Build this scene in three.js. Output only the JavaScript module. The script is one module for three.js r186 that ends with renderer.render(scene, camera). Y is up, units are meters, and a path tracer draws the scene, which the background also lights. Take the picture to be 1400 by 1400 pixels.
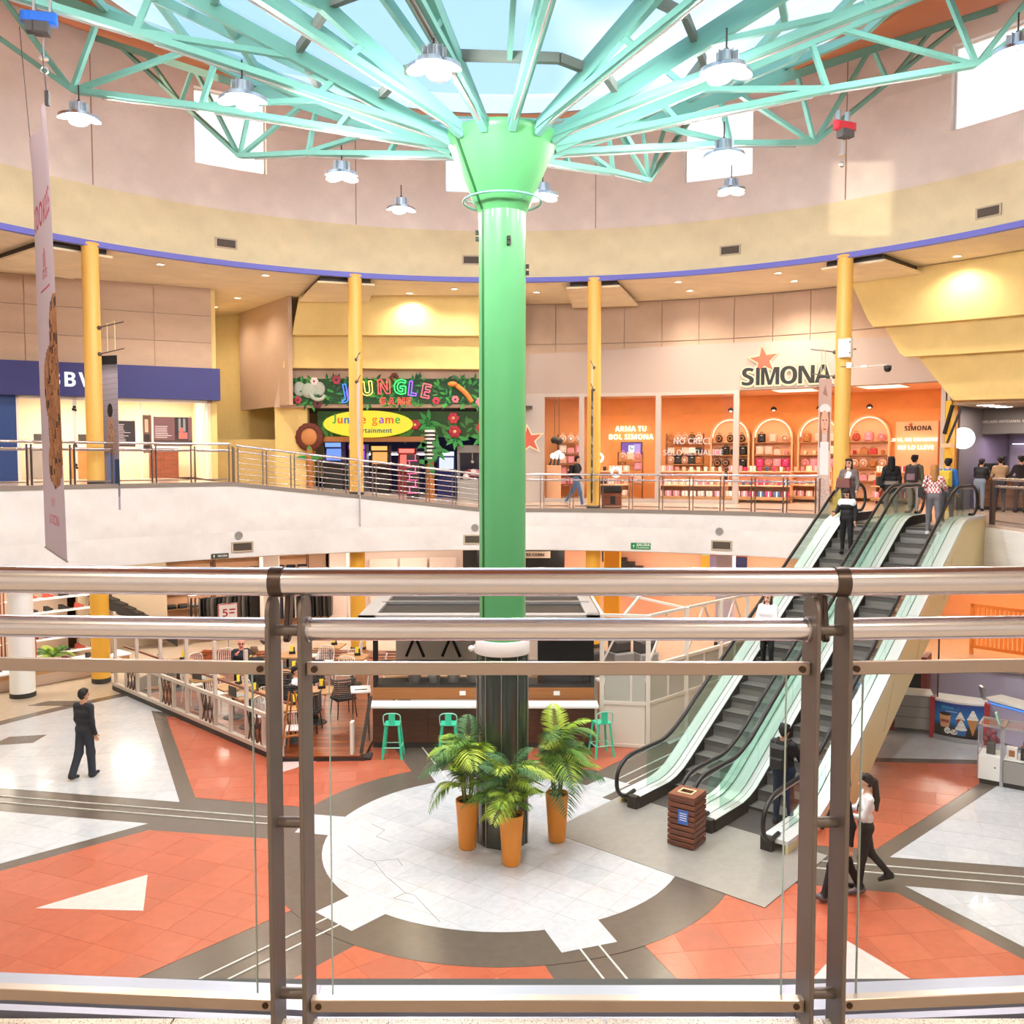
import * as THREE from 'three';
import { mergeGeometries } from 'three/addons/utils/BufferGeometryUtils.js';
import { FontLoader } from 'three/addons/loaders/FontLoader.js';
import { TextGeometry } from 'three/addons/geometries/TextGeometry.js';
import { RectAreaLightUniformsLib } from 'three/addons/lights/RectAreaLightUniformsLib.js';
RectAreaLightUniformsLib.init();

// ---------- camera, exposure, sky, sun ----------
const scene = new THREE.Scene();
const camera = new THREE.PerspectiveCamera(59.49, 1, 0.1, 200);
camera.position.set(0.15, 6.1, 14.1);
camera.rotation.set(-3.3 * Math.PI / 180, 0, 0);
const renderer = new THREE.WebGLRenderer({ antialias: true });
renderer.toneMapping = THREE.LinearToneMapping;
renderer.toneMappingExposure = 1.22;
renderer.shadowMap.enabled = true;

let seed = 1234567;
const rnd = () => ((seed = (seed * 1664525 + 1013904223) >>> 0) / 4294967296);
const rr = (a, b) => a + (b - a) * rnd();
const hash = (x, y) => { let h = (x * 374761393 + y * 668265263) | 0; h = Math.imul(h ^ (h >>> 13), 1274126177); return ((h ^ (h >>> 16)) >>> 0) / 4294967296; };
const vnoise = (x, y, px = 0) => {
  const xi = Math.floor(x), yi = Math.floor(y), fx = x - xi, fy = y - yi, sx = fx * fx * (3 - 2 * fx), sy = fy * fy * (3 - 2 * fy);
  const w = (v) => px ? ((v % px) + px) % px : v;
  const a = hash(w(xi), yi), b = hash(w(xi + 1), yi), c = hash(w(xi), yi + 1), d = hash(w(xi + 1), yi + 1);
  return a + (b - a) * sx + (c - a) * sy + (a - b - c + d) * sx * sy;
};
{ // sky: pale blue with broken white cloud, the same all round
  const W = 1024, H = 512, data = new Float32Array(W * H * 4);
  for (let j = 0; j < H; j++) for (let i = 0; i < W; i++) {
    const el = (j / H - 0.5) * Math.PI, t = Math.max(0, Math.sin(el));
    let n = 0, a = 0.5; for (let o = 0, f = 12; o < 5; o++, f *= 2, a *= 0.5) n += a * vnoise((i / W + 0.37) * f, j / H * f * 0.9 + 40 * o, f);
    const cl = Math.min(1, Math.max(0, (n - 0.43) * 6)), hz = Math.pow(1 - t, 6);
    const b = [0.21 + 0.3 * hz, 0.33 + 0.2 * hz, 0.48 + 0.06 * hz], c = [0.74, 0.745, 0.76], k = (j * W + i) * 4;
    for (let q = 0; q < 3; q++) data[k + q] = b[q] + (c[q] - b[q]) * cl;
    data[k + 3] = 1;
  }
  const t = new THREE.DataTexture(data, W, H, THREE.RGBAFormat, THREE.FloatType);
  t.mapping = THREE.EquirectangularReflectionMapping; t.magFilter = t.minFilter = THREE.LinearFilter; t.needsUpdate = true;
  scene.background = t; scene.backgroundIntensity = 2.3;
}

{ // low sun reaching the far right of the drum wall through the clerestory windows
  const sun = new THREE.DirectionalLight(0xffeccb, 5), d = new THREE.Vector3(18.3, -2.35, 1.5).normalize(); sun.position.copy(d).multiplyScalar(-60).add(new THREE.Vector3(0, 14, 0)); sun.target.position.set(0, 14, 0); sun.target.updateMatrixWorld();
  sun.castShadow = true; const c = sun.shadow.camera; c.left = c.bottom = -30; c.right = c.top = 30; c.far = 130; sun.shadow.mapSize.set(4096, 4096); scene.add(sun); }

// ---------- helpers ----------
const D2R = Math.PI / 180, V = (x, y, z) => new THREE.Vector3(x, y, z);
const P = (r, deg, y) => V(r * Math.sin(deg * D2R), y, -r * Math.cos(deg * D2R));   // point at an angle round the column, 0 = away from the camera
const taken = {};
const numbered = (n) => { const k = (taken[n] = (taken[n] ?? -1) + 1); return k ? n + '_' + String(k).padStart(3, '0') : n; };
const shade = (o) => { o.traverse((m) => { if (m.isMesh) { m.castShadow = true; m.receiveShadow = true; } }); return o; };
const ni = (g) => { const o = g.index ? g.toNonIndexed() : g; for (const k of Object.keys(o.attributes)) if (!['position', 'normal', 'uv'].includes(k)) o.deleteAttribute(k); if (!o.attributes.uv) o.setAttribute('uv', new THREE.BufferAttribute(new Float32Array(o.attributes.position.count * 2), 2)); return o; };
const mg = (...l) => { l = l.flat(Infinity); return l.length === 1 ? l[0] : mergeGeometries(l.map(ni)); };
const uvm = (g, s = 1) => { // uv in metres from the facing plane
  g = ni(g); const p = g.attributes.position, n = g.attributes.normal, u = new Float32Array(p.count * 2);
  for (let i = 0; i < p.count; i++) {
    const ax = Math.abs(n.getX(i)), ay = Math.abs(n.getY(i)), az = Math.abs(n.getZ(i));
    if (ay >= ax && ay >= az) { u[2 * i] = p.getX(i); u[2 * i + 1] = p.getZ(i); } else if (ax > az) { u[2 * i] = p.getZ(i); u[2 * i + 1] = p.getY(i); } else { u[2 * i] = p.getX(i); u[2 * i + 1] = p.getY(i); }
  }
  for (let i = 0; i < u.length; i++) u[i] *= s;
  g.setAttribute('uv', new THREE.BufferAttribute(u, 2)); return g;
};
const bx = (w, h, d, x = 0, y = 0, z = 0, ry = 0, rx = 0, rz = 0) => { const g = new THREE.BoxGeometry(w, h, d); if (rz) g.rotateZ(rz); if (rx) g.rotateX(rx); if (ry) g.rotateY(ry); return g.translate(x, y, z); };
const b2 = (x0, x1, y0, y1, z0, z1) => bx(x1 - x0, y1 - y0, z1 - z0, (x0 + x1) / 2, (y0 + y1) / 2, (z0 + z1) / 2);
const cb = (w, h, d, c = 0.01, x = 0, y = 0, z = 0) => { // chamfered box
  const s = new THREE.Shape(), a = w / 2 - c, b = h / 2 - c; s.moveTo(-a, -b); s.lineTo(a, -b); s.lineTo(a, b); s.lineTo(-a, b); s.closePath();
  return new THREE.ExtrudeGeometry(s, { depth: d - 2 * c, bevelEnabled: true, bevelSize: c, bevelThickness: c, bevelSegments: 1 }).translate(x, y, z - d / 2 + c);
};
const cy = (r1, r2, h, x = 0, y = 0, z = 0, n = 16, open = false) => new THREE.CylinderGeometry(r1, r2, h, n, 1, open).translate(x, y, z);
const sp = (r, x = 0, y = 0, z = 0, sx = 1, sy = 1, sz = 1, n = 12) => new THREE.SphereGeometry(r, n, Math.max(6, n * 0.7 | 0)).scale(sx, sy, sz).translate(x, y, z);
const to = (R, r, x = 0, y = 0, z = 0, rx = 0, ry = 0, n = 24, arc = Math.PI * 2) => { const g = new THREE.TorusGeometry(R, r, 6, n, arc); if (rx) g.rotateX(rx); if (ry) g.rotateY(ry); return g.translate(x, y, z); };
const vv = (a) => Array.isArray(a) ? V(...a) : a;
const orient = (g, a, b, up = V(0, 1, 0)) => { // g lies along z with length 1
  a = vv(a); b = vv(b); const z = b.clone().sub(a), l = z.length(); z.normalize(); let x = up.clone().cross(z); if (x.lengthSq() < 1e-6) x = V(1, 0, 0); x.normalize(); const y = z.clone().cross(x);
  const m = new THREE.Matrix4().makeBasis(x, y, z.multiplyScalar(l)); m.setPosition((a.x + b.x) / 2, (a.y + b.y) / 2, (a.z + b.z) / 2);
  g.applyMatrix4(m); g.computeVertexNormals(); return g;
};
const bar = (a, b, w, h, up) => orient(ni(new THREE.BoxGeometry(w, h, 1)), a, b, up);
const rod = (a, b, r, n = 8) => { a = vv(a); b = vv(b); const d = b.clone().sub(a), g = new THREE.CylinderGeometry(r, r, d.length(), n); g.applyQuaternion(new THREE.Quaternion().setFromUnitVectors(V(0, 1, 0), d.normalize())); return g.translate((a.x + b.x) / 2, (a.y + b.y) / 2, (a.z + b.z) / 2); };
const tb = (pts, r, seg = 24, n = 8, closed = false) => new THREE.TubeGeometry(new THREE.CatmullRomCurve3(pts.map(vv), closed), seg, r, n, closed);
const la = (pts, n = 24) => new THREE.LatheGeometry(pts.map(([x, y]) => new THREE.Vector2(x, y)), n);
const shp = (pts) => { const s = new THREE.Shape(); pts.forEach(([x, y], i) => i ? s.lineTo(x, y) : s.moveTo(x, y)); s.closePath(); return s; };
const ex = (pts, d, bev = 0, hole) => { const s = pts.isShape ? pts : shp(pts); if (hole) s.holes.push(new THREE.Path(hole.map(([x, y]) => new THREE.Vector2(x, y)))); return new THREE.ExtrudeGeometry(s, { depth: d, bevelEnabled: bev > 0, bevelSize: bev, bevelThickness: bev, bevelSegments: 1, curveSegments: 10 }); };
// solid that follows an arc round the column; heights may be functions of the angle
function arc(r0, r1, y0, y1, a0, a1, step = 2) {
  const n = Math.max(1, Math.ceil(Math.abs(a1 - a0) / step)), pos = [], nor = [], uv = [];
  const f = (v, a) => typeof v === 'function' ? v(a) : v;
  const quad = (p, q) => { const gn = p[1].clone().sub(p[0]).cross(p[2].clone().sub(p[0])); for (const i of gn.dot(q[0].clone().add(q[1])) < 0 ? [0, 2, 1, 0, 3, 2] : [0, 1, 2, 0, 2, 3]) { pos.push(p[i].x, p[i].y, p[i].z); nor.push(q[i].x, q[i].y, q[i].z); const a = Math.atan2(p[i].x, -p[i].z), r = Math.hypot(p[i].x, p[i].z); Math.abs(q[i].y) > 0.7 ? uv.push(p[i].x, p[i].z) : uv.push(a * r, p[i].y); } };
  for (let i = 0; i < n; i++) {
    const a = a0 + (a1 - a0) * i / n, b = a0 + (a1 - a0) * (i + 1) / n, A = P(1, a, 0), Bn = P(1, b, 0), U = V(0, 1, 0);
    const c = (r, an, y) => P(f(r, an), an, f(y, an));
    const iN = [A.clone().negate(), Bn.clone().negate()];
    quad([c(r0, a, y0), c(r0, b, y0), c(r0, b, y1), c(r0, a, y1)], [iN[0], iN[1], iN[1], iN[0]]);
    quad([c(r1, b, y0), c(r1, a, y0), c(r1, a, y1), c(r1, b, y1)], [Bn, A, A, Bn]);
    quad([c(r0, a, y1), c(r0, b, y1), c(r1, b, y1), c(r1, a, y1)], [U, U, U, U]);
    quad([c(r1, a, y0), c(r1, b, y0), c(r0, b, y0), c(r0, a, y0)], Array(4).fill(V(0, -1, 0)));
    for (const [an, on, s] of [[a, i === 0, -1], [b, i === n - 1, 1]]) if (on) { const t = P(1, an + 90 * s, 0), q = [c(r0, an, y0), c(r0, an, y1), c(r1, an, y1), c(r1, an, y0)]; quad(s < 0 ? q.reverse() : q, Array(4).fill(t)); }
  }
  const g = new THREE.BufferGeometry(); g.setAttribute('position', new THREE.Float32BufferAttribute(pos, 3)); g.setAttribute('normal', new THREE.Float32BufferAttribute(nor, 3)); g.setAttribute('uv', new THREE.Float32BufferAttribute(uv, 2)); return g;
}
const poly = (pts, y0, y1) => { // solid from a plan outline given as [x, z]
  const g = new THREE.ExtrudeGeometry(shp(pts.map(([x, z]) => [x, -z])), { depth: y1 - y0, bevelEnabled: false }); g.rotateX(-Math.PI / 2); return g.translate(0, y0, 0);
};
const obj = (name, geo, mat, parent = scene) => { const m = new THREE.Mesh(Array.isArray(geo) ? mg(geo) : geo, mat); m.name = parent === scene ? numbered(name) : name; m.castShadow = m.receiveShadow = true; parent.add(m); return m; };
const tag = (o, label, category, group) => { Object.assign(o.userData, { label, category }); if (group) o.userData.group = group; return o; };
const one = (name, geo, mat, label, category, pos, ry, group) => { const m = tag(obj(name, geo, mat), label, category, group); if (pos) m.position.copy(vv(pos)); if (ry) m.rotation.y = ry; return m; };
const thing = (name, label, category, pos, ry = 0, group) => { const o = new THREE.Group(); o.name = numbered(name); scene.add(o); if (pos) o.position.copy(vv(pos)); o.rotation.y = ry; return tag(o, label, category, group); };
const st = (name, geo, mat, label) => { const m = obj(name, geo, mat); m.userData.kind = 'structure'; if (label) m.userData.label = label; m.userData.category = /^(wall|floor|ceiling|trim|window|door|baseboard)/.exec(m.name)?.[0] ?? 'structure'; return m; };
const dup = (o, pos, ry, label, group) => { const c = o.clone(); c.name = numbered(o.name.replace(/_\d{3}$/, '')); c.userData = { ...o.userData }; scene.add(c); if (pos) c.position.copy(vv(pos)); if (ry !== undefined) c.rotation.y = ry; if (label) c.userData.label = label; if (group) c.userData.group = group; return c; };
const frame = (x, y, z, ry) => { const c = Math.cos(ry), s = Math.sin(ry), f = (a, b, d) => V(x + a * c + d * s, y + b, z - a * s + d * c); f.ry = ry; return f; };

// ---------- materials ----------
const C = (h) => new THREE.Color(h);
const mat = (color, rough = 0.6, o = {}) => new THREE.MeshStandardMaterial({ color, roughness: rough, metalness: 0, ...o });
const phys = (color, rough, o = {}) => new THREE.MeshPhysicalMaterial({ color, roughness: rough, ...o });
const metal = (color, rough = 0.3) => mat(color, rough, { metalness: 1 });
const glow = (color, i) => new THREE.MeshStandardMaterial({ color: 0x222222, emissive: color, emissiveIntensity: i, roughness: 0.6 });
function tex(w, h, fn, srgb = true) {
  const d = new Uint8Array(w * h * 4); for (let j = 0; j < h; j++) for (let i = 0; i < w; i++) { const c = fn(i, j), k = (j * w + i) * 4; d[k] = c[0]; d[k + 1] = c[1]; d[k + 2] = c[2]; d[k + 3] = 255; }
  const t = new THREE.DataTexture(d, w, h); t.wrapS = t.wrapT = THREE.RepeatWrapping; t.magFilter = t.minFilter = THREE.LinearFilter; if (srgb) t.colorSpace = THREE.SRGBColorSpace; t.needsUpdate = true; return t;
}
const rep = (t, s) => { const c = t.clone(); c.repeat.set(s, s); c.needsUpdate = true; return c; };
function canvas(w, h, draw) { const c = document.createElement('canvas'); c.width = w; c.height = h; draw(c.getContext('2d'), w, h); const t = new THREE.CanvasTexture(c); t.colorSpace = THREE.SRGBColorSpace; return t; }
const fbm = (x, y, f, p) => { let n = 0, a = 0.5; for (let o = 0; o < 4; o++, f *= 2, a *= 0.5) n += a * vnoise(x * f, y * f + o * 17, p ? f : 0); return n; };
const plasterT = rep(tex(256, 256, (i, j) => { const v = 238 + 24 * (fbm(i / 256, j / 256, 8, 1) - 0.47) + 6 * hash(i, j) - 3; return [v, v, v]; }), 0.25);
const speckT = rep(tex(512, 512, (i, j) => { const h = hash(i >> 1, j >> 1), n = vnoise(i / 9, j / 9); const v = h > 0.93 && n > 0.35 ? 95 : h > 0.86 ? 165 : 225 + 18 * vnoise(i / 30, j / 30); return [v, v * 0.965, v * 0.92]; }), 1.6);
const fineT = rep(tex(256, 256, (i, j) => { const v = 232 + 22 * (fbm(i / 256, j / 256, 16, 1) - 0.45) + (hash(i, j) - 0.5) * 14; return [v, v, v]; }), 0.8);
const woodT = rep(tex(256, 256, (i, j) => { const g = fbm(i / 256 * 0.5, j / 256 * 6, 8), v = 0.78 + 0.34 * (g - 0.4) + 0.05 * (hash(i >> 3, j) - 0.5); return [255 * v, 236 * v, 215 * v]; }), 1);
const brushT = rep(tex(64, 256, (i, j) => { const v = 200 + 40 * hash(3, j) + 12 * hash(i, j); return [v, v, v]; }, false), 2);
const M = {
  floorWhite: [phys(0xdcdde4, 0.16, { map: fineT, clearcoat: 0.3 }), phys(0xd6d8df, 0.18, { map: fineT, clearcoat: 0.3 }), phys(0xdfdfe4, 0.15, { map: fineT, clearcoat: 0.3 })],
  floorOrange: [phys(0xc9674a, 0.24, { map: fineT }), phys(0xc46447, 0.28, { map: fineT }), phys(0xcd6c4f, 0.22, { map: fineT })],
  floorPink: [phys(0xf7dcd6, 0.25, { map: fineT })],
  floorDark: phys(0x6e6259, 0.2, { map: fineT }), floorBeige: phys(0xdcc6ae, 0.2, { map: fineT }), floorGrey: phys(0xa9a39c, 0.3, { map: fineT }), grout: mat(0xb5aea8, 0.8), line: mat(0xdad6ce, 0.4),
  terrazzo: phys(0xe8ddd0, 0.35, { map: speckT }), upperFloor: phys(0xdcc5b4, 0.18, { map: fineT }),
  wallPink: mat(0xf6ece6, 0.85, { map: plasterT }), band: mat(0xefe3bd, 0.85, { map: plasterT }), ceil: mat(0xf8e8c8, 0.8, { map: plasterT }), fascia: mat(0xfbf8f5, 0.7, { map: plasterT }), roofUnder: mat(0xc9733f, 0.8, { map: plasterT }),
  taupe: mat(0xc9ad98, 0.85, { map: plasterT }), panelY: mat(0xecd08a, 0.75, { map: plasterT }), cream: mat(0xefe0b4, 0.55), blueTrim: mat(0x6a6fd0, 0.5), colY: mat(0xf4c566, 0.45), colGreen: phys(0x55a368, 0.4, { clearcoat: 0.2 }), greenDark: mat(0x0d5a26, 0.5), colBase: phys(0x27332a, 0.12, { clearcoat: 0.5 }), truss: mat(0x76b6a8, 0.5), rafter: mat(0x76aea2, 0.55),
  steel: metal(0xd4d1d6, 0.22), steelDark: mat(0x6e6360, 0.38, { metalness: 0.75 }), plate: mat(0x6f645e, 0.45, { metalness: 0.35 }), barFlat: mat(0xa8978b, 0.3, { metalness: 0.7 }), chrome: metal(0xe6e6ea, 0.15), alu: metal(0xc9ccd2, 0.35),
  glass: phys(0xffffff, 0.02, { transmission: 1, thickness: 0, ior: 1.3 }), glassG: phys(0xfafffd, 0.02, { transmission: 1, thickness: 0, ior: 1.3 }), glassE: phys(0xe6f4ee, 0.02, { transmission: 1, thickness: 0, ior: 1.35 }), frosted: phys(0xffffff, 0.78, { transmission: 1, thickness: 0 }), roofGlass: phys(0xf4faff, 0.03, { transmission: 1, thickness: 0, ior: 1.2 }),
  black: mat(0x0c0c0d, 0.5), rubber: mat(0x17161a, 0.45), dark: mat(0x2a2624, 0.6), white: mat(0xf4f2f0, 0.5), offwhite: mat(0xe6e0d8, 0.55), grey: mat(0x9c9894, 0.6), charcoal: mat(0x45403e, 0.6), red: mat(0xa92a2f, 0.45), navy: mat(0x25276a, 0.55), blueDeep: mat(0x1d3f7d, 0.5),
  wood: mat(0xc98a4b, 0.45, { map: woodT }), woodDark: mat(0x6a4330, 0.5, { map: woodT }), woodLight: mat(0xdfb583, 0.5, { map: woodT }), woodRed: mat(0x98573a, 0.5, { map: woodT }), step: mat(0x6f6d69, 0.5, { metalness: 0.35 }), stepEdge: mat(0x3a3937, 0.5), deckWhite: mat(0xeef2f4, 0.25, { metalness: 0.25 }), turquoise: mat(0x35d3a8, 0.35), potOrange: mat(0xf0962a, 0.5), soil: mat(0x3a2a1c, 0.95), salmon: mat(0xf0ad8c, 0.7), orangeShop: mat(0xffb069, 0.7, { map: plasterT }), peach: mat(0xf4bd93, 0.6), pinkGood: mat(0xf0a6b4, 0.6), magenta: mat(0xd8407f, 0.55), lampWhite: glow(0xfff2dc, 4), lampCool: glow(0xffffff, 3.2),
};
const font = await new FontLoader().loadAsync('fonts/droid/droid_sans_bold.typeface.json');
const fontR = await new FontLoader().loadAsync('fonts/droid/droid_sans_regular.typeface.json');
const text = (s, size, depth, f = font) => { const g = new TextGeometry(s, { font: f, size, depth, curveSegments: 4 }); g.computeBoundingBox(); const b = g.boundingBox; return g.translate(-(b.min.x + b.max.x) / 2, -b.min.y, 0); };
const spot = (pos, target, color, cd, angle = 1.2, pen = 0.7, rad = 3) => { const l = new THREE.SpotLight(color, cd, 0, angle, pen, 2); l.position.copy(vv(pos)); l.target.position.copy(vv(target)); l.castShadow = true; l.shadow.radius = rad; l.target.updateMatrixWorld(); scene.add(l); return l; };
const point = (pos, color, cd, rad = 4) => { const l = new THREE.PointLight(color, cd, 0, 2); l.position.copy(vv(pos)); l.castShadow = true; l.shadow.radius = rad; scene.add(l); return l; };
const area = (pos, look, color, nits, w, h) => { const l = new THREE.RectAreaLight(color, nits, w, h); l.position.copy(vv(pos)); l.lookAt(vv(look)); scene.add(l); return l; };
// ---------- ground floor with its inlaid pattern ----------
const RING = 14.6, hT = (a) => { const s = (x, lo, hi) => Math.min(1, Math.max(0, (x - lo) / (hi - lo))); return 4.55 + 0.9 * (1 - s(a, -33.5, -3)) * s(a, -132, -105); };
const floor = st('floor', uvm(b2(-27, 27, -0.4, 0, -27, 20)), M.floorBeige);
const clip = (p, q) => { // convex p clipped by convex q, both [x, z]
  let area2 = 0; q.forEach((a, i) => { const b = q[(i + 1) % q.length]; area2 += a[0] * b[1] - b[0] * a[1]; }); const sg = Math.sign(area2);
  for (let i = 0; i < q.length && p.length; i++) {
    const a = q[i], b = q[(i + 1) % q.length], side = (c) => sg * ((b[0] - a[0]) * (c[1] - a[1]) - (b[1] - a[1]) * (c[0] - a[0])), o = [];
    p.forEach((c, j) => { const d = p[(j + 1) % p.length], s = side(c), t = side(d); if (s >= 0) o.push(c); if (s * t < 0) { const k = s / (s - t); o.push([c[0] + (d[0] - c[0]) * k, c[1] + (d[1] - c[1]) * k]); } });
    p = o;
  }
  return p;
};
const slab = (pts, y0, y1) => { // flat-topped piece with sides
  const pos = [], uv = [], n = pts.length; let A = 0; pts.forEach((a, i) => { const b = pts[(i + 1) % n]; A += a[0] * b[1] - b[0] * a[1]; }); if (A > 0) pts = pts.slice().reverse();
  const v = (p, y) => { pos.push(p[0], y, p[1]); uv.push(p[0], p[1]); };
  for (let i = 1; i < n - 1; i++) { v(pts[0], y1); v(pts[i], y1); v(pts[i + 1], y1); }
  for (let i = 0; i < n; i++) { const a = pts[i], b = pts[(i + 1) % n]; v(a, y0); v(b, y0); v(b, y1); v(a, y0); v(b, y1); v(a, y1); }
  const g = new THREE.BufferGeometry(); g.setAttribute('position', new THREE.Float32BufferAttribute(pos, 3)); g.setAttribute('uv', new THREE.Float32BufferAttribute(uv, 2)); g.computeVertexNormals(); return g;
};
const pr2 = (r, a) => [r * Math.sin(a * D2R), -r * Math.cos(a * D2R)];
function inlay(name, pts, mats, y, size, rot, skip, bed = M.grout) { // an area of the floor laid in tiles
  const g = obj(name, slab(pts, 0.0005, y - 0.002), size ? bed : mats[0], floor);
  if (!size) { g.geometry = slab(pts, 0.0005, y); return g; }
  const c = Math.cos(rot), s = Math.sin(rot), N = 40; let n = 0;
  for (let i = -N; i < N; i++) for (let j = -N; j < N; j++) {
    const e = 0.003, q = [[i * size + e, j * size + e], [(i + 1) * size - e, j * size + e], [(i + 1) * size - e, (j + 1) * size - e], [i * size + e, (j + 1) * size - e]].map(([x, z]) => [x * c - z * s, x * s + z * c]);
    const t = clip(q, pts); if (t.length < 3) continue; if (skip && t.every((p) => Math.hypot(...p) < skip)) continue;
    let ar = 0; t.forEach((a, k) => { const b = t[(k + 1) % t.length]; ar += a[0] * b[1] - b[0] * a[1]; }); if (Math.abs(ar) < 0.004) continue;
    obj('tile', slab(t, 0.0005, y + (hash(i + 50, j + 90) - 0.5) * 0.0006), mats[Math.floor(hash(i + 7, j + 3) * mats.length)], g); n++;
  }
  return g;
}
const orangeBed = mat(0xa64a30, 0.8), SP = -79.3, circ = (r, n = 72) => Array.from({ length: n }, (_, i) => pr2(r, i * 360 / n));
inlay('dark_field', circ(13.55), [M.floorDark], 0.002);
for (let k = 0; k < 6; k++) {
  const ax = SP + 30 + 60 * k, up = (r, off, sd) => { const a = ax + sd * 30, [x, z] = pr2(Math.sqrt(Math.max(0.01, r * r - off * off)), a), [tx, tz] = pr2(1, a - sd * 90); return [x + tx * off, z + tz * off]; };
  const tl = k === 1 ? 0 : 0.6;   // pieces in view are laid tile by tile
  inlay('orange_petal', [up(3.0, 0.66, -1), up(5.86, 0.72, -1), pr2(10.7, ax), up(5.86, 0.72, 1), up(3.0, 0.66, 1)], M.floorOrange, 0.006, tl, (ax - 49) * D2R, 3.6, orangeBed);
  inlay('pale_triangle', [pr2(5.36, ax - 6), pr2(6.72, ax), pr2(5.36, ax + 6)], M.floorPink, 0.009);
  for (const sd of [-1, 1]) {
    const o = [up(6.0, 0.48, sd), pr2(11.4, ax), pr2(13.2, ax)]; for (let q = 4; q <= 26; q += 4) o.push(pr2(13.2, ax + sd * q)); o.push(up(13.2, 0.5, sd));
    const vis = (k === 0 && sd < 0) || (k === 5 && sd > 0) || (k === 3 && sd < 0) || (k === 2 && sd > 0);
    inlay('white_wedge', o, M.floorWhite, 0.006, vis ? 0.6 : 0, (ax - 49) * D2R);
  }
}
inlay('dark_ring', circ(3.65), [M.floorDark], 0.009);
inlay('white_disc', circ(2.85), M.floorWhite, 0.012, 0.5, -0.95);
for (const c of [[[-2.45, 0.24], [-2.1, 0.72], [-1.95, 0.8], [-1.7, 1.3], [-1.62, 1.4], [-1.35, 1.8], [-1.22, 1.86], [-0.8, 2.6]], [[-2.2, -0.6], [-1.95, -0.35], [-2.05, -0.1], [-1.8, 0.1]], [[-1.95, 0.8], [-1.6, 0.72], [-1.5, 0.95]], [[-1.35, 1.8], [-1.5, 1.95], [-1.2, 2.1]]]) obj('crack', mg(c.slice(1).map((p, i) => bar([c[i][0], 0.0128, c[i][1]], [p[0], 0.0128, p[1]], 0.007, 0.002))), mat(0x77706c, 0.9), floor);
for (let k = 0; k < 6; k++) { // white stubs and thin white lines on the spokes
  const a = SP + 60 * k, [ux, uz] = pr2(1, a), [tx, tz] = [-uz, ux], q = (r, o) => [ux * r + tx * o, uz * r + tz * o];
  inlay('white_stub', [q(2.75, -0.38), q(3.4, -0.38), q(3.4, 0.38), q(2.75, 0.38)], M.floorWhite, 0.014);
  for (const o of [-0.13, 0.13]) obj('inlay_line', slab([q(2.9, o - 0.012), q(13.2, o - 0.012), q(13.2, o + 0.012), q(2.9, o + 0.012)], 0.001, 0.0165), M.line, floor);
}
inlay('dark_plaque', [[-11.0, -4.75], [-10.95, -5.35], [-10.2, -5.5], [-10.2, -4.95]], [M.floorDark], 0.011);
for (const [x0, x1, z0, z1] of [[-11.9, -10.4, -8.3, -7.9]]) inlay('dark_plaque', [[x0, z1], [x0 + 0.3, z0], [x1, z0], [x1 - 0.3, z1]], [M.floorDark], 0.011);
// ---------- upper floor, fascia, ceilings, outer walls ----------
st('floor_upper', arc(RING + 0.06, 27, 3.4, hT, -141, 46), M.upperFloor);
st('floor_landing', uvm(poly([[9.34, -9.65], [11.69, -7.58], [27, -7.58], [27, -19], [19.4, -18.75], [10.5, -10.14]], 3.4, 4.55)), M.upperFloor);
st('floor_side', uvm(b2(11.75, 27, 3.4, 4.55, -7.58, 11.8)), M.upperFloor);
const nearFloor = st('floor_near', uvm(b2(-27, 27, 3.4, 4.535, 11.69, 20)), M.grout);
for (let i = -7; i < 7; i++) for (let j = 0; j < 3; j++) obj('tile', uvm(bx(0.594, 0.02, 0.594, i * 0.6 + 0.11, 4.54, 11.99 + j * 0.6)), M.terrazzo, nearFloor);
st('trim_1', arc(RING - 0.12, RING + 0.08, 3.25, (a) => hT(a) - 0.08, -141, 44.5), M.fascia, 'tall white curved fascia under the upper walkway');
st('trim_2', arc(RING - 0.14, RING + 0.1, (a) => hT(a) - 0.1, (a) => hT(a) + 0.02, -141, 44.5), mat(0x8d8279, 0.5), 'grey edging along the top of the white fascia');
{ const f = (a, b, y0, y1, t = 0.16) => bar([(a[0] + b[0]) / 2 * 0 + a[0], (y0 + y1) / 2, a[1]], [b[0], (y0 + y1) / 2, b[1]], t, y1 - y0);
  st('trim_3', mg(f([11.69, -7.58], [11.69, 11.8], 3.25, 4.47), f([9.4, -9.72], [10.2, -10.5], 3.25, 4.47), f([-9.2, 11.4], [11.7, 11.4], 3.25, 4.3)), M.fascia, 'white fascia beside the escalator landing'); }
st('ceiling_lower', mg(arc(RING, 27, 3.22, 3.4, -141, 46, 4), poly([[9.4, -9.65], [11.69, -7.58], [27, -7.58], [27, -19], [19.4, -18.75], [10.5, -10.14]], 3.22, 3.4), b2(11.7, 27, 3.22, 3.4, -7.58, 11.8), b2(-27, 27, 3.22, 3.4, 11.4, 20)), M.offwhite);
{ const s = shp([[-27, -20], [27, -20], [27, 27], [-27, 27]]); const h = new THREE.Path(); h.absarc(0, 0, 15.12, 0, Math.PI * 2, false); s.holes.push(h);
  const g = new THREE.ExtrudeGeometry(s, { depth: 0.3, bevelEnabled: false, curveSegments: 90 }); g.rotateX(-Math.PI / 2); g.translate(0, 11.9, 0); st('ceiling_gallery', uvm(g), M.ceil); }
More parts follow.
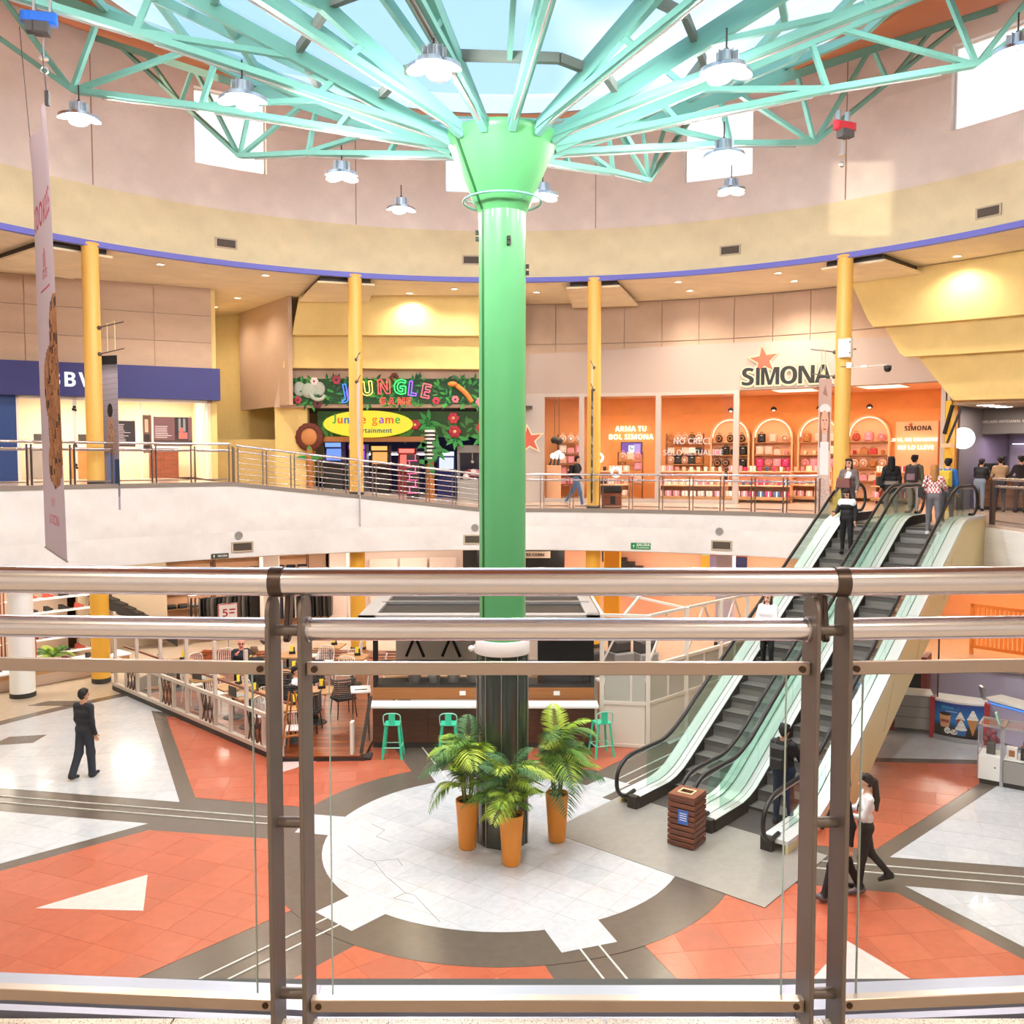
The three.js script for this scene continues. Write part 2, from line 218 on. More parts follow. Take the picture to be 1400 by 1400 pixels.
st('wall_left', b2(-27.3, -27, 0, 12, -27, 20), M.taupe); st('wall_right', b2(27, 27.3, 0, 12, -27, 20), M.taupe); st('wall_back', b2(-27, 27, 0, 12, -27.3, -27), M.taupe); st('wall_near', b2(-27, 27, 0, 12, 20, 20.3), M.offwhite);
st('trim_4', arc(14.98, 15.13, 11.8, 11.95, -180, 180, 3), M.blueTrim, 'thin blue line round the bottom edge of the drum wall');
const drum = st('wall_drum', arc(15.06, 15.4, 11.93, 13.42, -180, 180, 2), M.band, 'beige band round the foot of the drum wall');
const quad1 = (a, b, c, d) => { const g = new THREE.BufferGeometry(); g.setAttribute('position', new THREE.Float32BufferAttribute([a, b, c, a, c, d].flatMap((v) => [v.x, v.y, v.z]), 3)); g.computeVertexNormals(); return ni(g); };
const AK = Array.from({ length: 12 }, (_, k) => 10.6 + 28.85 * (k - 6)), WC = Array.from({ length: 12 }, (_, k) => 25.1 + 28.75 * (k - 6));
{ const g = [arc(15.1, 15.4, 13.42, 14.65, -180, 180, 2), arc(15.1, 15.4, 16.8, 17.6, -180, 180, 2)]; const w = 3.95; let p = WC[11] + w - 360;
  for (const c of WC) { g.push(arc(15.1, 15.4, 14.65, 16.8, p, c - w, 2)); p = c + w; }
  st('wall_upper', g, M.wallPink, 'pale pink round wall above the gallery with square windows');
  WC.forEach((c, i) => { const W = new THREE.Group(); W.name = 'window_' + (i + 1); W.userData = { kind: 'structure', category: 'window', label: 'square clerestory window in the pale round wall' }; scene.add(W);
    obj('window_frame', mg(arc(15.28, 15.36, 14.65, 14.7, c - w, c + w, 4), arc(15.28, 15.36, 16.75, 16.8, c - w, c + w, 4), arc(15.28, 15.36, 14.7, 16.75, c - w, c - w + 0.2), arc(15.28, 15.36, 14.7, 16.75, c + w - 0.2, c + w)), M.offwhite, W);
    obj('pane', quad1(P(15.3, c - w + 0.2, 14.7), P(15.3, c + w - 0.2, 14.7), P(15.3, c + w - 0.2, 16.75), P(15.3, c - w + 0.2, 16.75)), M.frosted, W); }); }
// seams in the plaster of the drum
{ const g = []; for (const a of [-47, -18.2, 10.7, 39.3, 68, -76]) g.push(arc(15.085, 15.11, 13.45, 17.3, a - 0.05, a + 0.05)); obj('seam', mg(g), mat(0xa48c78, 0.9), drum); }
// ---------- skylight: an inverted cone of glass held by trusses ----------
const RY = (r) => 10.65 + 0.447 * r;
st('ceiling_roof', new THREE.LatheGeometry([[7.05, RY(7.05)], [15.4, RY(15.4)], [15.4, RY(15.4) + 0.25], [7.05, RY(7.05) + 0.25], [7.05, RY(7.05)]].map((p) => new THREE.Vector2(...p)), 96), M.roofUnder, 'orange underside of the roof round the skylight');
{ const g = []; for (let i = 0; i < 48; i++) { const r = 7.2 + i * 0.17; g.push([r, RY(r) + 0.27 + (i % 2 ? 0.04 : 0)]); } st('trim_7', la(g, 96), mat(0xe3e9ee, 0.5), 'pale corrugated roof sheets seen through the skylight'); }
const RR = [0.85, 1.85, 3.03, 4.2, 5.45, 7.05], sky = new THREE.Group(); sky.name = 'window_13'; sky.userData = { kind: 'structure', category: 'window', label: 'round glass skylight sloping down to the green column' }; scene.add(sky);
const AA = [...AK, AK[0] + 360];
for (let k = 0; k < 12; k++) {
  const a = AA[k], b = AA[k + 1], m = (a + b) / 2, at = (r, an) => { const l = (an - a) / (b - a), p = P(r, a, RY(r) + 0.1).lerp(P(r, b, RY(r) + 0.1), l); return p; };
  for (let i = 0; i < 5; i++) { const cuts = i ? [a, m, b] : [a, b]; for (let j = 0; j < cuts.length - 1; j++) obj('glass_pane', quad1(at(RR[i], cuts[j]), at(RR[i], cuts[j + 1]), at(RR[i + 1], cuts[j + 1]), at(RR[i + 1], cuts[j])), M.roofGlass, sky); }
  for (let i = 1; i < 6; i++) obj('ring_beam', bar(at(RR[i], a).add(V(0, -0.06, 0)), at(RR[i], b).add(V(0, -0.06, 0)), 0.09, 0.13), i < 3 ? mat(0x78807a, 0.6) : M.rafter, sky);
  obj('rafter', bar(at(1.85, m).add(V(0, -0.06, 0)), at(7.05, m).add(V(0, -0.06, 0)), 0.07, 0.15), M.rafter, sky);
}
const mkTruss = () => { const t = thing('roof_truss', 'aqua steel truss reaching from the green column up to the round wall', 'truss', [0, 0, 0], 0, 'steel trusses under the skylight');
  const q = (r, y) => V(0, y, -r), tp = (r) => q(r, RY(r) - 0.06);
  obj('top_chord', bar(tp(0.8), tp(15.0), 0.1, 0.2), M.truss, t);
  const bc = [q(0.8, 10.98), q(5.2, 12.03), q(7.8, 12.57), q(13.4, 16.5)];
  obj('bottom_chord', [bar(bc[0], bc[1], 0.15, 0.09), bar(bc[1], bc[2], 0.15, 0.09), bar(bc[2], bc[3], 0.13, 0.08)], M.truss, t);
  for (const [a, b] of [[2.5, [2.75, 11.46]], [4.95, [5.25, 12.05]], [3.0, [5.15, 12.05]], [5.4, [7.7, 12.58]], [7.2, [7.8, 12.6]], [9.7, [7.85, 12.6]], [9.8, [10.4, 14.4]], [12.2, [10.5, 14.45]]]) obj('web_member', bar(tp(a), q(...b), 0.08, 0.08), M.truss, t);
  obj('conduit', [rod(q(1.0, 10.95), q(5.0, 11.9), 0.016), rod(q(5.3, 11.98), q(7.2, 12.37), 0.016)], M.grey, t);
  return t; };
const TO = ['over the balcony where one stands', 'over the balcony beside the blue hoist', 'that carries the blue hoist', 'above the cookie banner', 'toward the yellow column with the person banner', 'toward the yellow column before the arcade', 'toward the yellow column by the orange shop window', 'toward the yellow column with the electric box', 'that carries the red hoist', 'ending at the window beyond the red hoist', 'over the balcony opposite the coffee bar', 'over the balcony behind the escalators'];
{ const t0 = mkTruss(); AK.forEach((a, i) => { const t = i ? dup(t0) : t0; t.rotation.y = -a * D2R; t.userData.label = 'aqua steel roof truss ' + TO[i]; }); }
// ---------- central green column ----------
{ const c = thing('central_column', 'tall round green column with a flared top and dark polished foot', 'column', [0, 0, 0]);
  obj('shaft', la([[0.365, 5.0], [0.365, 9.9], [0.385, 9.92], [0.385, 9.96], [0.365, 9.98], [0.365, 9.98]].slice(0, 2).concat([[0.365, 9.96]]), 48), M.colGreen, c);
  const lower = la([[0.365, 3.25], [0.365, 5.0]], 48); obj('shaft', lower, M.colGreen, c);
  obj('flared_head', la([[0.365, 9.9], [0.84, 10.94], [0.87, 10.98], [0.87, 11.05], [0.8, 11.06], [0.0, 11.06]], 48), M.colGreen, c);
  const gr = []; for (const a of [-126, 54]) { const p = P(0.362, a, 6.6); gr.push(bx(0.045, 6.6, 0.016, p.x, 6.6, p.z, -a * D2R)); gr.push(bar(P(0.372, a, 9.92), P(0.845, a, 10.94), 0.05, 0.014, P(1, a, 0.3))); } obj('groove_strip', gr, M.greenDark, c);
  obj('hanging_ring', [to(0.6, 0.018, 0, 10.08, 0, Math.PI / 2, 0, 48), ...[20, 140, 260].map((a) => rod(P(0.42, a, 10.05), P(0.6, a, 10.08), 0.01))], M.truss, c);
  obj('collar', la([[0.37, 3.28], [0.43, 3.28], [0.43, 3.06], [0.37, 3.06], [0.37, 3.28]], 40), M.white, c);
  obj('dark_foot', new THREE.CylinderGeometry(0.42, 0.42, 3.06, 10).translate(0, 1.53, 0), M.colBase, c);
  const fl = []; for (let i = 0; i < 10; i++) { const p = P(0.425, i * 36 + 2, 1.53); fl.push(cy(0.008, 0.008, 3.04, p.x, 1.535, p.z, 6)); } obj('edge_strip', fl, M.alu, c);
  for (const [a, y] of [[-90, 9.62], [-90, 9.52], [165, 9.45], [165, 9.38], [92, 9.1], [92, 9.0]]) { const p = P(0.39, a, y); obj('cable_clip', bx(0.05, 0.06, 0.05, p.x, p.y, p.z, -a * D2R), M.dark, c); }
  const cam = P(0.5, -100, 3.13); obj('floodlight', [sp(0.05, cam.x, cam.y, cam.z), cy(0.02, 0.02, 0.12, cam.x + 0.06, cam.y, cam.z, 8)], M.white, c); }
// yellow columns between the two floors and the gallery ceiling
const colLabel = ['yellow round column carrying the banner of a standing person', 'yellow round column in front of the arcade sign', 'yellow round column with a bin box beside its foot', 'yellow round column with a white electric box and camera'];
[-47.4, -18.4, 10.6, 39.4].forEach((a, i) => { const p = P(15.15, a, 0), c = thing('round_column', colLabel[i], 'column', [p.x, 0, p.z]); const h = hT(a);
  obj('shaft', cy(0.215, 0.215, 11.9 - h, 0, (11.9 + h) / 2, 0, 28), M.colY, c); obj('foot_band', cy(0.225, 0.225, 0.1, 0, h + 0.05, 0, 28), M.charcoal, c); obj('cap', cy(0.25, 0.25, 0.06, 0, 11.86, 0, 28), M.colY, c);
  obj('lower_shaft', cy(0.24, 0.24, 3.2, 0, 1.62, 0, 28), mat(0xe8ae3c, 0.45), c); obj('foot_band', cy(0.25, 0.25, 0.12, 0, 0.08, 0, 28), M.dark, c); });
// ---------- lamps hanging from the trusses ----------
const lampProto = (() => { const t = thing('cluster_lamp', 'clustered aluminium high-bay lamp hanging under an aqua truss', 'lamp', [0, 0, 0], 0, 'high-bay lamps under the skylight trusses');
  obj('hook', [rod([0, 0.22, 0], [0, 0.5, 0], 0.012), to(0.03, 0.008, 0, 0.22, 0, 0, 0, 12)], M.dark, t);
  obj('housing', [cy(0.09, 0.13, 0.2, 0, 0.1, 0, 12), ...Array.from({ length: 10 }, (_, i) => bx(0.008, 0.18, 0.07, Math.sin(i * 0.628) * 0.125, 0.1, Math.cos(i * 0.628) * 0.125, i * 0.628))], M.alu, t);
  for (let i = 0; i < 4; i++) { const a = i * Math.PI / 2 + 0.5, x = Math.sin(a) * 0.2, z = Math.cos(a) * 0.2; const h = obj('lamp_head', cy(0.14, 0.17, 0.06, 0, 0, 0, 16).rotateX(0.25).rotateY(a).translate(x, -0.03, z), M.alu, t); obj('lens', cy(0.115, 0.115, 0.02, 0, -0.035, 0, 16).rotateX(0.25).rotateY(a).translate(x, -0.03, z), M.lampCool, h); }
  return t; })();
[[-75.95, 7.6, 12.1], [-104.8, 3.83, 11.3], [-47.1, 4.09, 11.4], [-18.25, 7.9, 12.1], [-162.5, 2.74, 11.05], [10.6, 4.14, 11.4], [126, 3.63, 11.2], [68.3, 4.05, 11.35], [39.45, 7.86, 12.1], [97.15, 7.44, 11.98], [-133.65, 7.4, 12.0], [154.85, 7.4, 12.0]].forEach(([a, r, y], i) => { const p = P(r, a, y); const t = i ? dup(lampProto, p, i) : lampProto; t.position.copy(p); t.userData.label = 'clustered high-bay lamp under the roof truss ' + TO[AK.findIndex((q) => Math.abs(q - a) < 1)]; point(p.clone().add(V(0, -0.2, 0)), 0xfffaf6, 37, 8); spot(p.clone().add(V(0, -0.14, 0)), V(p.x, 0, p.z), 0xfffaf6, 22, 1.15, 0.8, 8); });
// chain hoists on the trusses
function hoist(label, a, r, y, m) { const p = P(r, a, y), t = thing('chain_hoist', label, 'hoist', p, -a * D2R + 1.57); obj('motor', [cb(0.36, 0.16, 0.16, 0.03), cy(0.085, 0.085, 0.12, 0.2, 0, 0, 14).rotateZ(0)], m, t); obj('gearbox', [cb(0.2, 0.16, 0.18, 0.02, 0.02, -0.13, 0.0), bx(0.1, 0.14, 0.14, 0.16, -0.12, 0)], M.charcoal, t); obj('bracket', [bx(0.03, 0.2, 0.1, -0.1, 0.16, 0), bx(0.03, 0.2, 0.1, 0.1, 0.16, 0)], M.alu, t); obj('chain', [rod([0, -0.2, 0], [0, -0.5, 0], 0.008), cy(0.06, 0.06, 0.02, 0, -0.52, 0, 12), to(0.045, 0.014, 0, -0.68, 0)], M.chrome, t); }
hoist('blue electric chain hoist hanging from an aqua truss', -104.8, 6.4, 12.05, mat(0x1d62c4, 0.4)); hoist('red electric hoist hanging from an aqua truss', 68.3, 6.58, 12.12, mat(0xb32733, 0.4));
// ---------- round downlights in the gallery ceiling ----------
{ const d0 = thing('downlight', 'small round recessed downlight in the gallery ceiling', 'downlight', [0, 0, 0], 0, 'downlights in the gallery ceiling'); obj('rim', la([[0.1, 0], [0.14, 0], [0.14, -0.02], [0.1, -0.02], [0.1, 0]], 20), M.white, d0); obj('lamp', cy(0.1, 0.1, 0.008, 0, -0.008, 0, 18), glow(0xffe9c8, 6), d0);
  const L = [[-10.26, -12.8], [-9.65, -18.3], [-11.1, -20.2], [-7.58, -14.37], [5.55, -15.41], [6.23, -16.91], [8.4, -14.04], [9.29, -15.29], [14.15, -12.22], [12.81, -11.75], [13.3, -13.4], [17, -9], [-15.5, -9.5], [-17.2, -5], [-1.8, -16.6], [-3.4, -17.4], [17.5, -3], [-17, 3], [17, 4], [-12, 15.5], [-4, 17], [4, 17], [12, 15.5], [1.0, -17.2]];
  L.forEach(([x, z], i) => { const p = V(x, 11.9, z), t = i ? dup(d0, p) : d0; t.position.copy(p); t.userData.label = 'small recessed downlight in the gallery ceiling ' + (z > 14 ? 'behind the balcony' : x < -9 ? 'before the bank' : x < -6 ? 'between bank and arcade' : x < 0 ? 'before the arcade' : x < 7 ? 'before the orange shop window' : x < 10 ? 'above the shop letters' : 'before the coffee bar'); spot([x, 11.85, z], [x, 0, z], 0xfff0da, z > 14 ? 100 : x < -9 && z < -17 ? 18 : x > 11 ? 26 : z < -16.5 ? 30 : 66, 1.3, 0.6, 5); }); }
// unseen light panels added in the lower ceiling to light the ground floor
{ const p0 = thing('ceiling_light_panel', 'unseen square light panel added in the lower ceiling', 'light panel', [0, 0, 0], 0, 'added light panels in the lower ceiling'); obj('frame', bx(1.3, 0.03, 1.3, 0, 0, 0), M.white, p0); obj('diffuser', bx(1.2, 0.02, 1.2, 0, -0.012, 0), glow(0xfff1e0, 2.5), p0);
  let i = 0; for (const a of [-62, -52, -42, -32, -22, -12, -2, 8, 18, 28, 38, 48]) { const p = P(17.4, a, 3.2), t = i++ ? dup(p0, p, -a * D2R) : p0; t.position.copy(p); t.rotation.y = -a * D2R; area(p.clone().add(V(0, -0.04, 0)), p.clone().add(V(0, -3, 0)), 0xfff0de, 15, 1.2, 1.2); } }
// ---------- railing in the foreground: straight panels between pairs of flat posts ----------
const edgeM = mat(0x9fb3aa, 0.2);
{ const j = [[-3.35, 11.46], [-1.93, 11.62], [-0.448, 11.72], [0.995, 11.72], [2.44, 11.62], [3.86, 11.44]], y0 = 4.55;
  const t = thing('balcony_railing', 'steel and glass balcony railing with twin flat posts along the terrazzo edge', 'railing');
  const lbl = (o, l) => { o.userData.label = l; return o; };
  const hr = [...j.map(([x, z]) => V(x, 5.78, z + 0.03))]; lbl(obj('handrail', mg(...hr.slice(1).map((p, i) => rod(hr[i], p, 0.0375, 28)), ...hr.map((p) => sp(0.0375, p.x, p.y, p.z, 1, 1, 1, 20))), M.steel, t), 'thick polished steel handrail');
  j.forEach(([x, z], i) => { const n = j[Math.min(i + 1, 5)], p = j[Math.max(i - 1, 0)], ang = Math.atan2(-(n[1] - p[1]), n[0] - p[0]), f = frame(x, 0, z, ang), W = (g) => { g.rotateY(ang); g.translate(x, 0, z); return g; };
    for (const s of [-1, 1]) { // flat plate, rounded top, standing across the rail line
      const o = new THREE.Shape(); o.moveTo(-0.05, 4.5); o.lineTo(0.055, 4.5); o.lineTo(0.055, 5.64); o.absarc(0.003, 5.69, 0.05, -0.3, Math.PI - 0.35, false); o.lineTo(-0.05, 5.6); o.closePath();
      const g = new THREE.ExtrudeGeometry(o, { depth: 0.008, bevelEnabled: true, bevelSize: 0.002, bevelThickness: 0.002, bevelSegments: 1, curveSegments: 12 }); g.rotateY(-Math.PI / 2); g.translate(0.004 + s * 0.043, 0, 0.0); obj('post_plate', W(g), M.plate, t); }
    for (const y of [5.645, 5.12, 4.64]) obj('spacer', W(rod([-0.04, y, 0], [0.04, y, 0], 0.015, 14)), M.plate, t);
    { const a = new THREE.Shape(); a.moveTo(-0.035, 5.775); a.lineTo(-0.01, 5.74); a.lineTo(0.012, 5.625); a.absarc(0.0, 5.635, 0.02, -0.7, Math.PI, true); a.lineTo(-0.055, 5.76); a.closePath();
      const arm = new THREE.ExtrudeGeometry(a, { depth: 0.01, bevelEnabled: true, bevelSize: 0.002, bevelThickness: 0.002, bevelSegments: 1 }).rotateY(-Math.PI / 2); const sl = cy(0.0405, 0.0405, 0.035, 0, 0, 0, 24).rotateZ(Math.PI / 2).translate(i === 3 ? 0.02 : -0.02, 5.78, 0.03);
      obj('handrail_clamp', W(mg(arm, sl)), mat(0x4f423c, 0.35, { metalness: 0.7 }), t); } });
  for (let i = 0; i < 5; i++) { const a = j[i], b = j[i + 1], L = Math.hypot(b[0] - a[0], b[1] - a[1]), ang = Math.atan2(-(b[1] - a[1]), b[0] - a[0]), W = (g) => { g.rotateY(ang); g.translate((a[0] + b[0]) / 2, 0, (a[1] + b[1]) / 2); return g; }, h = L / 2 - 0.05;
    obj('middle_rail', W(mg(rod([-h, 5.648, 0], [h, 5.648, 0], 0.0305, 24), rod([-h - 0.002, 5.648, 0], [-h + 0.006, 5.648, 0], 0.034, 24), rod([h - 0.006, 5.648, 0], [h + 0.002, 5.648, 0], 0.034, 24))), M.steel, t);
    obj('glass_clamp_bar', W(mg(cb(2 * h, 0.034, 0.022, 0.002, 0, 5.545, 0.012))), M.barFlat, t);
    obj('glass_clamp_bar', W(cb(2 * h, 0.034, 0.03, 0.002, 0, 4.618, 0.012)), M.barFlat, t);
    for (const s of [-1, 1]) for (const y of [5.545, 4.618]) obj('bolt', W(rod([s * (h - 0.022), y, 0.02], [s * (h - 0.022), y, 0.029], 0.009, 14)), mat(0x4a3a2e, 0.3, { metalness: 0.9 }), t);
    const gp = obj('glass_panel', W(new THREE.PlaneGeometry(2 * h - 0.11, 0.94).translate(0, 5.085, -0.006)), M.glassG, t); for (const s of [-1, 1]) obj('glass_edge', W(bx(0.002, 0.94, 0.01, s * (h - 0.055), 5.085, -0.006)), edgeM, gp); }
  st('trim_5', mg(...j.slice(1).map((b, i) => { const a = j[i]; return mg(bar([a[0], 4.45, a[1] - 0.27], [b[0], 4.45, b[1] - 0.27], 0.13, 0.02), bar([a[0], 4.455, a[1] - 0.145], [b[0], 4.455, b[1] - 0.145], 0.03, 0.03)); })), mat(0x9a99a8, 0.35, { metalness: 0.3 }), 'metal edging strips at the brink of the balcony');
  st('trim_6', b2(-9, 11.7, 3.3, 4.43, 11.3, 11.69), M.dark, 'dark slab edge under the balcony railing'); }
// ---------- railings across the hall ----------
function railing(label, pts, o = {}) { // pts: floor points; posts at every point
  const t = thing('gallery_railing', label, 'railing'), H = o.h ?? 1.1, up = (p, y) => p.clone().add(V(0, y, 0));
  obj('handrail', mg(pts.slice(1).map((p, i) => rod(up(pts[i], H), up(p, H), 0.035, 10))), M.steel, t);
  obj('middle_rail', mg(pts.slice(1).map((p, i) => rod(up(pts[i], H - 0.17), up(p, H - 0.17), 0.024, 8))), M.steel, t);
  pts.forEach((p, i) => { if (o.skip && i % o.skip) return; const q = pts[Math.min(i + 1, pts.length - 1)].clone().sub(pts[Math.max(i - 1, 0)]).setY(0).normalize(); for (const s of [-1, 1]) { const a = p.clone().addScaledVector(q, s * 0.055); obj('post', bar(up(a, 0), up(a, H - 0.06), 0.08, 0.022, q), M.steelDark, t); } });
  if (o.rods) for (let k = 0; k < o.rods; k++) obj('rail_rod', mg(pts.slice(1).map((p, i) => rod(up(pts[i], 0.12 + k * 0.16), up(p, 0.12 + k * 0.16), 0.012, 6))), M.steel, t);
  if (o.glass) pts.slice(1).forEach((p, i) => { const q = p.clone().sub(pts[i]).normalize(), a = pts[i].clone().addScaledVector(q, 0.1), b = p.clone().addScaledVector(q, -0.1); obj('glass_panel', orient(new THREE.PlaneGeometry(1, 0.78).rotateY(Math.PI / 2), up(a, 0.5), up(b, 0.5)), M.glass, t); obj('glass_rail', mg(bar(up(a, 0.91), up(b, 0.91), 0.025, 0.035), bar(up(a, 0.1), up(b, 0.1), 0.025, 0.035)), M.barFlat, t); });
  return t; }
const ringPts = (a0, a1, n, r = RING) => Array.from({ length: n + 1 }, (_, i) => { const a = a0 + (a1 - a0) * i / n; return P(r, a, hT(a)); });
railing('steel and glass railing in front of the bank', ringPts(-72, -33.6, 9), { glass: 1, h: 1.12 });
railing('sloping steel railing with horizontal rods beside the ramp', ringPts(-33, -3.4, 9), { rods: 5 });
railing('steel and glass railing in front of the orange shop', ringPts(-3, 37.6, 11), { glass: 1 });
railing('steel railing beside the escalator landing', [V(11.75, 4.55, -7.5), V(11.75, 4.55, -5.9), V(11.75, 4.55, -4.3), V(11.75, 4.55, -2.7)], { glass: 1 });
// ---------- escalators ----------
const ERY = -41.46 * D2R, EPX = 0.7494, EPZ = 0.6621;
const escProf = (s) => s < 0.9 ? 0 : s < 1.7 ? (s - 0.9) ** 2 * 0.361 : s < 8.78 ? 0.231 + (s - 1.7) * 0.577 : s < 9.6 ? 4.317 + (s - 8.78) * 0.577 - (s - 8.78) ** 2 * 0.3536 : 4.55;
function escalator(x, z, label) {
  const t = thing('escalator', label, 'escalator', [x, 0, z], ERY), L = 11.0, ss = []; for (let s = 0; s <= L + 0.01; s += 0.25) ss.push(Math.min(s, L));
  const strip = (x0, x1, lo, hi, s0 = 0, s1 = L) => { const q = ss.filter((s) => s >= s0 - 1e-6 && s <= s1 + 1e-6), up = q.map((s) => [s, hi(s)]), dn = q.map((s) => [s, lo(s)]).reverse(); const g = ex([...up, ...dn], x1 - x0); g.rotateY(Math.PI / 2); return g.translate(x0, 0, 0); };
  const dk = (s) => escProf(s) + 0.22;
  for (const sd of [-1, 1]) {
    const m = (a, b) => sd < 0 ? [-b, -a] : [a, b];
    obj('inner_deck', strip(...m(0.42, 0.61), (s) => dk(s) - 0.07, dk), M.deckWhite, t);
    obj('deck_seam', strip(...m(0.51, 0.516), (s) => dk(s), (s) => dk(s) + 0.004, 0.3, 10.8), M.charcoal, t);
    obj('skirt', strip(...m(0.405, 0.42), (s) => escProf(s) - 0.35, dk), M.dark, t);
    obj('outer_deck', strip(...m(0.63, sd > 0 && x > 3.5 || sd < 0 && x < 3.5 ? 0.84 : 0.745), (s) => dk(s) - 0.07, dk), M.deckWhite, t);
    for (let k = 0; k < 7; k++) { const s0 = 0.55 + k * 1.42, s1 = Math.min(10.4, s0 + 1.41); obj('glass_panel', ex([...ss.filter((s) => s > s0 && s < s1), s1].map((s) => [s, dk(s) + 0.68]).concat([s1, ...ss.filter((s) => s > s0 && s < s1).reverse(), s0].map((s) => [s, dk(s) - 0.02]), [[s0, dk(s0) + 0.68]]), 0.012).rotateY(Math.PI / 2).translate(sd * 0.62 - 0.006, 0, 0), M.glassE, t); }
    const hp = []; hp.push(V(sd * 0.62, 0.25, -0.15), V(sd * 0.62, 0.24, 0.18), V(sd * 0.62, 0.42, 0.38), V(sd * 0.62, 0.72, 0.36), V(sd * 0.62, 0.9, 0.1));
    for (let s = 0.6; s <= 10.3; s += 0.55) hp.push(V(sd * 0.62, dk(s) + 0.72, -s)); hp.push(V(sd * 0.62, 5.46, -10.7), V(sd * 0.62, 5.28, -10.98), V(sd * 0.62, 5.0, -11.0), V(sd * 0.62, 4.82, -10.8), V(sd * 0.62, 4.8, -10.4));
    obj('handrail', tb(hp, 0.037, 150, 8), M.rubber, t);
    obj('handrail_guide', tb(hp.map((p) => p.clone().add(V(0, -0.001, 0))).slice(4, -4).map((p) => V(p.x, p.y - 0.045, p.z)), 0.014, 90, 6), M.chrome, t);
    obj('newel_cap', mg(cb(0.2, 0.24, 0.12, 0.015, sd * 0.52, 0.12, 0.03)), M.dark, t); }
  for (let k = 0; k < 27; k++) { const s = 1.15 + k * 0.355, y = escProf(s + 0.35), y0 = escProf(s); if (y - y0 < 0.015) { obj('step', b2(-0.4, 0.4, y - 0.05, y + 0.005, -s - 0.355, -s), M.step, t); continue; }
    const st2 = obj('step', ex([[0, y0 - 0.02], [0.02, y0 + (y - y0) * 0.5], [0, y - 0.015], [0.015, y], [0.36, y], [0.36, y0 - 0.02]], 0.8).rotateY(Math.PI / 2).translate(-0.4, 0, -s), M.step, t);
    obj('step_edge', mg(b2(-0.4, 0.4, y - 0.012, y + 0.002, -s - 0.012, -s + 0.004), b2(-0.4, -0.37, y, y + 0.003, -s - 0.35, -s), b2(0.37, 0.4, y, y + 0.003, -s - 0.35, -s)), M.stepEdge, st2); }
  obj('floor_plate', mg(b2(-0.42, 0.42, -0.02, 0.012, -1.15, 0.5), b2(-0.42, 0.42, 4.5, 4.562, -11.6, -9.9)), M.alu, t);
  const fl = (s) => s < 2.0 ? 0.01 : Math.max(0.01, Math.min(escProf(s) - 0.85, 3.3)), out = (a, b) => strip(a, b, fl, (s) => dk(s) - 0.07);
  obj('side_cladding', x > 3.5 ? out(0.8, 0.84) : out(-0.84, -0.8), mat(0xe6d6a2, 0.35), t); obj('truss_housing', strip(-0.6, 0.6, fl, (s) => Math.max(fl(s) + 0.004, escProf(s) - 0.36)), M.charcoal, t);
  obj('side_seam', mg([2.6, 4.4, 6.2, 8.0].map((s) => (x > 3.5 ? bx(0.006, 1.0, 0.012, 0.842, escProf(s) - 0.36, -s, 0, -0.5) : bx(0.006, 1.0, 0.012, -0.842, escProf(s) - 0.36, -s, 0, -0.5)))), M.taupe, t);
  for (const s of [0.7]) obj('warning_label', mg([0, 1, 2, 3].map((k) => bx(0.05, 0.004, 0.09, -0.47, dk(s) + 0.003, -s - k * 0.11))), mat(0xb9aea4, 0.5), t);
  return t; }
const esc1 = [2.389 + 0.4 * EPX, -1.245 + 0.4 * EPZ], esc2 = [3.476 + 0.4 * EPX, -0.231 + 0.4 * EPZ];
escalator(...esc1, 'escalator beside the white booth, with two people coming down at its top'); escalator(...esc2, 'escalator with cream yellow side cladding, people standing at its top');
const EF = (i) => frame(...(i ? [esc2[0], 0, esc2[1]] : [esc1[0], 0, esc1[1]]), ERY);
inlay('grey_landing', [[1, -1], [-1.2, 0], [-1.2, 2.15], [2.6, 2.15], [2.6, 0]].slice(1).map(([a, b]) => { const p = EF(0)(a + 0.2, 0, b - 0.35); return [p.x, p.z]; }), [M.floorGrey], 0.019);
inlay('grey_landing', [[-1.2, 0], [-1.2, -6], [-0.7, -6], [-0.7, 0]].map(([a, b]) => { const p = EF(0)(a, 0, b); return [p.x, p.z]; }), [M.floorDark], 0.0185);
// ---------- drop panels in the gallery ceiling beside the columns ----------
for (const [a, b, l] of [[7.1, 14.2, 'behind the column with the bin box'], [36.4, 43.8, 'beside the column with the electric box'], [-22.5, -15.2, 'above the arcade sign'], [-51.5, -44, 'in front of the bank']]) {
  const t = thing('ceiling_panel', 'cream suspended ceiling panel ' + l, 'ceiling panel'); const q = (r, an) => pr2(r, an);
  obj('panel', poly([q(15.5, a), q(15.45, b - 0.7), q(19.2, b), q(19.2, a)], 11.66, 11.72), M.ceil, t); obj('recess', poly([q(15.65, a + 0.4), q(15.6, b - 1.1), q(18.8, b - 0.6), q(18.8, a + 0.4)], 11.72, 11.9), M.charcoal, t); }  // charcoal block stands for the shade in the gap above the panel
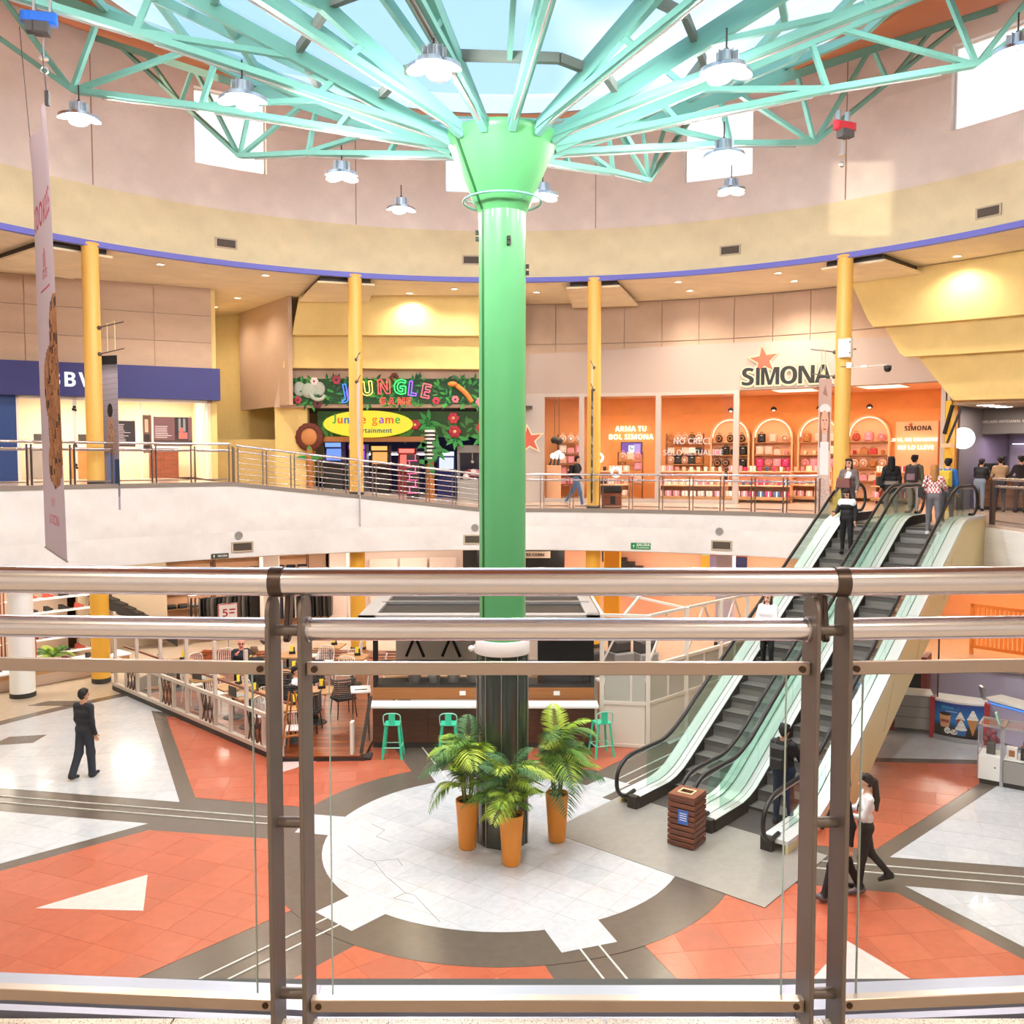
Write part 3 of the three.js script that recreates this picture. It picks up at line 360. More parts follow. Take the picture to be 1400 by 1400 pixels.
// ---------- bank front ----------
const FB = frame(-15.65, 5.45, -13.93, 25.9 * D2R), wy = (g, f) => { g.rotateY(f.ry); const o = f(0, 0, 0); return g.translate(o.x, o.y, o.z); };
{ const w = st('wall_bank', wy(b2(-4, 6.22, 2.6, 6.45, -0.4, -0.05), FB), M.taupe, 'taupe panelled wall above the blue bank sign');
  const xs = [-4, 0.62, 4.4, 6.22], ys = [3.72, 4.62, 5.52, 6.45]; for (let i = 0; i < 3; i++) for (let j = 0; j < 3; j++) obj('wall_panel', wy(b2(xs[i] + 0.01, xs[i + 1] - 0.01, ys[j] + 0.01, ys[j + 1] - 0.01, -0.06, 0), FB), M.taupe, w);
  const s = thing('bank_sign', 'long navy blue fascia sign with white lettering', 'sign', FB(0, 0, 0), FB.ry); obj('board', b2(-4, 6.42, 2.68, 3.74, -0.05, 0.35), M.navy, s);
  const wl = glow(0xffffff, 0.9), L = (g, x) => obj('sign_letter', g.translate(x, 2.98, 0.35), wl, s); L(text('B', 0.46, 0.04), 1.42); L(text('B', 0.46, 0.04), 1.86); L(text('V', 0.46, 0.04), 2.3); L(text('V', 0.46, 0.04).rotateZ(Math.PI).translate(0, 0.46, 0).rotateY(0), 2.72);
  const p = st('wall_bank_front', wy(mg(b2(-4, 0.32, 0, 2.68, -0.1, 0.05)), FB), M.blueDeep, 'deep blue panel at the bank entrance');
  const d = st('window_14', wy(mg(b2(0.32, 0.4, 0, 2.68, -0.1, 0.06), b2(1.9, 2.02, 0, 2.68, -0.1, 0.06), b2(2.55, 2.6, 0, 2.68, -0.06, 0.02), b2(5.95, 6.02, 0, 2.68, -0.1, 0.06), b2(0.32, 6.02, 2.58, 2.68, -0.1, 0.06), b2(3.9, 3.95, 0, 2.58, -0.06, 0.02)), FB), M.offwhite, 'glazed bank front');
  for (const [a, b] of [[0.4, 1.13], [1.15, 1.9], [2.02, 2.55], [2.6, 3.9], [3.95, 5.95]]) obj('pane', wy(b2(a, b, 0.03, 2.58, -0.02, -0.005), FB), M.glass, d);
  for (const x of [1.05, 1.22]) obj('door_pull', wy(rod([x, 0.3, 0.06], [x, 2.3, 0.06], 0.025), FB), M.steelDark, d); for (const y of [0.5, 1.2, 2.35]) obj('hinge', wy(mg(sp(0.05, 1.96, y, 0.08), sp(0.04, 1.99, y - 0.09, 0.08), sp(0.04, 1.92, y - 0.07, 0.08)), FB), M.black, d);
  st('wall_bank_inside', wy(mg(b2(-4, 6.2, 0, 3, -4.8, -4.6), b2(6.05, 6.2, 0, 3, -4.6, -0.1)), FB), mat(0xf6e2c6, 0.7), 'cream inside wall of the bank'); st('ceiling_bank', wy(b2(-4, 6.2, 2.95, 3.05, -4.6, -0.1), FB), M.white);
  for (const x of [1.2, 4.4]) { const q = FB(x, 2.9, -2.4); area(q, q.clone().add(V(0, -3, 0)), 0xffe7c8, 16, 1.8, 1.8); const lp = thing('ceiling_light_panel', 'large square light panel added in the bank ceiling', 'light panel', q.clone().add(V(0, 0.03, 0)), FB.ry, 'added light panels in the bank'); obj('frame', bx(1.9, 0.03, 1.9), M.white, lp); obj('diffuser', bx(1.8, 0.02, 1.8, 0, -0.01, 0), glow(0xfff0dc, 1.6), lp); }  // panels and area lights added to brighten the bank interior
  const post = (x0, x1, y0, y1, label, draw) => { const q = FB((x0 + x1) / 2, (y0 + y1) / 2, -0.05), t = thing('window_poster', label, 'poster', q, FB.ry); obj('sheet', bx(x1 - x0, y1 - y0, 0.008), new THREE.MeshStandardMaterial({ map: canvas(256, 176, draw), roughness: 0.7 }), t); obj('standoff', mg([-1, 1].map((s) => bx(0.03, y1 - y0 + 0.1, 0.01, s * ((x1 - x0) / 2 - 0.05), 0, -0.02))), M.grey, t); };
  const lines = (c, x, y, n, w) => { c.fillStyle = '#e8dce0'; for (let i = 0; i < n; i++) c.fillRect(x, y + i * 11, w * (0.7 + 0.3 * hash(i, 5)), 4); };
  post(4.31, 5.53, 1.13, 2.1, 'mauve poster with a seated figure on the bank glass', (c, w, h) => { c.fillStyle = '#7a5358'; c.fillRect(0, 0, w, h); c.fillStyle = '#2a2226'; c.fillRect(140, 0, 90, h); c.fillStyle = '#8b8f96'; c.fillRect(165, 8, 16, 80); c.fillRect(196, 8, 16, 80); c.fillStyle = '#c2706a'; c.beginPath(); c.arc(185, 78, 16, 0, 7); c.fill(); c.fillRect(165, 92, 60, 40); lines(c, 10, 56, 7, 110); c.fillStyle = '#4a3338'; c.fillRect(0, 140, w, 36); });
  post(2.75, 3.75, 1.1, 1.95, 'dark poster with white text lines on the bank glass', (c, w, h) => { c.fillStyle = '#2d2530'; c.fillRect(0, 0, w, h); lines(c, 20, 24, 11, 200); });
  post(3.98, 4.25, 0.9, 2.15, 'narrow photo poster on the bank glass', (c, w, h) => { c.fillStyle = '#6b4a3a'; c.fillRect(0, 0, w, h); c.fillStyle = '#d9b49a'; c.fillRect(60, 20, 100, 60); c.fillStyle = '#2b2020'; c.fillRect(40, 90, 160, 80); });
  for (const [x, z, l, m] of [[2.3, -3.2, 'orange counter inside the bank', mat(0xe2894a, 0.6)], [4.9, -3.6, 'brown service desk inside the bank', M.woodRed], [0.9, -3.4, 'grey cash machine inside the bank', M.grey]]) { const t = thing('bank_desk', l, 'desk', FB(x, 0, z), FB.ry); obj('body', cb(1.0, 1.1, 0.5, 0.02, 0, 0.55, 0), m, t); obj('top', cb(1.1, 0.05, 0.6, 0.01, 0, 1.12, 0), M.white, t); obj('screen', bx(0.5, 0.35, 0.04, 0, 1.4, 0), M.dark, t); }
}
// recess between bank and arcade, and the taupe cheek wall
st('wall_recess', mg(bar([-10.05, 8.7, -16.7], [-12.2, 8.7, -22.5], 0.2, 6.5), bar([-12.3, 8.7, -22.4], [-7.5, 8.7, -22.4], 0.2, 6.5), b2(-11.2, -7.4, 5.0, 6.9, -20.4, -20.2)), M.panelY, 'yellow recess between the bank and the arcade');
st('wall_cheek', mg(bar([-10.6, 10.0, -21.8], [-7.72, 10.0, -18.0], 0.15, 3.85)), M.taupe, 'taupe cheek wall beside the arcade');
// ---------- stepped yellow panels ----------
const lap = (name, tiers, label) => tiers.forEach(([pts, z, d], i) => { const w = st(name, ex(pts, d, 0.015).translate(0, 0, z), M.panelY, label[i]); });
lap('wall_arcade', [[[[-7.35, 11.88], [0.5, 11.88], [0.5, 10.5], [-7.62, 10.55]], -18.2, 0.3], [[[-7.75, 10.75], [0.5, 10.75], [0.5, 9.36], [-8.05, 9.42]], -18.5, 0.25]], ['uppermost lapped yellow panel above the arcade', 'second lapped yellow panel above the arcade']);
{ const plate = (a0, a1, yt, yb, R, label) => st('wall_stepped', arc(R, R + 0.3, (a) => a < a1 ? yt + (yb - yt) * (a - a0) / (a1 - a0) - 0.01 : yb - (a - a1) * 0.008, yt, a0, 82, 0.5), M.panelY, label);
  plate(36.6, 38.9, 11.88, 10.24, 18.0, 'uppermost lapped yellow panel over the cafe entrance'); plate(39.4, 41.6, 10.5, 9.28, 18.3, 'second lapped yellow panel over the cafe entrance'); plate(42.0, 46.0, 9.6, 7.9, 18.6, 'lowest lapped yellow panel over the cafe entrance'); }
// ---------- shop goods ----------
const goods = {}, gcol = { pink: mat(0xf29db4, 0.55), blush: mat(0xf7cdbf, 0.55), black: mat(0x1c1a1c, 0.5), cream: mat(0xf3e2c9, 0.55), magenta: mat(0xd93d80, 0.5), tan: mat(0xb9783f, 0.5), white: mat(0xf6f0ee, 0.5), red: mat(0xc23c3c, 0.5), lilac: mat(0xc9a9d8, 0.55), blue: mat(0x4a6ea8, 0.5) };
const bagGeo = (() => { const body = cb(0.3, 0.34, 0.16, 0.05, 0, 0.17, 0), pocket = cb(0.22, 0.16, 0.05, 0.02, 0, 0.11, 0.1), handle = to(0.06, 0.012, 0, 0.35, 0, 0, 0, 12, Math.PI), eye = bx(0.08, 0.02, 0.012, 0, 0.27, 0.085); return [body, pocket, handle, eye]; })();
const handGeo = (() => [ex([[-0.14, 0], [0.14, 0], [0.12, 0.2], [-0.12, 0.2]], 0.1, 0.012).translate(0, 0.015, -0.05), to(0.08, 0.012, 0, 0.21, 0, 0, 0, 14, Math.PI), bx(0.06, 0.03, 0.012, 0, 0.15, 0.07)])();
const boxGeo = (() => [cb(0.22, 0.2, 0.16, 0.01, 0, 0.1, 0), bx(0.04, 0.204, 0.164, 0, 0.101, 0)])();
const mugGeo = (() => [la([[0, 0], [0.06, 0], [0.065, 0.16], [0.055, 0.16], [0.05, 0.02], [0, 0.02]], 14), to(0.04, 0.01, 0.07, 0.08, 0, 0, 0, 10)])();
const hoopGeo = (() => [sp(0.15, 0, 0.17, 0, 1, 1.05, 0.45, 14), to(0.085, 0.02, 0, 0.17, 0.06, 0, 0, 16), to(0.06, 0.01, 0, 0.34, 0, 0, 0, 10, Math.PI)])();
const NAME = { bag: ['backpack', ['body', 'pocket', 'handle', 'badge'], bagGeo], hand: ['handbag', ['body', 'handle', 'clasp'], handGeo], box: ['gift_box', ['box', 'ribbon'], boxGeo], mug: ['tumbler', ['cup', 'handle'], mugGeo], hoop: ['round_bag', ['body', 'ring', 'handle'], hoopGeo] };
function good(kind, col, pos, ry, where) { const key = kind + col, [nm, parts, geo] = NAME[kind]; const label = `${col === 'cream' ? 'cream coloured' : col} ${nm.replace('_', ' ')} ${where}`, group = `${nm.replace('_', ' ')}s ${where}`; let t;
  if (!goods[key]) { t = goods[key] = thing(nm, label, nm === 'gift_box' ? 'box' : nm === 'tumbler' ? 'cup' : 'bag', pos, ry, group); geo.forEach((g, i) => obj(parts[i], g, i % 2 && i < 3 ? gcol[col === 'white' ? 'blush' : 'white'] : i === 3 ? gcol.white : gcol[col], t)); if (kind !== 'box') t.children[1].material = kind === 'bag' ? gcol[col] : gcol.tan; }
  else t = dup(goods[key], pos, ry, label, group); return t; }
const fill = (f, x0, x1, y, z, n, kinds, cols, where) => { for (let i = 0; i < n; i++) { const x = x0 + (x1 - x0) * (i + 0.5) / n; good(kinds[Math.floor(rnd() * kinds.length)], cols[Math.floor(rnd() * cols.length)], f(x, y, z + rr(-0.02, 0.02)), f.ry + rr(-0.15, 0.15), where); } };
function shelves(name, label, f, w, ys, d, m, back) { const t = thing(name, label, 'shelf', f(0, 0, 0), f.ry); ys.forEach((y) => obj('shelf_board', cb(w, 0.035, d, 0.008, 0, y - 0.018, 0), m, t)); for (const s of [-1, 1]) obj('upright', mg(bx(0.03, ys[ys.length - 1] + 0.35, 0.03, s * w / 2, (ys[ys.length - 1] + 0.35) / 2, d / 2 - 0.02), bx(0.03, ys[ys.length - 1] + 0.35, 0.03, s * w / 2, (ys[ys.length - 1] + 0.35) / 2, -d / 2 + 0.02)), M.woodRed, t); if (back) obj('back_panel', bx(w, ys[ys.length - 1] + 0.3, 0.02, 0, (ys[ys.length - 1] + 0.3) / 2, -d / 2), back, t); return t; }
const PF = (r, a, y) => { const p = P(r, a, y); return frame(p.x, p.y, p.z, -a * D2R); };
// ---------- orange accessories shop ----------
{ const U = 4.55, w = st('wall_shop_panels', arc(19.65, 19.9, 10.0, 11.9, 1.6, 46), mat(0xa68d7c, 0.8), 'taupe panelled wall above the orange shop');
  const an = [1.6, 5.2, 8.9, 12.6, 16.6, 20.5, 24.1, 28, 31.7, 35.6, 39.5]; for (let i = 0; i < 10; i++) { obj('wall_panel', arc(19.6, 19.66, 10.42, 11.86, an[i] + 0.04, an[i + 1] - 0.04, 1), M.taupe, w); obj('wall_panel', arc(19.6, 19.66, 10.0, 10.39, an[i] + 0.04, an[i + 1] - 0.04, 1), M.taupe, w); }
  st('wall_shop_fascia', arc(19.3, 19.8, 8.56, (a) => 10.0 + 0.22 * Math.sin(Math.max(0, Math.min(1, (a - 2) / 40)) * Math.PI), 1.2, 46, 1), mat(0xab9a92, 0.8), 'plain mauve grey shop fascia');
  const v = st('window_15', mg(arc(19.3, 19.42, 8.44, 8.56, 3.7, 24.9, 1), ...[3.75, 8.1, 16.4, 24.6].map((a) => arc(19.28, 19.46, U, 8.5, a - 0.28, a + 0.28, 1)), arc(19.3, 19.42, U, U + 0.14, 3.7, 24.9, 1)), mat(0xb3a6a0, 0.5), 'shop window with pale mullions');
  for (const [a, b] of [[4.0, 7.85], [8.35, 16.15], [16.65, 24.35]]) obj('pane', arc(19.355, 19.367, U + 0.14, 8.45, a, b, 1), M.glass, v);
  st('wall_shop_pier', mg(arc(19.25, 19.5, U, 8.56, 1.2, 3.7, 0.5), arc(19.2, 19.6, U, 8.56, 44.3, 44.7), arc(19.2, 19.6, U, 8.56, 44.85, 45.1)), mat(0xb3a8a2, 0.6), 'pale pier at the end of the shop window');
  st('wall_shop_inside', mg(arc(24.5, 24.7, 3.5, 8.7, 0.8, 45.6, 1), arc(19.5, 24.5, 3.5, 8.7, 0.6, 1.0), arc(19.5, 24.5, 3.5, 8.7, 45, 45.4)), M.orangeShop, 'orange inside wall of the accessories shop');
  st('ceiling_shop', arc(19.5, 24.6, 8.7, 8.8, 0.6, 45.4, 2), M.peach);
  for (const a of [5, 13, 21, 29, 37]) { const q = P(21.8, a, 8.66); area(q, q.clone().add(V(0, -3, 0)), 0xffdcae, 20, 1.4, 1.4); const lp = thing('ceiling_light_panel', 'square light panel in the orange shop ceiling', 'light panel', q.clone().add(V(0, 0.02, 0)), -a * D2R, 'light panels in the orange shop'); obj('frame', bx(1.5, 0.03, 1.5), M.white, lp); obj('diffuser', bx(1.4, 0.02, 1.4, 0, -0.01, 0), glow(0xffe7c4, 1.5), lp); }
  // fascia letters and star
  const s = thing('shop_sign', 'black shop letters with a warm halo and a red star', 'sign'); const star = (R, r) => Array.from({ length: 10 }, (_, i) => { const a = i * Math.PI / 5 + Math.PI / 2 + 0.12, q = i % 2 ? r : R; return [q * Math.cos(a), q * Math.sin(a)]; });
  const glyph = (ch, o) => ch === 'I' ? (o ? ex([[-0.12, -0.055], [0.12, -0.055], [0.12, 0.655], [-0.12, 0.655]], 0.025) : b2(-0.062, 0.062, 0, 0.6, 0, 0.06)) : o ? (() => { const hb = new TextGeometry(ch, { font, size: 0.6, depth: 0.02, curveSegments: 4, bevelEnabled: true, bevelSize: 0.055, bevelThickness: 0.005, bevelSegments: 1 }); hb.computeBoundingBox(); return hb.translate(-(hb.boundingBox.min.x + hb.boundingBox.max.x) / 2, 0, 0); })() : text(ch, 0.6, 0.06);
  'SIMONA'.split('').forEach((ch, i) => { const a = [25.78, 26.8, 28.04, 29.9, 31.66, 33.3][i], f = PF(19.3, a, 8.7), put = (g) => g.scale([1.12, 1, 1.0, 1.05, 1.05, 1.0][i], 1, 1).rotateY(f.ry).translate(f(0, 0, 0).x, f(0, 0, 0).y, f(0, 0, 0).z);
    obj('letter_halo', put(glyph(ch, 1).translate(0, 0, 0.02)), glow(0xffe2b0, 1.1), s); obj('sign_letter', put(glyph(ch, 0).translate(0, 0, 0.05)), M.black, s); });
  { const f = PF(19.3, 27.35, 9.55), m = (g, z) => { g.translate(0, 0, z).rotateY(f.ry); const o = f(0, 0, 0); return g.translate(o.x, o.y, o.z); }; obj('star_halo', m(ex(star(0.58, 0.25), 0.02), 0.02), glow(0xffe2b0, 1.1), s); obj('star', m(ex(star(0.48, 0.19), 0.06), 0.05), mat(0xc0523a, 0.5), s); }
  { const f = PF(19.25, 2.3, 6.85), t = thing('star_emblem', 'red star with a pale halo on the pier beside the shop window', 'emblem', f(0, 0, 0), f.ry); obj('halo', ex(star(0.62, 0.26), 0.03).translate(0, 0, 0.01), glow(0xffe2b0, 0.8), t); obj('star', ex(star(0.5, 0.2), 0.06).translate(0, 0, 0.03), mat(0xc0523a, 0.5), t); }
  { const d = thing('window_lettering', 'white lettering stuck on the shop window, given a glow of its own', 'lettering'); [['NO CRECI', 20.0, 6.68, 0.22], ['SOLO ACTUALICE', 20.1, 6.28, 0.2]].forEach(([q, a, y, z]) => { const f = PF(19.33, a, y), g = text(q, z, 0.006, fontR).rotateY(f.ry), o = f(0, 0, 0); obj('letters', g.translate(o.x, o.y, o.z), glow(0xfff4ea, 0.8), d); }); }  // plain stuck-on letters made emissive so they look brightly lit
  const neon = (rows, r, label) => { const t = thing('neon_sign', label, 'sign'); for (const [q, a, y, z] of rows) { const f = PF(r, a, y), o = f(0, 0, 0); obj('neon_letters', text(q, z, 0.03, font).rotateY(f.ry).translate(o.x, o.y, o.z), glow(0xfff0c8, 2.2), t); } };
  neon([['ARMA TU', 12.2, 7.32, 0.22], ['BOL SIMONA', 12.25, 6.98, 0.22]], 24.45, 'warm white neon lettering above the wall screen');
  neon([['LO VI, ME ENAMORE', 38.1, 6.78, 0.125], ['ME LO LLEVE', 38.3, 6.5, 0.15]], 24.3, 'warm white neon slogan beside the arched niches');
  { const f = PF(24.4, 38.3, 0), t = thing('logo_panel', 'peach panel with a small dark logo', 'panel', f(0, 0, 0), f.ry); obj('panel', cb(1.5, 3.0, 0.08, 0.02, 0, 6.05, 0), M.peach, t); obj('logo', text('SIMONA', 0.17, 0.02).translate(0.05, 7.2, 0.05), M.dark, t); obj('star', ex(star(0.1, 0.04), 0.02).translate(-0.2, 7.42, 0.05), mat(0xc0523a, 0.5), t); }
  { const f = PF(24.45, 12.3, 6.6), t = thing('wall_screen', 'wall screen showing a pale tote bag on purple', 'screen', f(0, 0, 0), f.ry); obj('case', cb(0.9, 0.55, 0.06, 0.01), M.black, t); const tx = canvas(128, 80, (c, w, h) => { c.fillStyle = '#7b56a6'; c.fillRect(0, 0, w, h); c.fillStyle = '#b79ad8'; c.fillRect(80, 10, 40, 60); c.fillStyle = '#e9f0fb'; c.fillRect(44, 18, 38, 52); c.strokeStyle = '#333'; c.lineWidth = 4; c.beginPath(); c.arc(66, 34, 10, 0.5, 4); c.stroke(); }); obj('screen', bx(0.84, 0.49, 0.01, 0, 0, 0.035), new THREE.MeshStandardMaterial({ color: 0x111111, emissive: 0xffffff, emissiveMap: tx, emissiveIntensity: 1.0 }), t); }
  // arched niches with shelves
  const palettes = [['black', 'tan', 'black', 'pink'], ['black', 'magenta', 'pink', 'blush'], ['blush', 'pink', 'cream', 'tan'], ['pink', 'blush', 'tan', 'red']];
  [21.9, 25.9, 30.05, 34.4].forEach((a, k) => { const f = PF(24.3, a, U), wh = ['whose top shelf holds dark bags', 'of magenta bags', 'behind the tall portrait banner', 'beside the neon slogan'][k], t = thing('arched_niche', 'arched lit shelf niche ' + wh, 'shelf', f(0, 0, 0), f.ry);
    const A = (w, h) => { const s2 = new THREE.Shape(); s2.moveTo(-w, 0); s2.lineTo(w, 0); s2.lineTo(w, h - w); s2.absarc(0, h - w, w, 0, Math.PI, false); s2.closePath(); return s2; };
    obj('niche_back', new THREE.ExtrudeGeometry(A(0.72, 3.1), { depth: 0.03, bevelEnabled: false }).translate(0, 0.1, -0.12), M.peach, t); const fr = A(0.78, 3.16); fr.holes.push(new THREE.Path(A(0.72, 3.1).getPoints(16))); obj('arch_frame', new THREE.ExtrudeGeometry(fr, { depth: 0.35, bevelEnabled: false }).translate(0, 0.1, -0.1), M.peach, t);
    obj('light_strip', to(0.7, 0.012, 0, 2.48, 0.1, 0, 0, 24, Math.PI), glow(0xffe6ba, 3), t); for (const y of [0.75, 1.25, 1.75, 2.25]) obj('shelf_board', cb(1.42, 0.035, 0.34, 0.006, 0, y, 0.08), M.woodLight, t);
    const w2 = 'in the arched niche ' + wh; [0.77, 1.27, 1.77, 2.27].forEach((y, i) => fill(f, -0.68, 0.68, y, 0.08, i === 3 ? 3 : 4, i % 2 ? ['bag', 'hoop'] : ['hand', 'bag', 'mug'], [palettes[k][(i + 1) % 4], palettes[k][i % 4]], w2));
    { const g = PF(24.42, a, U + 3.55), l = thing('wall_lamp', 'small dome wall lamp above the arched niche ' + wh, 'lamp', g(0, 0, 0), g.ry); obj('arm', rod([0, 0.1, 0], [0, 0.1, 0.2], 0.015), M.charcoal, l); obj('dome_shade', la([[0.02, 0.14], [0.09, 0.1], [0.13, 0], [0.12, 0], [0.08, 0.09], [0.02, 0.12]], 16).translate(0, 0, 0.2), M.charcoal, l); obj('bulb', sp(0.06, 0, 0.02, 0.2), M.lampWhite, l); } });
  // free standing units
  [[24.1, 6.3, 1.1, 'behind the pendant lamps', ['pink', 'blush', 'white']], [24.1, 17.6, 1.5, 'behind the window lettering', ['black', 'tan', 'blush', 'white']], [23.4, 12.4, 1.0, 'under the wall screen', ['tan', 'blush', 'pink']]].forEach(([r, a, w, wh, cols], k) => { const f = PF(r, a, U), ys = k === 2 ? [0.6, 1.15, 1.55] : [0.5, 0.95, 1.4, 1.85, 2.3]; shelves('shop_shelf', 'metal shelf unit of bags ' + wh, f, w, ys, 0.36, M.woodLight); ys.forEach((y, i) => fill(f, -w / 2 + 0.04, w / 2 - 0.04, y, 0, Math.round(w / 0.33), i % 2 ? ['bag', 'hand'] : ['hoop', 'bag'], cols, 'on the shelf unit ' + wh)); });
  [[20.8, 19.3, 2.4, 'behind the window lettering', ['pink', 'white', 'blush']], [21.2, 26.0, 2.3, 'in front of the magenta niche', ['pink', 'white', 'magenta', 'blue']], [21.0, 11.0, 1.4, 'beside the shop column', ['pink', 'white', 'blush', 'black']], [22.6, 30.3, 1.5, 'near the portrait banner', ['pink', 'blush', 'cream']], [22.8, 37.5, 1.3, 'under the neon slogan', ['pink', 'white', 'red']]].forEach(([r, a, w, wh, cols]) => { const f = PF(r, a, U), t = thing('display_table', 'peach tiered display table ' + wh, 'table', f(0, 0, 0), f.ry);
    obj('top_tier', cb(w, 0.05, 0.6, 0.012, 0, 1.12, -0.15), M.peach, t); obj('low_tier', cb(w, 0.05, 1.0, 0.012, 0, 0.62, 0.05), M.peach, t); obj('plinth', cb(w, 0.12, 1.05, 0.012, 0, 0.16, 0.1), M.woodLight, t); obj('back_board', bx(w - 0.1, 1.1, 0.05, 0, 0.56, -0.4), M.peach, t); obj('side', mg(bx(0.04, 1.1, 0.5, -w / 2 + 0.03, 0.55, -0.15), bx(0.04, 1.1, 0.5, w / 2 - 0.03, 0.55, -0.15)), M.peach, t);
    const n = Math.round(w / 0.26); fill(f, -w / 2, w / 2, 1.145, -0.1, n, ['mug', 'box'], cols, 'on the display table ' + wh); fill(f, -w / 2, w / 2, 0.645, 0.3, n, ['box', 'mug'], cols, 'on the display table ' + wh); fill(f, -w / 2, w / 2, 0.22, 0.42, n - 1, ['box'], cols, 'on the display table ' + wh); });
  for (const [a, h, c] of [[4.9, 2.35, M.black], [5.35, 2.3, M.dark]]) { const f = PF(21.5, a, U), t = thing('pendant_lamp', c === M.black ? 'black mug shaped pendant lamp in the shop window' : 'dark round pendant lamp in the shop window', 'lamp', f(0, 0, 0), f.ry); obj('cord', rod([0, h + 0.15, 0], [0, 4.1, 0], 0.01), M.black, t); obj('shade', sp(0.16, 0, h, 0, 1, 0.9, 1, 16), c, t); obj('lip', to(0.1, 0.02, 0, h - 0.1, 0, Math.PI / 2), c, t); }
  { const f = PF(21.4, 5.2, U), t = thing('cloud_lamp', 'white glowing cloud lamp under the pendants', 'lamp', f(0, 1.75, 0), f.ry); obj('cloud', mg(sp(0.16, 0, 0, 0), sp(0.12, -0.16, -0.03, 0), sp(0.12, 0.17, -0.03, 0), sp(0.1, 0.05, 0.1, 0)), glow(0xfff6ea, 1.8), t); }
  { const f = PF(20.6, 4.9, U), t = thing('plinth_display', 'peach plinth with spiky objects in the shop window', 'plinth', f(0, 0, 0), f.ry); obj('plinth', cb(0.55, 1.35, 0.5, 0.015, 0, 0.68, 0), M.peach, t); obj('figure', [0, 1, 2].map((k) => ex([[-0.05, 0], [0.05, 0], [0.09, 0.35 + 0.1 * k]], 0.05).translate(-0.15 + 0.15 * k, 1.36, 0)), M.dark, t); }
  for (const [r, a, y] of [[20.3, 9.75, 1.65], [20.4, 11.6, 1.1]]) { const f = PF(r, a, U), t = thing('ring_lamp', y > 1.5 ? 'white ring lamp on a stand in the shop window' : 'low white ring lamp among goods in the shop window', 'lamp', f(0, 0, 0), f.ry); obj('ring', to(0.16, 0.045, 0, y, 0, 0, 0, 24), glow(0xfffaf2, 1.6), t); obj('stand', [rod([0, 0.02, 0], [0, y - 0.18, 0], 0.012), cy(0.14, 0.14, 0.02, 0, 0.01, 0, 16)], M.white, t); }
}
// bin box beside the third column
{ const p = P(15.5, 12.7, 4.55), t = thing('litter_bin', 'brown box bin with a dark lid beside the yellow column', 'bin', p, -0.2); obj('body', cb(0.62, 0.5, 0.42, 0.02, 0, 0.25, 0), M.woodRed, t); obj('lid', cb(0.64, 0.22, 0.44, 0.02, 0, 0.62, 0), M.dark, t); obj('slot', bx(0.16, 0.26, 0.012, 0.05, 0.26, 0.215), M.black, t); }
// ---------- arcade front ----------
const leafShape = (() => { const s = new THREE.Shape(); s.moveTo(0, 0); s.quadraticCurveTo(0.35, 0.3, 0, 1); s.quadraticCurveTo(-0.35, 0.3, 0, 0); return s; })();
const leafBase = ni(new THREE.ExtrudeGeometry(leafShape, { depth: 0.03, bevelEnabled: false, curveSegments: 3 }));
const leafAt = (x, y, z, s, rz, rx = 0) => { const g = leafBase.clone(); g.scale(s, s, s); g.rotateX(rx); g.rotateZ(rz); return g.translate(x, y, z); };
const flower = (parent, x, y, z, r, m, eye = M.dark) => { const g = obj('flower', mg(Array.from({ length: 6 }, (_, i) => sp(r * 0.5, Math.cos(i * 1.047) * r * 0.6, Math.sin(i * 1.047) * r * 0.6, 0, 1, 1, 0.4, 8))).translate(x, y, z), m, parent); obj('flower_eye', sp(r * 0.28, x, y, z + r * 0.2, 1, 1, 0.6, 8), eye, g); };
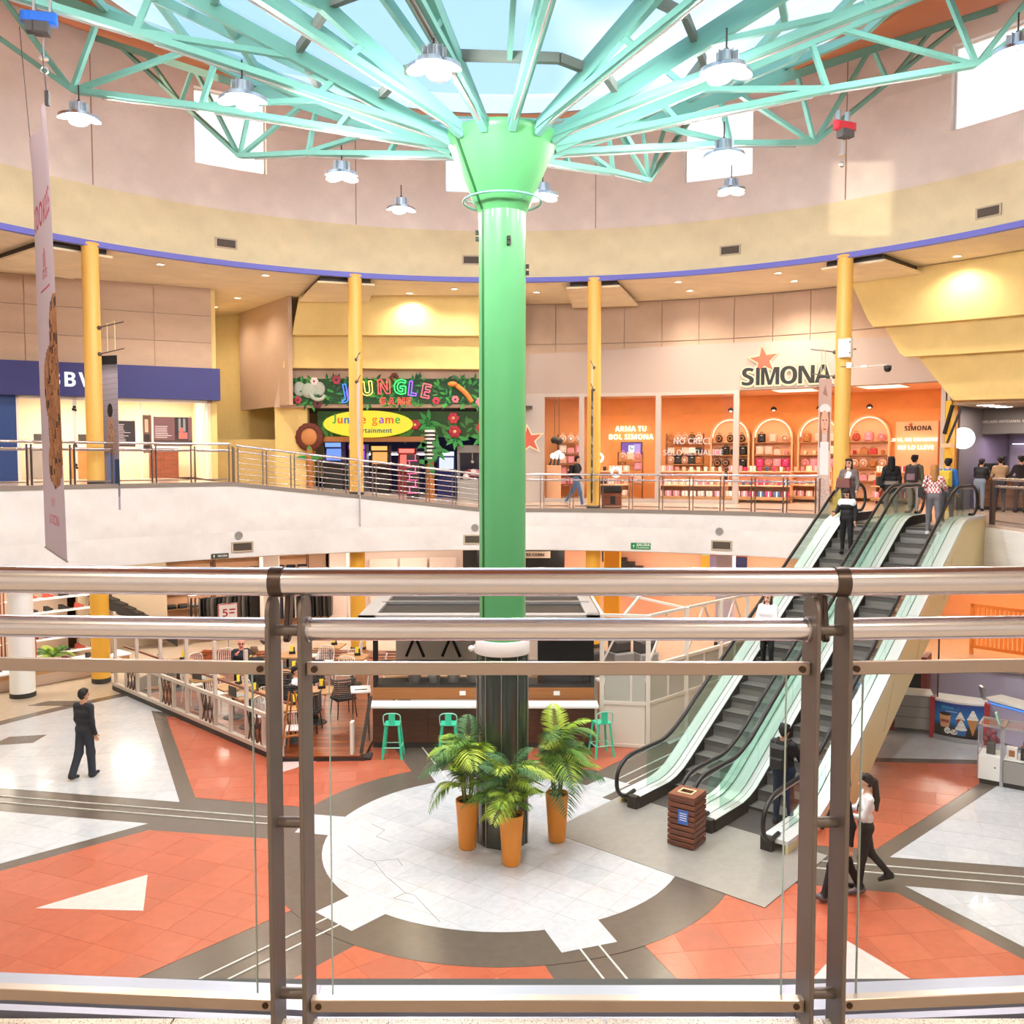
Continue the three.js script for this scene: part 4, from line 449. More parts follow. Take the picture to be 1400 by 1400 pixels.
{ st('wall_arcade_sign', ex([[-8.2, 9.5], [0.5, 9.45], [0.5, 8.02], [-8.5, 8.02]], 0.25, 0.01).translate(0, 0, -18.9), M.taupe, 'taupe board behind the leafy arcade sign');
  st('wall_arcade_inside', mg(b2(-8.4, 0.9, 3.5, 8.3, -25.2, -25), b2(-8.5, -8.3, 3.5, 8.3, -25, -19), b2(0.7, 0.9, 3.5, 8.3, -25, -19.6)), mat(0x1c2358, 0.6), 'dark navy inside wall of the arcade'); st('ceiling_arcade', b2(-8.5, 0.9, 8.0, 8.1, -25, -18.95), M.charcoal);
  st('wall_arcade_pier', mg(b2(-8.55, -7.35, 4.4, 8.02, -19.2, -18.9)), M.panelY, 'yellow pier beside the arcade');
  const t = thing('leaf_sign', 'long sign board of painted jungle leaves and flowers with neon letters', 'sign', [0, 0, -18.62]);
  obj('board', b2(-7.9, -0.2, 8.14, 9.05, -0.02, 0.03), mat(0x1f4a2a, 0.7), t);
  const cols = [mat(0x1f7a3c, 0.6), mat(0x3c9a3a, 0.6), mat(0x12502c, 0.6)]; cols.forEach((m, k) => { const g = []; for (let i = 0; i < 120; i++) { const e = rnd() < 0.3; g.push(leafAt(rr(-7.9, -0.2), e ? (rnd() < 0.5 ? 9.0 : 8.15) : rr(8.15, 9.0), 0.04 + rnd() * 0.06, rr(0.18, 0.32), rr(0, 6.28), rr(-0.3, 0.3))); } obj('leaf_cluster', mg(g), m, t).userData.kind = 'stuff'; });
  [[-7.0, 8.95, 0.14, mat(0xf0dfe2, 0.6), M.red], [-6.2, 9.0, 0.16, mat(0x9c3a52, 0.6)], [-7.6, 8.28, 0.13, mat(0xb03a55, 0.6)], [-6.9, 8.15, 0.17, mat(0x5d2a35, 0.6)], [-2.6, 8.25, 0.13, mat(0xc2344c, 0.6)], [-1.9, 8.3, 0.13, mat(0xe27a8c, 0.6)], [-1.0, 8.2, 0.16, mat(0xd08598, 0.6)], [-4.1, 9.1, 0.15, mat(0x6b2f2a, 0.6)], [-0.6, 8.85, 0.22, mat(0x8a5a86, 0.6)], [-5.6, 8.5, 0.28, mat(0x7d5a9a, 0.6)]].forEach(([x, y, r, m, e]) => flower(t, x, y, 0.12, r, m, e));
  // grey elephant head in relief, a plain giraffe neck
  obj('elephant_relief', [sp(0.28, -7.2, 8.62, 0.1, 1, 1, 0.45), sp(0.24, -7.55, 8.68, 0.08, 1, 1.1, 0.25), sp(0.24, -6.85, 8.68, 0.08, 1, 1.1, 0.25), tb([[-7.15, 8.5, 0.18], [-7.0, 8.33, 0.2], [-6.75, 8.3, 0.18], [-6.6, 8.45, 0.16]], 0.07, 12, 8)], mat(0xa9b2aa, 0.6), t);
  obj('giraffe_relief', [tb([[-1.3, 8.2, 0.14], [-1.5, 8.5, 0.15], [-1.85, 8.8, 0.16]], 0.09, 10, 8), sp(0.13, -2.0, 8.85, 0.16, 1.4, 0.8, 0.7)], mat(0xd88238, 0.6), t);
  const N = (ch, x, y, s, rz, c, z = 0.22, i = 2.6) => { const g = [], sh = font.generateShapes(ch, s); for (const q of sh) for (const ring of [q.getPoints(4), ...q.holes.map((o) => o.getPoints(4))]) { const pts = ring.map((p) => V(p.x - s * 0.36, p.y, 0)); for (let k = 0; k < pts.length; k++) { const a = pts[k], b = pts[(k + 1) % pts.length]; if (a.distanceTo(b) > 0.004) g.push(rod(a, b, s * 0.035, 6)); } } obj('neon_letter', mg(g).rotateZ(rz).translate(x, y, z), glow(c, i), t); };
  N('J', -5.75, 8.36, 0.5, 0.18, 0x3a6bff); N('U', -5.12, 8.44, 0.5, 0.1, 0xffd860); N('N', -4.55, 8.5, 0.5, 0.04, 0xff4048); N('G', -3.96, 8.5, 0.5, -0.04, 0x38ff70); N('L', -3.48, 8.44, 0.5, -0.12, 0x8a4bff); N('E', -3.02, 8.36, 0.5, -0.2, 0xff4f6a);
  'GAME'.split('').forEach((c, i) => N(c, -4.55 + i * 0.32, 8.12, 0.24, 0, 0xff4a4a, 0.2, 2));
  // painted backdrop and oval sign below
  const b = thing('painted_backdrop', 'dark green painted leaf backdrop hung under the arcade sign', 'backdrop', [0, 0, -19.0]); obj('board', b2(-7.0, 0.4, 6.95, 7.9, 0, 0.04), mat(0x274a20, 0.7), b);
  const g2 = []; for (let i = 0; i < 130; i++) g2.push(leafAt(rr(-6.9, 0.3), rr(7.0, 7.5), 0.05, rr(0.25, 0.42), rr(0, 6.28))); obj('leaf_cluster', mg(g2), mat(0x3d7a30, 0.6), b).userData.kind = 'stuff'; obj('wood_beam', [b2(-6.9, -2.9, 6.78, 6.97, 0.02, 0.12)], M.wood, b);
  [[-2.0, 7.65, 0.2], [-1.95, 7.15, 0.22], [-0.9, 7.3, 0.24], [-3.4, 7.4, 0.18]].forEach(([x, y, r], i) => flower(b, x, y, 0.14, r, i % 2 ? mat(0xa02038, 0.6) : mat(0xc0384a, 0.6), M.panelY));
  const g3 = []; for (let k = 0; k < 7; k++) for (const [x, y] of [[-2.9, 7.5], [-1.9, 6.95], [-0.9, 6.95], [-2.6, 6.5]]) g3.push(leafAt(x, y, 0.12, 0.5, k * 0.75)); obj('palm_leaf', mg(g3), mat(0x2c8a3c, 0.6), b);
  const o = thing('oval_sign', 'glowing yellow oval sign with colourful letters', 'sign', [-5.1, 7.42, -18.78]); const el = new THREE.Shape(); el.absellipse(0, 0, 1.6, 0.46, 0, Math.PI * 2); obj('oval_board', new THREE.ExtrudeGeometry(el, { depth: 0.1, bevelEnabled: true, bevelSize: 0.03, bevelThickness: 0.02, bevelSegments: 2, curveSegments: 40 }), glow(0xf6e42a, 0.85), o);
  const lc = [0x2f9e44, 0xd94a2a, 0x2a62c8, 0xe07020, 0x2f9e44, 0xd94a2a, 0x2a62c8, 0xe07020, 0x8a3ac0, 0xd94a2a]; let lx = -1.28; 'Jungle game'.split('').forEach((c, i) => { if (c === ' ') { lx += 0.16; return; } const g = text(c, 0.27, 0.03); g.computeBoundingBox(); const w = g.boundingBox.max.x - g.boundingBox.min.x, dy = 'Jg'.includes(c) && c === 'g' ? -0.09 : 0; obj('sign_letter', g.translate(lx + w / 2, 0.02 + dy, 0.12), mat(lc[i % 10], 0.5), o); lx += w + 0.06; });
  obj('sign_letter', text('Entertainment', 0.16, 0.03).translate(0.1, -0.32, 0.12), mat(0x1f3a6a, 0.5), o);
  // carved trunk with a brown bloom and a striped post at the two sides of the entrance
  { const q = thing('carved_trunk', 'tan carved trunk with a large brown bloom beside the oval sign', 'sculpture', [-7.25, 4.7, -18.75]); obj('trunk', la([[0.16, 0], [0.13, 1.0], [0.16, 1.6], [0.1, 1.9]], 12), M.wood, q); obj('bloom', mg(Array.from({ length: 16 }, (_, i) => sp(0.17, Math.cos(i * 0.393) * 0.36, 2.25 + Math.sin(i * 0.393) * 0.36, 0, 1, 1, 0.5, 8))), mat(0x5d2519, 0.7), q); obj('bloom_heart', sp(0.3, 0, 2.25, 0.08, 1, 1.05, 0.4), mat(0xb87a48, 0.6), q); obj('leaf', mg([0, 1, 2, 3].map((i) => leafAt(0, 1.5, 0.1, 0.5, i * 1.57))), mat(0x2c8a3c, 0.6), q); }
  { const q = thing('striped_trunk', 'black and white striped trunk with leaves beside the arcade entrance', 'sculpture', [-2.85, 4.7, -18.75]); obj('trunk', la([[0.18, 0], [0.14, 1.0], [0.15, 1.8], [0.1, 2.3]], 12), M.wood, q); obj('stripe', mg(Array.from({ length: 7 }, (_, i) => cy(0.2, 0.21, 0.07, 0, 1.55 + i * 0.14, 0, 14))), M.black, q); obj('white_sleeve', cy(0.195, 0.195, 1.05, 0, 1.98, 0, 14), M.white, q); obj('leaf', mg(Array.from({ length: 9 }, (_, i) => leafAt(0, 2.1 - (i % 3) * 0.4, 0.15, 0.55, i * 0.7))), mat(0x2c7a3c, 0.6), q); }
  const q0 = V(-4.2, 7.9, -21); area(q0, V(-4.2, 0, -21), 0xdfe4ff, 8, 3, 0.4); { const l = thing('strip_light', 'white strip light inside the dark arcade', 'lamp', [-4.3, 6.35, -22.2]); obj('housing', bx(4.0, 0.08, 0.12, 0, 0.06, 0), M.white, l); obj('tube', rod([-1.95, 0, 0], [1.95, 0, 0], 0.035), glow(0xffffff, 4), l); area([-4.3, 6.28, -22.15], [-4.3, 0, -20], 0xf4f4ff, 12, 3.9, 0.1); }
  // arcade cabinets
  const cab = (x, z, m, sc, label) => { const c = thing('arcade_cabinet', label, 'arcade machine', [x, hT(-Math.atan2(-x, -z) / D2R), z]); obj('body', ex([[0, 0], [0.75, 0], [0.75, 0.8], [0.95, 0.9], [0.9, 1.0], [0.6, 1.1], [0.5, 1.55], [0.7, 1.6], [0.7, 1.8], [0, 1.8]], 0.7, 0.01).rotateY(-Math.PI / 2).translate(0.35, 0, -0.4), m, c); obj('screen', bx(0.56, 0.45, 0.02, 0, 1.33, 0.19, 0, -0.2), glow(sc, 0.9), c); obj('marquee', bx(0.6, 0.16, 0.02, 0, 1.7, 0.32), glow(sc, 1.2), c); obj('control', [sp(0.03, -0.15, 1.07, 0.4), rod([-0.15, 0.98, 0.4], [-0.15, 1.06, 0.4], 0.01), cy(0.03, 0.03, 0.02, 0.1, 1.0, 0.4)], M.red, c); };
  cab(-6.7, -20.6, M.charcoal, 0x7aa0ff, 'charcoal arcade cabinet with a blue screen'); cab(-5.9, -21.2, mat(0x6a6a72, 0.5), 0xd05aff, 'grey arcade cabinet with a violet screen'); cab(-4.9, -20.4, M.dark, 0xffb060, 'black arcade cabinet with an amber screen'); cab(-4.0, -21.6, M.red, 0xff8070, 'red arcade cabinet with a red screen'); cab(-2.4, -21.0, M.navy, 0xe0e8ff, 'navy arcade cabinet with a white screen');
  const claw = (x, z, m, label, pal) => { const c = thing('claw_machine', label, 'arcade machine', [x, hT(Math.atan2(x, -z) / D2R), z]); obj('base', cb(1.1, 0.8, 0.9, 0.02, 0, 0.4, 0), m, c); obj('top', cb(1.1, 0.28, 0.9, 0.02, 0, 1.95, 0), m, c); obj('frame_post', mg([-1, 1].flatMap((s) => [-1, 1].map((q) => bx(0.05, 1.05, 0.05, s * 0.52, 1.3, q * 0.42)))), m, c); obj('glass', mg(bx(1.0, 1.0, 0.01, 0, 1.3, 0.43), bx(0.01, 1.0, 0.8, 0.53, 1.3, 0), bx(0.01, 1.0, 0.8, -0.53, 1.3, 0)), M.glass, c); obj('claw', [rod([0, 1.8, 0], [0, 1.5, 0], 0.015), sp(0.07, 0, 1.48, 0)], M.chrome, c); const toys = []; for (let i = 0; i < 12; i++) { const s = rr(0.1, 0.15); obj('plush_toy', mg(sp(s, rr(-0.4, 0.4), 0.9 + rnd() * 0.2, rr(-0.3, 0.3), 1, 1, 1, 8)), pal[i % pal.length], c); } };
  claw(-1.35, -19.9, M.grey, 'grey claw machine full of plush toys', [gcol.white, gcol.red, gcol.lilac, gcol.pink]); claw(-0.2, -20.1, M.charcoal, 'charcoal claw machine full of pale toys', [gcol.lilac, gcol.blush, gcol.white, gcol.magenta]);
  { const p = P(16.6, -11.2, hT(-11.2)), l = thing('neon_tower', 'slim tower of pink neon lattice in front of the arcade', 'lamp', p); const g = []; for (let i = 0; i < 6; i++) { g.push(bx(0.34, 0.025, 0.03, 0, 0.2 + i * 0.22, 0), bx(0.025, 0.2, 0.03, i % 2 ? 0.1 : -0.1, 0.3 + i * 0.22, 0)); } obj('neon_tubes', mg(g), glow(0xff4f8a, 1.8), l); obj('cabinet', cb(0.4, 1.5, 0.3, 0.01, 0, 0.75, -0.18), M.dark, l); }
}
// ---------- banners and the fittings on the columns ----------
const cookieT = canvas(512, 1344, (c, w, h) => { c.fillStyle = '#ddd0de'; c.fillRect(0, 0, w, h); c.fillStyle = '#c8506e'; c.textAlign = 'center'; c.font = 'bold 104px sans-serif'; c.fillText('COOKIES', w * 0.5, 300); c.font = 'bold 40px sans-serif'; c.fillText('BITES', w * 0.52, 470); c.fillRect(150, 500, 220, 6); for (let i = 0; i < 4; i++) c.fillRect(235 + i * 14, 370 + 12 * Math.abs(i - 1.5), 9, 60);
  const blob = (x, y, rx, ry, n, s) => { for (let i = 0; i < n; i++) { const q = Math.sqrt(hash(i, s)), an = hash(i, s + 1) * 6.283, d = hash(i, s + 2); c.fillStyle = d > 0.87 ? '#4a2a1c' : d > 0.5 ? '#b47a4c' : d > 0.25 ? '#c68d5e' : '#a06a42'; c.fillRect(x + Math.cos(an) * rx * q - 14, y + Math.sin(an) * ry * q - 9, 30 + 24 * hash(i, s + 3), 18 + 18 * hash(i, s + 4)); } };
  blob(440, 640, 120, 90, 500, 1); blob(330, 800, 170, 110, 900, 11); blob(400, 940, 170, 110, 900, 21); blob(330, 1050, 130, 60, 400, 31); c.fillStyle = '#c8506e'; c.font = '34px sans-serif'; c.fillText('ENJOY', w * 0.5, 1190); c.font = 'bold 44px sans-serif'; c.fillText('LA COCINA', w * 0.5, 1250); });
{ // wide cookie banner hung by one corner, its top sagging in folds
  const q = { bl: V(-6.961, 4.78, 0.5), br: V(-5.635, 4.783, 2.5), tl: V(-6.999, 10.757, 0.5), tr: V(-5.718, 10.615, 2.5) }, b = thing('cookie_banner', 'long pale hanging banner printed with cookies', 'banner'), pos = [], uv = [], idx = [], NX = 16, NY = 40, nrm = V(2, 0, -1.3).normalize();
  for (let j = 0; j <= NY; j++) for (let i = 0; i <= NX; i++) { const u = i / NX, v = j / NY, p = q.bl.clone().lerp(q.br, u).lerp(q.tl.clone().lerp(q.tr, u), v); p.addScaledVector(nrm, 0.05 * Math.sin(u * 9 + v * 3) * (0.08 + Math.pow(v, 8))); pos.push(p.x, p.y, p.z); uv.push(u, v); }
  for (let j = 0; j < NY; j++) for (let i = 0; i < NX; i++) { const a = j * (NX + 1) + i; idx.push(a, a + 1, a + NX + 2, a, a + NX + 2, a + NX + 1); }
  const g = new THREE.BufferGeometry(); g.setAttribute('position', new THREE.Float32BufferAttribute(pos, 3)); g.setAttribute('uv', new THREE.Float32BufferAttribute(uv, 2)); g.setIndex(idx); g.computeVertexNormals(); obj('cloth', g, new THREE.MeshStandardMaterial({ map: cookieT, roughness: 0.85, side: THREE.DoubleSide }), b);
  obj('hem_rod', rod(q.bl, q.br, 0.015), M.grey, b); obj('hanging_line', rod(q.tr, V(-6.15, 11.55, 1.75), 0.008), M.charcoal, b); obj('hanging_line', rod(q.tl, V(-6.9, 12.3, 0.9), 0.006), M.charcoal, b); obj('corner_clip', bx(0.05, 0.18, 0.05, q.tr.x, q.tr.y + 0.05, q.tr.z), M.dark, b); }
const personT = canvas(128, 700, (c, w, h) => { const g = c.createLinearGradient(0, 0, 0, h); g.addColorStop(0, '#2c2a33'); g.addColorStop(0.12, '#b9b3c4'); g.addColorStop(0.45, '#8f8792'); g.addColorStop(1, '#8a8590'); c.fillStyle = g; c.fillRect(0, 0, w, h); c.fillStyle = '#1c1a20'; c.fillRect(0, 0, w, 40); c.strokeStyle = '#6d6873'; for (let i = 0; i < 16; i++) { c.beginPath(); c.moveTo(0, 60 + i * 24); c.lineTo(w, 52 + i * 24); c.stroke(); } c.fillStyle = '#241a1a'; c.beginPath(); c.ellipse(60, 248, 22, 32, 0, 0, 7); c.fill(); c.fillStyle = '#a98470'; c.beginPath(); c.moveTo(50, 275); c.lineTo(88, 285); c.lineTo(108, 420); c.lineTo(96, 480); c.lineTo(36, 460); c.lineTo(34, 320); c.closePath(); c.fill(); c.fillStyle = '#8d6a58'; for (let i = 0; i < 30; i++) c.fillRect(40 + hash(i, 1) * 60, 290 + hash(i, 2) * 170, 8, 12); c.fillStyle = '#6e86c0'; c.fillRect(32, 440, 24, 160); c.fillRect(62, 450, 28, 150); c.fillStyle = '#39455f'; c.fillRect(90, 470, 38, 120); c.fillStyle = '#4c5364'; c.fillRect(30, 600, 32, 14); c.fillRect(62, 600, 34, 18); c.fillStyle = '#b8a9b8'; c.fillRect(0, 640, w, 60); });
const portraitT = canvas(128, 900, (c, w, h) => { c.fillStyle = '#d8c2b8'; c.fillRect(0, 0, w, h); c.fillStyle = '#c8a79a'; c.fillRect(0, 0, w, 190); c.fillStyle = '#a87a66'; c.beginPath(); c.moveTo(40, 100); c.lineTo(64, 40); c.lineTo(90, 120); c.closePath(); c.fill(); c.fillStyle = '#e8e2e0'; c.beginPath(); c.ellipse(64, 200, 52, 34, 0, 0, 7); c.fill(); c.fillStyle = '#9b6c52'; c.fillRect(14, 220, 26, 240); c.fillRect(92, 220, 26, 260); c.fillStyle = '#dfae94'; c.beginPath(); c.ellipse(64, 290, 38, 80, 0, 0, 7); c.fill(); c.fillStyle = '#5b3a30'; c.fillRect(42, 272, 16, 6); c.fillRect(72, 272, 16, 6); c.fillStyle = '#b8544e'; c.fillRect(52, 332, 26, 9); c.fillStyle = '#c99c84'; c.fillRect(60, 290, 8, 24); c.fillStyle = '#efe9ea'; c.fillRect(24, 420, 84, 220); c.fillStyle = '#a89aa0'; for (let i = 0; i < 70; i++) c.fillRect(hash(i, 1) * w, 640 + hash(i, 2) * 240, 8, 8); });
const bannerPole = (ci, a, out, y0, y1, w, tx, label, cat = 'banner') => { // brackets on a column hold a banner; out = direction of the arms
  const p = P(15.15, a, 0), t = thing('column_banner', label, 'banner', [p.x, 0, p.z], out); for (const y of [y1 + 0.05, y1 + 0.75]) obj('bracket_arm', [rod([0.2, y, 0], [0.2 + w + 0.35, y + 0.12, 0], 0.016), sp(0.06, 0.24, y, 0)], M.steelDark, t);
  obj('hanging_frame', [rod([0.5, y1 + 0.1, 0], [0.5, y1 + 0.86, 0], 0.012), rod([0.25 + w, y1 + 0.14, 0], [0.25 + w, y1 + 0.9, 0], 0.012), rod([0.5, y1 + 0.84, 0], [0.25 + w, y1 + 0.9, 0], 0.01)], M.cream, t);
  obj('banner_cloth', bx(w, y1 - y0, 0.012, 0.3 + w / 2, (y0 + y1) / 2, 0), tx ? new THREE.MeshStandardMaterial({ map: tx, roughness: 0.8 }) : mat(0xdcd8de, 0.6), t); };
bannerPole(0, -47.4, -0.32, 4.77, 8.9, 0.5, personT, 'tall narrow banner showing a standing person in a fur jacket');
bannerPole(1, -18.4, -1.28, 4.06, 8.5, 0.6, null, 'pale banner seen edge on in front of the arcade');
bannerPole(2, 10.6, -1.75, 4.75, 8.3, 0.6, canvas(64, 256, (c, w, h) => { c.fillStyle = '#2c2826'; c.fillRect(0, 0, w, h); c.fillStyle = '#b7b0a4'; for (let i = 0; i < 26; i++) c.fillRect(hash(i, 1) * w, hash(i, 2) * h, 20, 8); }), 'dark patterned banner seen edge on beside the yellow column');
bannerPole(3, 39.4, 2.6, 4.56, 8.45, 0.36, portraitT, 'tall banner with a portrait of a smiling face in a cap');
{ const p = P(14.8, 39.9, 9.25), t = thing('electric_box', 'white electric box strapped to the yellow column', 'box', p, -39.4 * D2R); obj('case', cb(0.36, 0.52, 0.22, 0.015, 0.05, 0, 0.0), M.white, t); obj('strap', [to(0.23, 0.012, -0.02, 0.0, -0.35, Math.PI / 2, 0, 24), to(0.23, 0.012, -0.02, -0.5, -0.35, Math.PI / 2, 0, 24)], M.steelDark, t); obj('latch', mg(bx(0.03, 0.04, 0.02, 0.2, 0.15, 0.11), bx(0.03, 0.04, 0.02, 0.2, -0.15, 0.11)), M.dark, t); }
{ const p = P(14.95, 40.2, 8.72), t = thing('dome_camera', 'black dome camera on a long white arm', 'camera', p, -39.4 * D2R); obj('arm', rod([0, 0, 0], [1.05, 0, 0], 0.018), M.white, t); obj('junction_box', cb(0.18, 0.08, 0.1, 0.01, 0.45, 0, 0), M.white, t); obj('mounting_box', cb(0.16, 0.16, 0.12, 0.01, 0.04, 0.06, 0), M.white, t); obj('dome', sp(0.1, 1.08, -0.1, 0), M.black, t); obj('cap', cy(0.1, 0.1, 0.06, 1.08, -0.05, 0, 16), M.charcoal, t); }
// ---------- vents, loudspeakers and exit signs ----------
{ const v0 = thing('air_vent', 'rectangular air vent with dark slats', 'vent', [0, 0, 0], 0, 'air vents in the curved walls'); obj('frame', ex([[-0.32, -0.15], [0.32, -0.15], [0.32, 0.15], [-0.32, 0.15]], 0.03, 0, [[-0.27, -0.11], [0.27, -0.11], [0.27, 0.11], [-0.27, 0.11]]), mat(0xbfb19a, 0.5), v0); obj('backing', bx(0.54, 0.22, 0.01, 0, 0, 0.004), M.black, v0); for (let i = 0; i < 6; i++) obj('slat', bx(0.54, 0.022, 0.02, 0, -0.09 + i * 0.036, 0.014, 0, 0.5), mat(0x6c6258, 0.5), v0);
  [[15.04, -33.2, 12.45], [15.04, -4.3, 12.5], [15.04, 26.7, 12.45], [15.04, 53.9, 12.35], [14.46, -32.6, 3.56], [14.46, 26.7, 3.53], [14.46, -4.3, 3.58]].forEach(([r, a, y], i) => { const p = P(r, a, y), t = i ? dup(v0, p, -a * D2R, i > 3 ? 'slatted vent low in the white fascia' : 'rectangular air vent in the beige band', i > 3 ? 'vents in the white fascia' : 'vents in the beige band') : v0; t.position.copy(p); t.rotation.y = -a * D2R; t.userData.label = (i > 3 ? 'slatted vent low in the white fascia ' : 'rectangular air vent in the beige band ') + ['above the recess beside the bank', 'beside the green column', 'above the shop letters', 'above the lapped yellow panels', 'by the small dark exit sign', 'near the escalators', 'beside the green column'][i]; }); v0.userData.group = 'vents in the beige band';
  [[-33.0, 3.9, 'above the vent by the small dark exit sign'], [26.4, 3.95, 'above the vent near the escalators'], [-4.1, 3.95, 'above the vent beside the green column']].forEach(([a, y, wl]) => { const p = P(14.46, a, y), t = thing('wall_speaker', 'round grey loudspeaker in the white fascia ' + wl, 'loudspeaker', p, -a * D2R, 'loudspeakers in the white fascia'); obj('rim', to(0.105, 0.015, 0, 0, 0.01), M.grey, t); obj('grille', cy(0.1, 0.1, 0.02, 0, 0, 0, 18).rotateX(Math.PI / 2).translate(0, 0, 0.008), mat(0x8f8a88, 0.7), t); });
  [[16.8, 3.42, 0.62, 0.2, 'green exit sign with a white arrow on the white fascia'], [-35.2, 3.33, 0.5, 0.14, 'small dark exit sign on the white fascia']].forEach(([a, y, w, h, l], i) => { const p = P(14.45, a, y), t = thing('exit_sign', l, 'sign', p, -a * D2R); obj('plate', cb(w, h, 0.02, 0.004), i ? mat(0x3d4a3a, 0.5) : mat(0x0b8a48, 0.5), t); obj('lettering', text('SALIDA', h * 0.42, 0.006).translate(w * 0.14, i ? -h * 0.2 : 0, 0.01), M.white, t); obj('arrow', [ex([[-0.03, 0], [0.03, 0], [0, 0.045]], 0.006).translate(-w * 0.35, 0, 0.01), bx(0.02, 0.05, 0.006, -w * 0.35, -0.02, 0.013)], M.white, t); if (!i) { obj('lettering', text('DE EMERGENCIA', 0.032, 0.006).translate(w * 0.14, -0.065, 0.01), M.white, t); obj('divider', bx(0.006, 0.14, 0.006, -w * 0.2, 0, 0.012), M.white, t); } }); }
// ---------- ice cream and coffee bar past the stepped panels ----------
{ st('wall_cafe_back', mg(arc(24.2, 24.4, 3.5, 8.5, 45.4, 62, 1)), mat(0x8a8088, 0.7), 'dark grey back wall of the coffee bar'); st('ceiling_cafe', arc(18.9, 24.4, 7.78, 7.86, 45.4, 62, 2), mat(0xb9a48a, 0.8));
  st('wall_cafe_side', arc(19.6, 24.2, 4.4, 7.8, 45.45, 45.6), mat(0x6f686a, 0.7), 'dark grey side wall of the coffee bar'); st('wall_cafe_header', arc(21.6, 21.75, 6.95, 7.78, 45.6, 62, 1), mat(0x6a6462, 0.7), 'dark grey header over the coffee bar'); { const f = PF(21.57, 47.7, 7.3), o = f(0, 0, 0), t = thing('cafe_lettering', 'small pale lettering on the dark coffee bar header', 'lettering'); obj('letters', text('HELADO ARTESANAL & CAFE', 0.085, 0.015).rotateY(f.ry).translate(o.x, o.y, o.z), mat(0xbdb4ae, 0.5), t); }
  st('wall_cafe_pier', mg(arc(18.75, 19.1, 4.5, 7.9, 45.2, 45.7)), mat(0xe8b41e, 0.5), 'yellow pier beside the coffee bar'); { const f = PF(18.6, 45.3, 0), t = thing('black_awning', 'black folded awning bracket beside the orange shop', 'awning', f(0, 0, 0), f.ry); obj('arm', [bar([0, 6.9, 0], [0.25, 7.75, 0.1], 0.06, 0.1), bar([0.1, 6.6, 0.05], [0.5, 7.7, 0.05], 0.05, 0.06)], M.black, t); obj('bracket', bx(0.3, 0.12, 0.2, 0.1, 6.55, 0), M.peach, t); }
  { const f = PF(20.8, 49.9, 4.55), t = thing('bar_counter', 'wooden coffee bar counter with a dark top', 'counter', f(0, 0, 0), f.ry); obj('front', cb(3.0, 1.0, 0.6, 0.02, 0.2, 0.5, 0), mat(0x9a7762, 0.5, { map: woodT }), t); obj('top', cb(3.1, 0.06, 0.7, 0.01, 0.2, 1.04, 0), M.charcoal, t); obj('plinth', bx(3.0, 0.1, 0.62, 0.2, 0.05, 0.01), M.dark, t); }
  { const f = PF(20.7, 47.0, 5.62), t = thing('coffee_machine', 'black coffee machine on the bar counter', 'coffee machine', f(0, 0, 0), f.ry); obj('body', cb(0.5, 0.38, 0.4, 0.02, 0, 0.2, 0), M.black, t); obj('group_head', cy(0.04, 0.04, 0.1, 0.1, 0.12, 0.22), M.chrome, t); }
  { const f = PF(20.7, 48.2, 5.62), t = thing('bar_dispenser', 'tall dark dispenser on the bar counter', 'dispenser', f(0, 0, 0), f.ry); obj('column', cb(0.14, 0.62, 0.2, 0.02, 0, 0.31, 0), M.black, t); obj('tap', rod([0, 0.45, 0.1], [0, 0.4, 0.22], 0.02), M.chrome, t); }
  { const f = PF(19.6, 45.9, 6.78), t = thing('round_sign', 'glowing white round sign beside the coffee bar', 'sign', f(0, 0, 0), f.ry); obj('disc', cy(0.33, 0.33, 0.12, 0, 0, 0, 32).rotateX(Math.PI / 2), glow(0xffffff, 1.6), t); obj('bracket', rod([-0.33, 0, 0], [-0.5, 0.0, -0.1], 0.02), M.dark, t); }
  { const f = PF(24.05, 50.8, 0), t = thing('splashback', 'pale marble splashback lit violet behind the bar', 'panel', f(0, 0, 0), f.ry); obj('slab', bx(4.2, 1.15, 0.04, 0, 6.05, 0), mat(0xb4aeae, 0.4, { map: plasterT }), t); obj('light_strip', bx(4.0, 0.03, 0.05, 0, 6.66, 0.08), glow(0xe6d4ff, 2.5), t); }
  { const q = P(22.6, 49, 6.9); area(q, V(q.x, 0, q.z), 0xe2ccff, 26, 2.5, 0.3); { const q2 = P(20.2, 49, 7.7); area(q2, V(q2.x, 0, q2.z), 0xfff0e0, 22, 1.6, 0.6); } const l0 = thing('ceiling_strip', 'short white strip light in the coffee bar ceiling', 'lamp', [0, 0, 0], 0, 'strip lights in the coffee bar ceiling'); obj('housing', bx(0.5, 0.03, 0.12, 0, 0.02, 0), M.white, l0); obj('tube', bx(0.46, 0.02, 0.09), glow(0xffffff, 3), l0); for (let i = 0; i < 4; i++) { const p = P(19.3 + i * 0.5, 48, 7.75), t = i ? dup(l0, p, -0.84) : l0; t.position.copy(p); t.rotation.y = -0.84; } }  // the two area lights are added to lift the dark coffee bar
}
